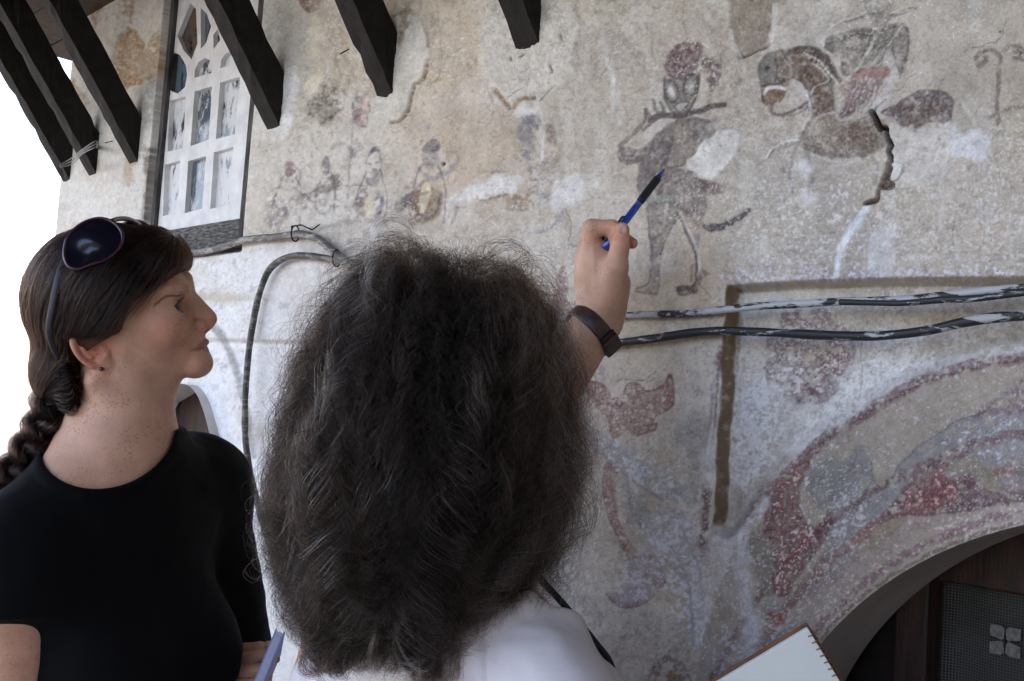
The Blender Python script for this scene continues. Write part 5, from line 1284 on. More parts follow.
def hair_obj(name, strands, radius, mat, parent, tip=.25, tone=None):
    """strands: array (n, k, 3) in world coordinates -> one hair curves object"""
    n, k, _ = strands.shape; base = np.array(parent.location) if parent.parent is None else np.array(parent.location) + np.array(parent.parent.location)
    c = bpy.data.hair_curves.new(name); c.add_curves([k] * n)
    c.attributes['position'].data.foreach_set('vector', (strands - base).astype(np.float32).ravel())
    r = np.broadcast_to(radius, (n,))[:, None] * (1 - (1 - tip) * np.linspace(0, 1, k) ** 2)[None]
    a = c.attributes.get('radius') or c.attributes.new('radius', 'FLOAT', 'POINT')
    a.data.foreach_set('value', r.astype(np.float32).ravel())
    if tone is None: tone = np.random.default_rng(1).random(n)
    ta = c.attributes.new('tone', 'FLOAT', 'CURVE'); ta.data.foreach_set('value', np.clip(tone, 0, 1).astype(np.float32))
    c.materials.append(mat)
    o = bpy.data.objects.new(name, c); COL.objects.link(o); o.parent = parent
    return o
def noise_field(p, scale, seed): return np.stack([vnoise3(p, scale, seed + k) for k in range(3)], 1)

# a right hand closed on a pen, in units of about 1.1 mm (seen from the thumb side, fingers towards +a)
def hand_sdf(q):
    a, b, c = q[:, 0], q[:, 1], q[:, 2]
    def rb(p, cen, hs, r):
        w = np.abs(p - np.asarray(cen, f32)) - np.asarray(hs, f32) + r
        return np.sqrt((np.maximum(w, 0) ** 2).sum(1)) + np.minimum(w.max(1), 0) - r
    d = cone(q, (600, 322, -8), (598.5, 300, -10), 19, 21)
    d = smin(d, ell(q, (600, 276, -16), (23, 40, 33)), 14)
    d = smin(d, cone(q, (591, 244, 2), (589, 272, -4), 9.5, 12), 10)
    d = smin(d, cone(q, (587.5, 250, -16), (588, 278, -14), 9.5, 12), 10)
    d = smin(d, cone(q, (585, 260, -32), (588, 284, -26), 9.5, 12), 10)
    d = smin(d, cone(q, (583, 270, -46), (590, 292, -34), 9, 12), 10)
    ch = [[(591, 236, 3), (591.5, 229, 3), (611, 228.5, 5), (616, 240, 6), (611, 247, 4)], [(588, 244, -15), (590, 236, -16), (613, 233, -12), (625, 241, -5), (632, 243.5, -2)],
          [(585, 254, -31), (587, 246, -33), (608, 244, -34), (617, 256, -28), (610, 262, -24)], [(583, 264, -46), (584, 258, -48), (602, 256, -50), (608, 266, -44), (602, 271, -40)]]
    rr = [(9.4, 9.3, 8.2, 7.4, 6.6), (9.4, 9.3, 8.2, 7.2, 5.6), (9, 9, 8, 7.2, 6.4), (8.4, 8.2, 7.2, 6.4, 5.6)]
    for pts, r in zip(ch, rr):
        f_ = None
        for k in range(4):
            e = cone(q, pts[k], pts[k + 1], r[k], r[k + 1]); f_ = e if f_ is None else smin(f_, e, 2.5)
        d = smin(d, f_, 3.0)
    t = cone(q, (608, 300, 4), (615.5, 268, 17), 17, 12)
    t = smin(t, cone(q, (615.5, 268, 17), (619.5, 246, 20), 11.0, 9.2), 5)
    t = smin(t, cone(q, (619.5, 246, 20), (621.5, 231, 18), 8.8, 7.0), 3)
    d = smin(d, t, 7)
    d = smin(d, cone(q, (612, 306, -16), (617, 284, -22), 15, 14), 12)       # heel of the hand
    d = smin(d, sph(q, (584, 258, -22), 8.5), 8)
    # thumbnail bed
    d = smax(d, -ell(q, (622, 229, 25.6), (4.6, 6, 2.0)), 1.2)
    # tendon and crease relief
    d = d - .5 * np.exp(-((a - 594 - (b - 270) * .05) / 2.5) ** 2) * (np.abs(b - 268) < 20)
    return d
# ------------------------------------------------------------------ woman on the left
def rows(lat, fwd): return np.array([lat, fwd, [0, 0, 1.0]])
def unit(v): v = np.asarray(v, float); return v / np.linalg.norm(v)
class Torso:
    def __init__(S, A, B, neck, wide=1.0, bust=1.0, drop=0.0):
        S.A, S.B, S.neck = map(np.asarray, (A, B, neck)); S.mid = (S.A + S.B) / 2
        l = S.B - S.A; l[2] = 0; S.lat = unit(l)
        S.fwd = np.array([-S.lat[1], S.lat[0], 0.0]) * -1
        S.R = rows(S.lat, S.fwd); S.w = wide; S.bust = bust
    def at(S, l, f_, u): return S.mid + S.lat * l + S.fwd * f_ + ZUP * u
    def sdf(S, p):
        w = S.w
        d = cone(p, S.A + S.lat * .02, S.B - S.lat * .02, .056, .056)
        d = smin(d, cone(p, S.neck + ZUP * .008, S.A + ZUP * .002, .050, .048), .05)
        d = smin(d, cone(p, S.neck - ZUP * .008, S.B - ZUP * .004, .046, .046), .05)
        d = smin(d, ell(p, S.at(0, .005, -.15), (.152 * w, .108 * w, .24), S.R), .06)
        for sg in (-1, 1): d = smin(d, sph(p, S.at(sg * .072 * w, .072 * w, -.165), .066 * S.bust), .06)
        d = smin(d, ell(p, S.at(0, .01, -.36), (.135 * w, .105 * w, .16), S.R), .08)
        d = smin(d, ell(p, S.at(0, .0, -.54), (.165 * w, .122 * w, .16), S.R), .08)
        return d
    def legs(S, p):
        d = ell(p, S.at(0, .0, -.54), (.168 * S.w, .125 * S.w, .15), S.R); z0 = S.mid[2]
        for sg in (-1, 1):
            h = S.at(sg * .085, 0, -.60); k = S.at(sg * .085, .015, -(z0 - .50)); f_ = S.at(sg * .09, -.01, -(z0 - .07))
            d = smin(d, np.minimum(cone(p, h, k, .088, .062), cone(p, k, f_, .060, .048)), .03)
        return d
def bbox(fr, lo, hi):
    c = np.array([fr.wor((x, y, z)) for x in (lo[0], hi[0]) for y in (lo[1], hi[1]) for z in (lo[2], hi[2])])
    return c.min(0), c.max(0)
def legs_and_shoes(T, parent, mat_t, mat_s):
    z0 = T.mid[2]
    lo = T.at(0, 0, 0) - np.array([.30, .30, 0]); hi = T.at(0, 0, 0) + np.array([.30, .30, 0]); lo[2] = .05; hi[2] = z0 - .42
    v, f_ = sdf_mesh(T.legs, lo, hi, .008, refine=0)
    mesh_obj('trousers', v, f_, mat_t, parent)
    for sg in (-1, 1):
        def shoe(p):
            d = cone(p, T.at(sg * .09, -.03, -(z0 - .05)), T.at(sg * .10, .15, -(z0 - .036)), .042, .034)
            return smax(d, -(p[:, 2] - .002), .004)
        c = T.at(sg * .09, .05, 0); lo = c - .2; hi = c + .2; lo[2] = -.01; hi[2] = .13
        v, f_ = sdf_mesh(shoe, lo, hi, .006, refine=0)
        mesh_obj('shoe', v, f_, mat_s, parent)
M_JEANS = noise_mat('dark_denim', (.02, .025, .04), (.04, .05, .075), 120, .9, .2, 300)
M_SHOE = noise_mat('dark_shoe', (.015, .012, .01), (.03, .025, .02), 30, .6, .1)

HF = view_frame(119, 310, 1.22); HF.ref = np.array([115., 310, 0])
_y = math.radians(7)                                             # the face is turned a little towards us
HF.A = np.array([HF.A[0] * math.cos(_y) + HF.A[2] * math.sin(_y), HF.A[1], HF.A[2] * math.cos(_y) - HF.A[0] * math.sin(_y)])
K = .00117
LA, LB = P(12, 566, 1.10), P(202, 486, 1.37)
LT = Torso(LA, LB, HF.wor((112, 445, 0)), .90, .96)
if LT.fwd @ (RCAM @ np.array([1., 0, 0])) < 0: LT.fwd = -LT.fwd; LT.R = rows(LT.lat, LT.fwd)
def l_neck(q):
    d = cone(q, (119, 376, 0), (113, 455, 0), 45, 51)
    d = smin(d, cone(q, (172, 358, 0), (131, 411, 0), 16, 31), 16)
    d = smin(d, cone(np.stack([q[:, 0], q[:, 1], np.abs(q[:, 2])], 1), (96, 378, 40), (152, 458, 8), 9, 8), 14)
    return d
def l_body(p):
    q = HF.loc(p)
    d = smin(head_sdf(q), l_neck(q), 7) * K
    return smin(d, LT.sdf(p), .035)
woman = tag(empty('person', (LT.mid[0], LT.mid[1], 0)), 'woman with dark braid and black t-shirt looking up in profile', 'person')
def colour_skin(v, q=None, tint=1.0):
    c = np.tile(SKIN0 * tint, (len(v), 1))
    if q is not None:
        lip, red, ear = skin_tone(q)
        c += (np.array([.40, .135, .115]) - c) * (.85 * lip)[:, None]
        c *= 1 + (np.array([1.06, .80, .76]) - 1) * red[:, None]
        c *= 1 + (np.array([1.08, .70, .62]) - 1) * ear[:, None]
    return np.clip(c, 0, 1)
parts = []
lo, hi = bbox(HF, (22, 226, -80), (224, 505, 85))
parts.append(sdf_mesh(l_body, lo, hi, .0015))
ARM_E, ARM_W = P(10, 830, 1.08), P(190, 905, 1.18)
def l_arm(p):
    d = cone(p, LA, ARM_E, .050, .040); return smin(d, cone(p, ARM_E, ARM_W, .040, .027), .02)
parts.append(sdf_mesh(l_arm, np.minimum(LA, ARM_W) - .14, np.maximum(LA, ARM_E) + .09, .003, refine=1))
FE, FW = P(246, 770, 1.45), P(250, 728, 1.31)
HLF = Frame(P(252, 718, 1.305), np.array([HF.A[0] * .2 + HF.A[2] * .0 + HF.A[0] * .8, HF.A[1], -HF.A[2]]), (600, 318, -8), (.00098, .00098, .00098))
def l_far(p):
    d = cone(p, LB, FE, .046, .040); d = smin(d, cone(p, FE, FW, .039, .025), .02)
    return smin(d, hand_sdf(HLF.loc(p)) * .00098, .012)
parts.append(sdf_mesh(l_far, np.minimum(np.minimum(LB, FE), FW) - .10, np.maximum(np.maximum(LB, FE), FW) + .12, .0022, refine=1))
HNF = Frame(ARM_W, np.array([[0, 0, -1.0], -unit(ARM_W - ARM_E), np.cross([0, 0, -1.0], -unit(ARM_W - ARM_E))]), (600, 322, -8), (.00105,) * 3)
parts.append(sdf_mesh(lambda p: hand_sdf(HNF.loc(p)) * .00105, ARM_W - .16, ARM_W + .16, .0025))
v, f_ = join_meshes(parts)
q = HF.loc(v)
isq = np.zeros(len(v), bool); isq[:len(parts[0][0])] = True
cs = colour_skin(v, q); cs[~isq] = SKIN0 * np.array([.95, .86, .82])
body = mesh_obj('body', v, f_, M_SKIN, woman, True, {'skin': cs})

# t-shirt
def black_knit():
    m, nt, b = new_mat('black_jersey'); b.inputs['Base Color'].default_value = (.0022, .0022, .0028, 1); b.inputs['Roughness'].default_value = .85
    b.inputs['Specular IOR Level'].default_value = .12; b.inputs['Sheen Weight'].default_value = .012; b.inputs['Sheen Roughness'].default_value = .4
    tc = nd(nt, 'ShaderNodeTexCoord'); n = nd(nt, 'ShaderNodeTexNoise', Scale=900, Detail=2); nt.links.new(tc.outputs['Object'], n.inputs['Vector'])
    bp = nd(nt, 'ShaderNodeBump', Strength=.3, Distance=.001); nt.links.new(n.outputs['Fac'], bp.inputs['Height']); nt.links.new(bp.outputs[0], b.inputs['Normal'])
    return m
M_TEE = black_knit()
ax = unit(ARM_E - LA)
def l_tee(p):
    q = HF.loc(p)
    d = smin(LT.sdf(p), l_neck(q) * K, .03)
    sl = cone(p, LA, LA + ax * .30, .056, .060); sl = smax(sl, (p - LA) @ ax.astype(f32) - .036 - .02 * ((p - LA) @ LT.fwd.astype(f32)), .004)
    d = smin(d, sl, .035)
    ax2 = unit(FE - LB); s2 = cone(p, LB, LB + ax2 * .30, .052, .058); s2 = smax(s2, (p - LB) @ ax2.astype(f32) - .27, .004); d = smin(d, s2, .035)
    wr = .0022 * vnoise3(p * np.array([1, 1, .6], f32), .055, 3) + .001 * vnoise3(p, .02, 4)
    d = d - .006 + wr
    nk = np.sqrt(((q[:, 0] - 105) / 69) ** 2 + ((q[:, 1] - 424) / 58) ** 2 + (q[:, 2] / 170) ** 2)
    nk = (1 - nk) * 60 * K
    nk = np.maximum(nk, (431 - q[:, 1] + .04 * (q[:, 0] - 190)) * K)
    rib = np.exp(-((nk + .006) / .005) ** 4) * .0016
    d = smax(d - rib, nk, .002)
    return np.maximum(d, (LT.mid[2] - .60) - p[:, 2])
lo = np.minimum(LA, LB) - .20; hi = np.maximum(LA, LB) + .20; lo[2] = LT.mid[2] - .62; hi[2] = LT.mid[2] + .17
v, f_ = sdf_mesh(l_tee, lo, hi, .003)
mesh_obj('t_shirt', v, f_, M_TEE, woman)
legs_and_shoes(LT, woman, M_JEANS, M_SHOE)

# eyes, brows, lashes, ear stud
def eyeball(E, g, rad, parent, fr, name='eye'):
    n, mth = 28, 28; g = unit(g); s1 = unit(np.cross(g, [0, 0, 1.0])); s2 = np.cross(g, s1); vs, fs, cl = [], [], []
    for i in range(n + 1):
        th = math.pi * i / n
        for j in range(mth):
            ph = 2 * math.pi * j / mth; r = rad * (1 + .07 * math.exp(-(th / .42) ** 2))
            vs.append(E + r * (math.cos(th) * g + math.sin(th) * (math.cos(ph) * s1 + math.sin(ph) * s2)))
            cl.append((.012, .012, .012) if th < .22 else (.05, .038, .03) if th < .50 else (.05, .06, .06) if th < .58 else (.40, .35, .33))
    for i in range(n):
        for j in range(mth): fs.append([i * mth + j, i * mth + (j + 1) % mth, (i + 1) * mth + (j + 1) % mth, (i + 1) * mth + j])
    return mesh_obj(name, np.array([fr.wor(x) for x in vs]), fs, M_EYE, parent, True, {'eye': np.array(cl)})
M_EYE, _nt, _b = new_mat('eye'); _a = nd(_nt, 'ShaderNodeAttribute', attribute_name='eye'); _nt.links.new(_a.outputs['Color'], _b.inputs['Base Color']); _b.inputs['Roughness'].default_value = .08
for sg in (1, -1): eyeball(np.array(EYE_C) * (1, 1, sg), (.80, -.27, .52 * sg), 9.5, woman, HF)
M_BROW = hair_material('brow_hair', [(0, (.07, .036, .023)), (1, (.17, .095, .062))], .4)
def surf_snap(q, fn, off, it=3):
    q = q.astype(f32).copy()
    for _ in range(it):
        d = fn(q); e = f32(.4); g = np.stack([fn(q + np.eye(3, dtype=f32)[k] * e) - d for k in range(3)], 1) / e
        n = g / (np.linalg.norm(g, axis=1)[:, None] + 1e-6); q = q - n * (d - off)[:, None]
    return q, n
def brows(fr, parent, mat, fn):
    S_ = []; r = np.random.default_rng(3)
    for sg in (1, -1):
        path = crom([(184, 290.5, 14), (178, 290.2, 22), (171, 292.5, 32), (163, 298, 41), (156, 304.5, 47)], 10)
        for k in range(520):
            t = r.random(); i = min(int(t * (len(path) - 1)), len(path) - 2); c = path[i] + (path[i + 1] - path[i]) * r.random()
            c = c + r.normal(0, 1, 3) * (.6, 1.5 * (1 - .5 * t), .4); dirn = unit(path[i + 1] - path[i]) * 1.0 + np.array([0, -.25 * (1 - t) + .1 * t, 0]); L = 5.5 * (1 - .3 * t)
            pts = np.array([c + dirn * L * u for u in np.linspace(0, 1, 5)]); S_.append(pts * (1, 1, sg))
    S_ = np.array(S_); n_, k_, _ = S_.shape
    q, _n = surf_snap(S_.reshape(-1, 3), fn, .35)
    return hair_obj('eyebrows', fr.wor(q).reshape(n_, k_, 3), .00010, mat, parent, .3)
brows(HF, woman, M_BROW, lambda q: head_sdf(q, ears=False))
L_ = []
r = np.random.default_rng(5)
Ec = np.array(EYE_C)
def lid_point(c, dr, R):
    """where a lid edge (a line from the outer corner) meets the ball"""
    o = np.array([EYE_K[0], EYE_K[1], c]) - Ec; dr = np.array([dr[0], dr[1], 0]); bq = o @ dr; cq = o @ o - R * R
    dd = bq * bq - cq
    return None if dd < 0 else Ec + o + dr * (-bq + math.sqrt(dd))
for sg in (1, -1):
    for k in range(170):
        x = lid_point(20.5 + 17.5 * k / 169, (.816, -.577), 11.7)
        if x is None: continue
        out = unit(unit(x - Ec) + np.array([.25, -.25, .10])); Ln = 6.0 * (.6 + .4 * k / 169) * r.uniform(.7, 1.1)
        L_.append(np.array([x + out * Ln * u + np.array([-.3, -1.6, .3]) * u * u + r.normal(0, .15, 3) * u for u in np.linspace(0, 1, 6)]) * (1, 1, sg))
    for k in range(60):
        x = lid_point(21 + 16 * k / 59, (.999, -.05), 11.0)
        if x is None: continue
        out = unit(unit(x - Ec) + np.array([.1, .35, .1]))
        L_.append(np.array([x + out * 2.4 * u for u in np.linspace(0, 1, 6)]) * (1, 1, sg))
L_ = np.array(L_); hair_obj('eyelashes', HF.wor(L_.reshape(-1, 3)).reshape(L_.shape), .00020, hair_material('lash_hair', [(0, (.012, .008, .006)), (1, (.03, .018, .012))], .4), woman, .2)
b_ = MB(); o = HF.wor((104, 366, 50)); 
bm = bmesh.new(); bmesh.ops.create_icosphere(bm, subdivisions=3, radius=.0026); vv = np.array([v_.co for v_ in bm.verts]) + o; ff = [[x.index for x in q_.verts] for q_ in bm.faces]; bm.free()
M_STUD, _nt, _b = new_mat('dark_stud'); _b.inputs['Base Color'].default_value = (.08, .05, .09, 1); _b.inputs['Metallic'].default_value = .8; _b.inputs['Roughness'].default_value = .2
mesh_obj('ear_stud', vv, ff, M_STUD, woman)

# hair
HPOLY = [(186, 236), (189, 256), (183, 264), (172, 272), (150, 291), (129, 299), (126, 312), (119, 327), (108, 333), (96, 332), (80, 332), (68, 339), (68, 352), (76, 376), (82, 402), (74, 411), (58, 408), (28, 412), (-10, 300), (60, 200), (150, 190)]
def l_cap(q, off=0):
    a, b, m = q[:, 0], q[:, 1], np.abs(q[:, 2])
    d = ell(q, (107, 301, 0), (84 + off, 73 + off, 67 + off))
    d = smin(d, ell(q, (157, 264, 0), (30 + off, 33 + off, 50 + off)), 16)
    d = smin(d, ell(q, (58, 368, 0), (27 + off, 36 + off, 36 + off)), 14)
    d = smin(d, ell(np.stack([a, b, m], 1), (74, 384, 34), (13 + off, 24 + off, 15 + off)), 10)
    return smax(d, poly_sd(a.astype(float), b.astype(float), HPOLY).astype(f32) - off, 5)
lo, hi = bbox(HF, (10, 215, -85), (200, 420, 85))
v, f_ = sdf_mesh(lambda p: l_cap(HF.loc(p)) * K + .0006 * vnoise3(p, .006, 9), lo, hi, .0022)
M_CAP = noise_mat('dark_brown_hair_mass', (.004, .0022, .0017), (.010, .0055, .004), 90, .8, .4, 200, (1, 1, 1), .1, 4, dist=.002)
hair_m = mesh_obj('hair', v, f_, M_CAP, woman)
M_HAIRL = hair_material('dark_brown_hair', [(0, (.004, .0018, .0012)), (.5, (.011, .0048, .003)), (.8, (.040, .018, .011)), (1, (.13, .07, .04))], .30)
r = np.random.default_rng(11)
vq = HF.loc(v); sel = r.choice(len(vq), 15000)
q0 = vq[sel].copy(); lay = r.random(len(q0)).astype(f32) ** 1.3 * 5.0 + .2 + 2 * vnoise3(q0, 7, 5).astype(f32).clip(0, 1)
tone_l = .42 + .38 * vnoise3(q0 * np.array([.35, 1, 1], f32), 5, 6) + .30 * (r.random(len(q0)) - .5) + .25 * (r.random(len(q0)) > .96)
G = np.array([46, 396, 0], f32); steps = 22; stl = (4.2 + 2.2 * r.random(len(q0))).astype(f32)
path = []; q = q0.copy(); wob = noise_field(q0, 9, 50).astype(f32)
for k in range(steps):
    d = l_cap(q); e = f32(.5); g = np.stack([l_cap(q + np.eye(3, dtype=f32)[i] * e) - d for i in range(3)], 1) / e
    n = g / (np.linalg.norm(g, axis=1)[:, None] + 1e-6)
    q = q - n * np.clip(d - lay * (1 - .3 * k / steps), -3, 3)[:, None]
    path.append(q.copy())
    t = G - q; dist = np.linalg.norm(t, axis=1)[:, None]; t = t / dist
    t = t + np.array([-.25, .55, 0], f32) * np.clip((q[:, :1] - 118) / 60, 0, 1)       # the fringe falls before it runs back
    t = t - n * (t * n).sum(1)[:, None]; t = t / (np.linalg.norm(t, axis=1)[:, None] + 1e-6)
    q = q + (t + wob * .20 + noise_field(q, 14, 90).astype(f32) * .16) * stl[:, None] * np.clip(dist / 22, .12, 1)
path = np.stack(path, 1)
W_ = HF.wor(path.reshape(-1, 3)).reshape(path.shape)
hair_obj('hair_strands', W_, .00019, M_HAIRL, hair_m, .4, tone_l)
# a few loose hairs standing off
fl = path[r.choice(len(path), 700)].copy(); w = np.linspace(0, 1, steps)[None, :, None] ** 2
dirn = r.normal(0, 1, (len(fl), 1, 3)); fl = fl + dirn * w * 7 + np.array([-.3, -.2, 0]) * w * 6
# wisps that soften the edge against the face
def l_cap2(q): return smin(ell(q, (107, 301, 0), (84, 73, 67)), ell(q, (157, 264, 0), (30, 33, 50)), 16)
edge_ = crom([(186, 262, 22), (172, 273, 34), (150, 291, 50), (130, 299, 56), (126, 312, 55), (119, 327, 53), (108, 333, 54), (96, 332, 56), (82, 332, 57)], 12)
ei = r.integers(20, len(edge_), 800); q = (edge_[ei] + r.normal(0, 1, (800, 3)) * (1.5, 1.5, 1) + (-1.5, -1.5, 0)).astype(f32); q[::2, 2] *= 1
wp = []
tgt = np.array([50, 372, 30], f32)
for k in range(16):
    d = l_cap2(q); e = f32(.5); g = np.stack([l_cap2(q + np.eye(3, dtype=f32)[i] * e) - d for i in range(3)], 1) / e
    n = g / (np.linalg.norm(g, axis=1)[:, None] + 1e-6); q = q - n * np.clip(d - 1.2, -3, 3)[:, None]; wp.append(q.copy())
    t = tgt - q; t /= np.linalg.norm(t, axis=1)[:, None]; t = t + np.array([-.1, .5, 0], f32) * np.clip((q[:, :1] - 118) / 60, 0, 1); t = t - n * (t * n).sum(1)[:, None]
    q = q + (t + noise_field(q, 16, 120).astype(f32) * .25) * 2.6
wp = np.stack(wp, 1); hair_obj('edge_wisps', HF.wor(wp.reshape(-1, 3)).reshape(wp.shape), .00013, M_HAIRL, hair_m, .2)
hair_obj('loose_hairs', HF.wor(fl.reshape(-1, 3)).reshape(fl.shape), .00007, M_HAIRL, hair_m, .4)
# braid
bp_ = crom([(60, 372, 6), (52, 392, 8), (46, 412, 10), (36, 434, 14), (22, 456, 18), (8, 476, 22), (-6, 500, 24), (-18, 530, 22), (-26, 560, 18), (-30, 590, 14)], 14)
L = np.concatenate([[0], np.cumsum(np.linalg.norm(np.diff(bp_, axis=0), axis=1))]); tb = np.linspace(0, L[-1], 180)
bc = np.stack([np.interp(tb, L, bp_[:, k]) for k in range(3)], 1); tg = np.gradient(bc, axis=0); tg /= np.linalg.norm(tg, axis=1)[:, None]
e1 = np.cross(tg, [0, 0, 1.0]); e1 /= np.linalg.norm(e1, axis=1)[:, None]; e2 = np.cross(tg, e1)
Rb = np.interp(tb, [0, 30, 120, L[-1]], [15, 14.5, 12.5, 6]); b_ = MB(); bs = []
for k in range(3):
    th = tb / 74 * 2 * math.pi + k * 2 * math.pi / 3
    c = bc + e1 * (Rb * .68 * np.sin(th))[:, None] + e2 * (Rb * .42 * np.sin(2 * th))[:, None]
    b_.tube(HF.wor(c), Rb * .58 * K, 10)
    for j in range(1500):
        ph = r.random() * 6.28; rr = (.50 + .48 * r.random() ** 1.5); i0 = r.integers(0, 120); ii = np.linspace(i0, min(i0 + 60, 179), 16)
        cc = np.stack([np.interp(ii, np.arange(180), c[:, x]) for x in range(3)], 1); ee1 = e1[ii.astype(int)]; ee2 = e2[ii.astype(int)]; RR_ = Rb[ii.astype(int)]
        ph2 = ph + ii * .012
        s_ = cc + (ee1 * np.cos(ph2)[:, None] + ee2 * np.sin(ph2)[:, None]) * (RR_ * rr)[:, None]
        s_ = s_ + noise_field(s_, 14, 300 + k) * 1.6
        if r.random() < .06: s_ = s_ + (r.normal(0, 1, 3) * 5)[None] * np.linspace(0, 1, 16)[:, None] ** 2
        bs.append(s_)
br_o = b_.build('braid', M_CAP, woman, True)
bs = np.array(bs); hair_obj('braid_strands', HF.wor(bs.reshape(-1, 3)).reshape(bs.shape), .00016, M_HAIRL, br_o, .5)
# ------------------------------------------------------------------ woman in front, seen from behind
FD = .93
RF = unit(P(648, 190, 1.16) - P(425, 405, FD)); RF = unit(RF + np.array([0, 0, .05]))
_c = unit(np.cross(RF, ZUP)); _b = -np.cross(_c, RF)
FF = Frame(P(425, 405, FD), np.array([RF, unit(_b), np.cross(RF, unit(_b))]), (104, 312, 0), (.00115,) * 3)
SA, SB = P(552, 742, .80), P(366, 696, 1.0)
NB = P(448, 640, .90)
FT = Torso(SB, SA, NB, .98, 1.0)
if FT.fwd @ RF < 0: FT.fwd = -FT.fwd; FT.R = rows(FT.lat, FT.fwd)
woman2 = tag(empty('person', (FT.mid[0], FT.mid[1], 0)), 'woman with wild greying curly hair and white t-shirt pointing up with a pen', 'person')
EL, WR = P(455, 525, 1.07), P(596, 328, 1.12)
def f_neck(p): return cone(p, P(430, 500, .94), NB + ZUP * .01, .056, .062)
def f_body(p):
    d = smin(head_sdf(FF.loc(p)) * .00115, f_neck(p), .015)
    return smin(d, FT.sdf(p), .035)
# right hand and forearm: traced frame at the hand's depth
HD = 1.135
HH = view_frame(600, 280, HD)
HM = float(HH.m.mean())
# the hand's depth axis must look at the wall side: fingers reach to the right (towards the wall)
WRQ = HH.wor((598, 322, -8))
def f_arm(p):
    d = cone(p, SA, EL, .050, .043)
    pr = p - EL.astype(f32); 
    fa = cone(p, EL, EL + (WRQ - EL) * .35, .042, .041); fb = cone(p, EL + (WRQ - EL) * .35, WRQ, .041, .0265)
    d = smin(d, smin(fa, fb, .02), .02)
    return smin(d, hand_sdf(HH.loc(p)) * HM, .014)
parts = []
lo = FF.o - .16; hi = FF.o + .16; lo[2] = NB[2] - .06
parts.append(sdf_mesh(f_body, lo, hi, .003))
lo, hi = bbox(HH, (572, 214, -62), (642, 400, 36))
lo2 = np.minimum(np.minimum(SA, EL), WRQ) - .08; hi2 = np.maximum(np.maximum(SA, EL), WRQ) + .13
parts.append(sdf_mesh(f_arm, lo2, hi2, .00125, refine=1))
LEL, LWR = P(282, 840, 1.10), P(326, 640, 1.12)
def f_larm(p):
    d = cone(p, SB, LEL, .048, .040); return smin(d, cone(p, LEL, LWR, .040, .026), .02)
# left arm: the elbow side shows beside the shirt
parts.append(sdf_mesh(f_larm, np.minimum(np.minimum(SB, LEL), LWR) - .08, np.maximum(np.maximum(SB, LEL), LWR) + .08, .003))
LFo, LFt = P(312, 700, .92), P(283, 610, 1.06)
_ax = unit(LWR - LEL); _s = unit(np.cross(_ax, ZUP))
_a2 = unit(RF - _ax * (RF @ _ax))
HL2 = Frame(LWR, np.array([_a2, -_ax, np.cross(_a2, -_ax)]), (600, 322, -8), (.00105,) * 3)
parts.append(sdf_mesh(lambda p: hand_sdf(HL2.loc(p)) * .00105, LWR - .16, LWR + .16, .0025))
v, f_ = join_meshes(parts)
cs = colour_skin(v); q = FF.loc(v)
cs2 = colour_skin(v, q); n0 = len(parts[0][0]); cs[:n0] = cs2[:n0]
scalp = sst(150, 120, q[:, 0]) * sst(380, 360, q[:, 1]); scalp[n0:] = 0
cs += (np.array([.03, .022, .018]) - cs) * scalp[:, None]
hq = HH.loc(v); near = np.zeros(len(v), bool); near[n0:n0 + len(parts[1][0])] = True
# knuckles and fingertips are redder
kn = np.zeros(len(v))
for pt in [(591, 238, 3), (588, 246, -15), (585, 256, -31), (611, 229, 5), (632, 243, -2), (621, 233, 20), (619, 247, 20), (606, 300, 10)]:
    kn += np.exp(-(((hq - np.array(pt)) ** 2).sum(1)) / 90.)
kn = np.clip(kn, 0, 1) * near
cs *= 1 + (np.array([1.08, .78, .74]) - 1) * kn[:, None]
nail = near & ((((hq - np.array([622, 229, 24])) / np.array([4.6, 6, 3])) ** 2).sum(1) < 1.0)
cs[nail] = np.array([.55, .34, .27])
mesh_obj('body', v, f_, M_SKIN, woman2, True, {'skin': cs})
for sg in (1, -1): eyeball(np.array(EYE_C) * (1, 1, sg), (.93, -.30, .1 * sg), 9.5, woman2, FF)

# white t-shirt
def shirt_material():
    m, nt, b = new_mat('white_cotton'); tc = nd(nt, 'ShaderNodeTexCoord')
    n = nd(nt, 'ShaderNodeTexNoise', Scale=12, Detail=4); nt.links.new(tc.outputs['Object'], n.inputs['Vector'])
    cr = nd(nt, 'ShaderNodeValToRGB'); cr.color_ramp.elements[0].color = (.60, .53, .555, 1); cr.color_ramp.elements[1].color = (.72, .68, .68, 1)
    nt.links.new(n.outputs['Fac'], cr.inputs[0]); nt.links.new(cr.outputs[0], b.inputs['Base Color']); b.inputs['Roughness'].default_value = .9; b.inputs['Specular IOR Level'].default_value = .1
    b.inputs['Sheen Weight'].default_value = .1
    w = nd(nt, 'ShaderNodeTexNoise', Scale=700, Detail=2); nt.links.new(tc.outputs['Object'], w.inputs['Vector'])
    bp = nd(nt, 'ShaderNodeBump', Strength=.25, Distance=.001); nt.links.new(w.outputs['Fac'], bp.inputs['Height']); nt.links.new(bp.outputs[0], b.inputs['Normal'])
    return m
M_SHIRT = shirt_material()
ua = unit(EL - SA); ul = unit(LEL - SB)
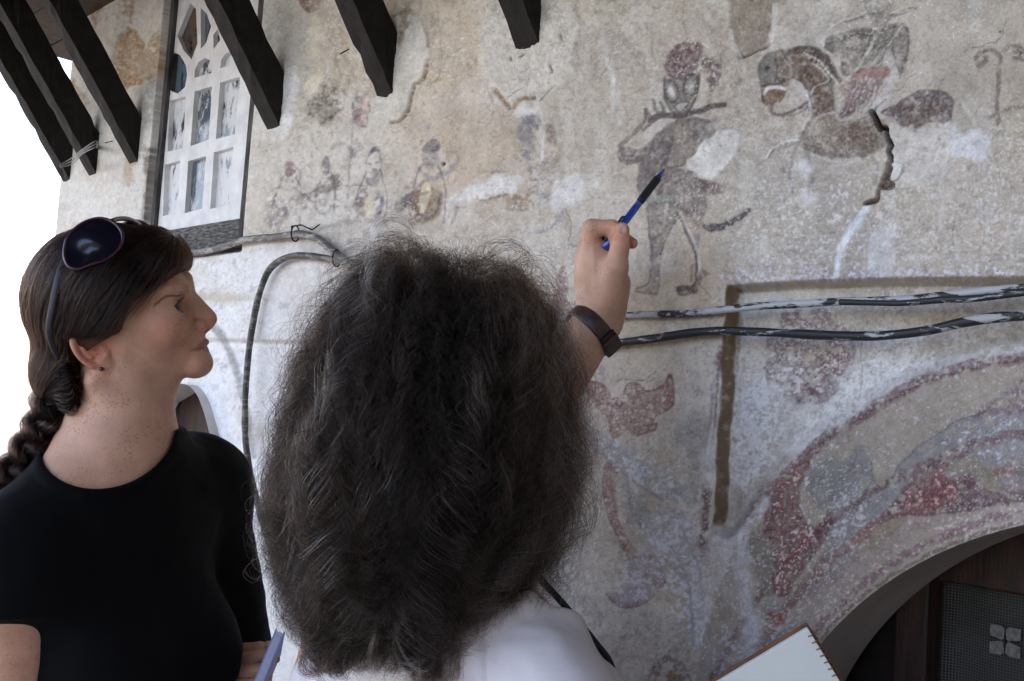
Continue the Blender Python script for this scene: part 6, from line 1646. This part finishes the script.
def f_tee(p):
    d = smin(FT.sdf(p), cone(p, NB + ZUP * .02, NB - ZUP * .05, .066, .08), .03)
    s1 = cone(p, SA, SA + ua * .2, .060, .066); s1 = smax(s1, (p - SA) @ ua.astype(f32) - .075, .004)
    s2 = cone(p, SB, SB + ul * .2, .058, .066); s2 = smax(s2, (p - SB) @ ul.astype(f32) - .15, .004)
    d = smin(smin(d, s1, .04), s2, .04)
    w = p @ unit([.5, .35, -.8]).astype(f32); x = vnoise3(p, .09, 21)
    wr = .0060 * vnoise3(p * np.array([1, 1, .45], f32), .05, 23) + .0038 * np.sin(w * 150 + 3.2 * x) * np.clip(vnoise3(p, .10, 25) + .3, 0, 1) + .0008 * vnoise3(p, .014, 24)
    d = d - .007 + wr
    pv = (p - SA.astype(f32)) @ np.array([unit(NB - SA), unit(np.cross(NB - SA, ZUP)), ZUP], f32).T * np.array([.35, 1, 1], f32)
    rg = 1 - np.abs(vnoise3(pv, .042, 61)); wr = wr + .0085 * np.clip(rg - .62, 0, 1) ** 1.4 * (.4 + .8 * np.clip(vnoise3(p, .11, 63) + .5, 0, 1))
    # shoulder seam and collar
    seam = np.abs((p - SA) @ unit(ua * .5 + FT.lat * .8).astype(f32) + .012 + .004 * x); d = d + .0016 * np.exp(-(seam / .0022) ** 2)
    nk = np.sqrt(((p - (NB + ZUP * .055)) ** 2).sum(1)) ; nk = .082 - nk
    d = d - .0018 * np.exp(-((nk + .010) / .009) ** 4)
    d = smax(d, nk, .003)
    return np.maximum(d, (FT.mid[2] - .62) - p[:, 2])
lo = np.minimum(SA, SB) - .2; hi = np.maximum(SA, SB) + .2; lo[2] = FT.mid[2] - .64; hi[2] = FT.mid[2] + .2
v, f_ = sdf_mesh(f_tee, lo, hi, .003)
mesh_obj('t_shirt', v, f_, M_SHIRT, woman2)
legs_and_shoes(FT, woman2, noise_mat('beige_trousers', (.20, .16, .11), (.28, .23, .17), 60, .9, .2, 300), M_SHOE)

# wild curly hair: strands run from the crown down over a wide envelope
r = np.random.default_rng(23)
X3 = RCAM @ np.array([1.0, 0, 0]); X3 = unit(X3 - ZUP * X3[2]); Y3 = ZUP; Z3 = np.cross(X3, Y3)      # right, up, towards us
Z3 = unit(Z3) if np.cross(X3, Y3) @ (RCAM @ np.array([0, 0, 1.])) > 0 else -unit(Z3)
HC = P(424, 402, FD)
up_tilt = math.radians(-16)
outer = crom([(0.0, .146), (.052, .143), (.095, .120), (.122, .075), (.134, .015), (.140, -.045), (.138, -.10), (.124, -.150), (.100, -.184), (.070, -.200)], 8)
inner = crom([(0.0, .098), (.040, .090), (.070, .060), (.080, .015), (.076, -.04), (.066, -.085), (.056, -.125), (.052, -.16), (.055, -.185), (.055, -.20)], 8)
def prof(tab, t):
    x = np.clip(t, 0, 1) * (len(tab) - 1); i = np.minimum(x.astype(int), len(tab) - 2); w = (x - i)[..., None]
    return tab[i] * (1 - w) + tab[i + 1] * w
def strand_set(n, clumps, curl, spread, frizz, len_lo, len_hi, lay_lo, lay_hi, seed, kk=60):
    r = np.random.default_rng(seed)
    # clump guides
    ph = r.uniform(0, 2 * math.pi, clumps); t0 = .60 * r.random(clumps) ** .85; ph = np.where((np.sin(ph) < -.55) & (r.random(clumps) < .7) & (t0 > .26), -ph, ph)
    ln = r.uniform(len_lo, len_hi, clumps); lay = lay_lo + (lay_hi - lay_lo) * r.random(clumps) ** .6
    cph = r.uniform(0, 6.28, clumps); cw = 2 * math.pi * ln * .44 / r.uniform(.036, .080, clumps); sgn = np.where(r.random(clumps) < .5, -1, 1); ca = curl * r.uniform(.4, 1.5, clumps)
    tw = r.normal(0, .22, clumps)
    lay = np.clip(lay * (.58 + .74 * fbm2(np.cos(ph) * 2 + 7 + t0 * 2, np.sin(ph) * 2 + ln * 3, 1.0, 2, seed)), 0, 1.1)
    lay = np.maximum(lay, np.where(t0 < .16, .78, 0) * (lay_hi > .9))
    ci = r.integers(0, clumps, n)
    g = lambda a: a[ci]
    dph = r.normal(0, spread, n); dt = r.normal(0, spread * .35, n); dl = r.normal(0, .05, n)
    u = np.linspace(0, 1, kk)[None]
    conv = 1 - .72 * u ** 1.1
    tt = np.clip(g(t0)[:, None] + dt[:, None] * conv + g(ln)[:, None] * u * (1 + .12 * r.normal(0, 1, n)[:, None]), 0, 1.06)
    t1 = np.clip(tt, 0, 1)
    rise = sst(-.10, .26, u * (1 + 0 * tt))
    la = np.clip((g(lay) + dl)[:, None] * rise, 0, 1.25)
    I, O = prof(inner, t1), prof(outer, t1)
    pb = g(ph)[:, None] + 0 * t1; O = O * (1 + .40 * sst(.06, .35, t1) * (fbm2(np.cos(pb) * 1.6 + 5 + t1, np.sin(pb) * 1.6 + 9 + t1 * 3.2, .8, 2, 77) - .5))[..., None]
    q = I + (O - I) * la[..., None]
    ro, y = q[..., 0], q[..., 1] - (tt - t1) * .35
    phi = g(ph)[:, None] + dph[:, None] * conv / (0.25 + ro / .12) + g(tw)[:, None] * u
    # lopsided silhouette of the photograph
    wl = np.where(np.cos(phi) < 0, .95, 1.04 - .22 * sst(-.08, -.19, y))
    p = np.stack([ro * np.cos(phi) * wl, y, ro * np.sin(phi) * .92], -1)
    # curls: helix round the guide plus frizz
    amp = g(ca)[:, None] * sst(.02, .60, u)
    an = g(cph)[:, None] + g(sgn * cw)[:, None] * u ** 1.05 + .16 * r.normal(0, 1, n)[:, None]
    tng = np.gradient(p, axis=1); tng /= np.linalg.norm(tng, axis=2, keepdims=True) + 1e-9
    rad = np.stack([np.cos(phi), np.full(phi.shape, .25), np.sin(phi)], -1)
    rad -= tng * (rad * tng).sum(-1, keepdims=True); rad /= np.linalg.norm(rad, axis=2, keepdims=True) + 1e-9
    bi = np.cross(tng, rad)
    p = p + (rad * np.cos(an)[..., None] + bi * np.sin(an)[..., None]) * amp[..., None]
    off = r.normal(0, 1, (n, 1, 3)) * frizz * (u ** 1.4)[..., None]
    p = p + off
    fl = p.reshape(-1, 3)
    p = p + (noise_field(fl, .034, seed) * .0095 + noise_field(fl, .013, seed + 7) * .0028).reshape(p.shape) * (u ** .8)[..., None]
    # crown leans a little back
    c, s = math.cos(up_tilt), math.sin(up_tilt)
    y2, z2 = p[..., 1] * c - p[..., 2] * s, p[..., 1] * s + p[..., 2] * c
    W_ = HC + p[..., 0, None] * X3 + y2[..., None] * Y3 + z2[..., None] * Z3
    tone = .20 + .32 * r.normal(0, 1, clumps)[ci] + .22 * r.normal(0, 1, n)
    tone = np.minimum(tone, .84) + .24 * np.clip((.40 - g(t0)) / .40, 0, 1) * (r.random(n) < .55)
    return W_, tone
M_HAIRF = hair_material('greying_brown_hair', [(0, (.004, .0027, .002)), (.40, (.010, .0065, .005)), (.62, (.048, .024, .014)), (.80, (.125, .075, .050)), (.90, (.16, .14, .13)), (1, (.36, .35, .36))], .26, 1.26)
A1, ta = strand_set(15000, 520, .0088, .060, .0013, .36, .80, .20, 1.0, 31)
hair_o = empty('hair', (0, 0, 0)); hair_o.parent = woman2; hair_o.location = Vector(HC - np.array(woman2.location))
hair_obj('curls', A1, .000105, M_HAIRF, hair_o, .35, ta)
A4, td_ = strand_set(4200, 130, .0135, .035, .0010, .42, .80, .85, 1.20, 53)
A2, tb_ = strand_set(4200, 900, .0095, .10, .0040, .30, .72, .55, 1.08, 37)
hair_obj('locks', A4, .00010, M_HAIRF, hair_o, .35, td_ + .20)
hair_obj('frizz', A2, .00008, M_HAIRF, hair_o, .3, tb_ + .05)
A3, tc_ = strand_set(9000, 300, .004, .16, .0025, .35, .65, .0, .55, 41)
hair_obj('under_hair', A3, .00016, M_HAIRF, hair_o, .5, tc_ - .32)  # under layer toned darker to stand for shadow inside the hair

# ------------------------------------------------------------------ things worn and held
# pen
def pmat(name, col, rough=.3, metal=0., coat=0.):
    m, nt, b = new_mat(name); tc = nd(nt, 'ShaderNodeTexCoord'); n = nd(nt, 'ShaderNodeTexNoise', Scale=120, Detail=3); nt.links.new(tc.outputs['Object'], n.inputs['Vector'])
    cr = nd(nt, 'ShaderNodeValToRGB'); cr.color_ramp.elements[0].color = (*(np.array(col) * .85), 1); cr.color_ramp.elements[1].color = (*np.minimum(np.array(col) * 1.15, 1), 1)
    nt.links.new(n.outputs['Fac'], cr.inputs[0]); nt.links.new(cr.outputs[0], b.inputs['Base Color'])
    b.inputs['Roughness'].default_value = rough; b.inputs['Metallic'].default_value = metal; b.inputs['Coat Weight'].default_value = coat
    return m
p0, p1 = HH.wor((604.5, 249, 11)), P(665, 168.5, 1.178)
pd = p1 - p0; PL_ = np.linalg.norm(pd)
pen = tag(empty('pen', p0), 'blue ballpoint pen with a black grip held up against the wall', 'pen')
def seg(a, b, ra, rb, n=2, k=20):
    t = np.linspace(a, b, n); return [p0 + pd * x for x in t], np.linspace(ra, rb, n)
b_ = MB(); q, rr_ = seg(0, .60, .0044, .0042, 6); b_.tube(q, rr_, 20); b_.build('barrel', pmat('blue_plastic', (.010, .045, .28), .25, 0, .4), pen, True)
b_ = MB(); b_.tube([p0 + pd * x for x in np.linspace(.58, .87, 24)], .0047 + .00022 * np.cos(np.arange(24) * math.pi), 20); b_.build('grip', pmat('black_rubber', (.008, .008, .010), .6), pen, True)
b_ = MB(); b_.tube([p0 + pd * x for x in (.86, .90, .95, .985)], [.0040, .0032, .0018, .0011], 18); b_.tube([p0 + pd * x for x in (.98, 1.0)], [.0007, .0004], 10); b_.build('tip', pmat('blue_tip_plastic', (.010, .03, .22), .25, 0, .4), pen, True)
b_ = MB(); sd = unit(np.cross(pd, RCAM @ np.array([0, 0, 1.]))); tc_ = RCAM @ np.array([0, 0, 1.])
side = unit(-sd + .4 * tc_)
b_.tube([p0 + pd * .06 + side * .0058, p0 + pd * .34 + side * .0062, p0 + pd * .36 + side * .0048], [.0014, .0014, .001], 8); b_.build('clip', pmat('dark_blue_clip', (.012, .014, .03), .3), pen, True)

# wristwatch: a band round the forearm just below the wrist
wa = unit(WRQ - EL); wc = EL + (WRQ - EL) * .985 - wa * .014
wc = HH.wor((592.5, 333, -8)) if True else wc
e1 = unit(HH.A[0] - wa * (HH.A[0] @ wa)); e2 = np.cross(wa, e1)
wax = unit(wa + e1 * -.42 * 0 + 0)
watch = tag(empty('wristwatch', wc), 'brown leather wristwatch with a dark case on the raised wrist', 'watch')
def arm_r(p, dr):
    """distance from p along dr to the arm surface"""
    t = np.linspace(.012, .055, 90); q = (p[None] + t[:, None] * dr[None]).astype(f32); d = f_arm(q); i = np.argmax(d > 0); return t[i] if d[i] > 0 else .04
tiltv = unit(e1 * 1.0); 
NB_ = 48; band = []; outn = []
nrm = unit(wa * 1.0 - e1 * .02)
# the band slopes: lower on the right of the picture
nrm = unit(wa + e1 * .22)
f1 = unit(e1 - nrm * (e1 @ nrm)); f2 = np.cross(nrm, f1)
for k in range(NB_):
    an = 2 * math.pi * k / NB_; dr = f1 * math.cos(an) + f2 * math.sin(an); band.append(wc + dr * (arm_r(wc, dr) + .0012)); outn.append(dr)
band = np.array(band); outn = np.array(outn); rr_ = np.linalg.norm(band - wc, axis=1)
for _ in range(3): rr_ = (np.roll(rr_, 1) + 2 * rr_ + np.roll(rr_, -1)) / 4
band = wc + outn * rr_[:, None]
hw = .0094; vs, fs = [], []
for k in range(NB_):
    for (h_, o_) in ((-1, 0), (-1, .0016), (-.8, .0024), (.8, .0024), (1, .0016), (1, 0)): vs.append(band[k] + nrm * hw * h_ + outn[k] * o_)
for k in range(NB_):
    for j in range(6): fs.append([k * 6 + j, k * 6 + (j + 1) % 6, ((k + 1) % NB_) * 6 + (j + 1) % 6, ((k + 1) % NB_) * 6 + j])
M_LEATHER = noise_mat('brown_leather', (.030, .013, .010), (.075, .032, .024), 160, .42, .4, 300, spec=.5, dist=.001)
mesh_obj('strap', vs, fs, M_LEATHER, watch)
an0 = 2 * math.pi * 4 / NB_
def on_band(an, out): 
    dr = f1 * math.cos(an) + f2 * math.sin(an); k = (an / (2 * math.pi) * NB_) % NB_; i = int(k); w = k - i
    return wc + dr * (rr_[i] * (1 - w) + rr_[(i + 1) % NB_] * w + out), dr
M_CASE = pmat('black_steel', (.012, .012, .014), .3, .6)
camz = RCAM @ np.array([0, 0, 1.0])
def ang_of(v): return math.atan2(v @ f2, v @ f1)
a_cam = ang_of(camz)
sgn = 1 if abs((ang_of(f1) - a_cam)) >= 0 else -1
ac = a_cam + (0 - a_cam) * .62
c_, dr = on_band(ac, .0046); tn = np.cross(nrm, dr)
b_ = MB(); b_.box(c_ - tn * .0105 - nrm * .0115 - dr * .004, tn * .021, nrm * .023, dr * .0065); b_.build('case', M_LEATHER, watch, bevel=.002)
c2, dr2 = on_band(a_cam + (0 - a_cam) * .34, .0030); tn2 = np.cross(nrm, dr2); b_ = MB()
for (x0, x1, y0, y1) in ((-.005, -.0032, -.0105, .0105), (.0032, .005, -.0105, .0105), (-.005, .005, -.0105, -.0088), (-.005, .005, .0088, .0105)):
    b_.box(c2 + tn2 * x0 + nrm * y0, tn2 * (x1 - x0), nrm * (y1 - y0), dr2 * .0022)
b_.build('buckle', M_CASE, watch, bevel=.0005)

# sketch pad at the lower right
C0 = P(808, 628, .80); E1d = unit(P(620, 741, .80) - C0)
best = None
for dd in np.linspace(.55, .80, 200):
    v_ = P(866, 743, dd) - C0
    s_ = abs(unit(v_) @ E1d)
    if best is None or s_ < best[0]: best = (s_, unit(v_))
E2d = unit(best[1] - E1d * (best[1] @ E1d)); En = np.cross(E1d, E2d)
if En @ (EYE - C0) < 0: En = -En
pad = tag(empty('sketch_pad', C0), 'white sketch pad with a brown cover edge held in front of the arch', 'sketch pad')
b_ = MB(); b_.box(C0 - En * .0045, E1d * .30, E2d * .22, En * .0045); b_.build('pages', noise_mat('grey_white_paper', (.60, .62, .60), (.66, .68, .66), 6, .8, .1, 200), pad, bevel=.0006)
b_ = MB(); b_.box(C0 - En * .0070 - E1d * .0022 - E2d * .0022, E1d * .3044, E2d * .2244, En * .0022); b_.build('cover', noise_mat('brown_card', (.10, .045, .02), (.2, .09, .05), 40, .8, .2), pad, bevel=.0006)
b_ = MB()
for k in range(34):
    c_ = C0 + E2d * (.006 + k * .0062) - En * .0035; b_.tube([c_ + (E1d * math.cos(t) * .0036 + En * math.sin(t) * .0052) + E1d * .0006 for t in np.linspace(0, 6.28, 9)], .0006, 5)
b_.build('spiral_binding', pmat('copper_wire', (.28, .13, .07), .4, .8), pad, True)

# lilac-blue notebooks held between the women
Bq = P(276, 628, 1.24); Bd = P(250, 690, 1.20); bdir = unit(Bd - Bq); bth = unit(RCAM @ np.array([1., .12, 0])); bth = unit(bth - bdir * (bth @ bdir)); bw = np.cross(bdir, bth)
if bw @ camz > 0: bw = -bw
_r = ray(270, 650); bw = unit(_r + .06 * (RCAM @ np.array([1., 0, 0]))); bw = unit(bw - bdir * (bw @ bdir)); bth = np.cross(bw, bdir); bth = bth if bth @ (RCAM @ np.array([1., 0, 0])) > 0 else -bth
nb = tag(empty('notebook', Bq), 'lilac blue notebook held upright between the two women, seen on its edge', 'notebook')
b_ = MB(); b_.box(Bq, bdir * .21, bw * .15, bth * .0016); b_.box(Bq + bth * .0105, bdir * .21, bw * .15, bth * .0016); b_.build('cover', pmat('lilac_blue_card', (.24, .27, .52), .6), nb, bevel=.0006)
b_ = MB()
for k in range(9): b_.box(Bq + bth * (.0018 + k * .00095) + bdir * (.002 + .0006 * (k % 3)), bdir * .206, bw * (.146 - .0015 * (k % 4)), bth * .0007)
b_.build('pages', pmat('lilac_paper', (.50, .53, .74), .8), nb)
# dark hair tie on the wrist beside it
tb0 = HLF.wor((599, 250, -12)); 
# thin black strap over the shoulder
sp_ = crom([P(470, 495, .93), P(512, 545, .90), P(537, 575, .885), P(565, 606, .875), P(594, 641, .86), P(612, 668, .85), P(622, 720, .84), P(610, 800, .83)], 8)
b_ = MB(); b_.tube(sp_, .0034, 8, .35); tag(b_.build('shoulder_strap', pmat('black_cord', (.006, .006, .007), .7), None, True, origin=sp_[16]), 'thin black strap over the shoulder of the white t-shirt', 'strap')

# sunglasses pushed up into the dark hair
lens_px = [(72, 249), (74.5, 238), (85, 226), (99, 220), (111, 221.5), (121, 229), (124.5, 239), (120.5, 250), (110, 259.5), (97, 264), (85, 268.5), (76.5, 266), (72.5, 258)]
sun = tag(empty('sunglasses', HF.wor((100, 240, 45))), 'dark purple sunglasses pushed up on the dark brown hair', 'sunglasses')
def lens_c(a, b): return 56 + (b - 240) * .50 - (a - 98) * .10 - ((a - 98) / 30) ** 2 * 3 - ((b - 243) / 24) ** 2 * 3
def lens_pts(far, grow=1.0, out=0.0):
    q = []
    for a, b in crom(lens_px, 6, True):
        a2, b2 = 98 + (a - 98) * grow, 243 + (b - 243) * grow
        a2 += 1; b2 += 3
        c = lens_c(a2 - 1, b2 - 3) + out
        q.append((a2, b2, c) if not far else (a2 + 24, b2 - 5, -c + 4))
    return np.array(q)
M_LENS = pmat('dark_lens', (.005, .005, .011), .16, 0, .3); M_SG = pmat('plum_plastic', (.055, .012, .034), .28, 0, .5)
M_ARM = pmat('dark_plum_arm', (.012, .005, .009), .5)
fr_ = MB()
for far in (False, True):
    o_, i_ = lens_pts(far, 1.07, .5), lens_pts(far, .97, .5); nL = len(o_); sg = -1 if far else 1; th = np.array([0, 0, -2.2 * sg])
    vs = np.concatenate([o_, i_, o_ + th, i_ + th]); fs = []
    for k in range(nL):
        k2 = (k + 1) % nL
        fs += [[k, k2, nL + k2, nL + k], [2 * nL + k, 3 * nL + k, 3 * nL + k2, 2 * nL + k2], [k, 2 * nL + k, 2 * nL + k2, k2], [nL + k, nL + k2, 3 * nL + k2, 3 * nL + k]]
    fr_.add(HF.wor(vs), fs)
    L0 = lens_pts(far, .985, -.2); cen = L0.mean(0); cen[2] += 2.5 * sg; rings = [cen[None]]
    vs = [cen]; fs = []
    for rr__ in (.35, .7, 1.0):
        ring = cen + (L0 - cen) * np.array([rr__, rr__, rr__ ** 2]); vs += list(ring)
    for k in range(nL):
        k2 = (k + 1) % nL; fs.append([0, 1 + k, 1 + k2])
        for j in range(2): fs.append([1 + j * nL + k, 1 + (j + 1) * nL + k, 1 + (j + 1) * nL + k2, 1 + j * nL + k2])
    mesh_obj('lens', HF.wor(np.array(vs)), fs, M_LENS, sun)
fr_.tube(HF.wor(crom([(114, 225, 40), (119, 221, 22), (126, 219.5, 2), (133, 222, -20), (136, 226, -34)], 6)), .0030, 10)
fr_.build('frame', M_SG, sun, True)
for far in (False, True):
    q = crom([(72, 262, 52), (67, 280, 60), (62, 305, 64), (58, 328, 63), (60, 345, 56), (64, 356, 50)], 6)
    if far: q = q * (1, 1, -1) + (16, -4, 0)
    b_ = MB(); b_.tube(HF.wor(q), np.linspace(.0052, .003, len(q)), 10, .4, up=HF.A[0]); b_.build('temple_arm', M_ARM, sun, True)
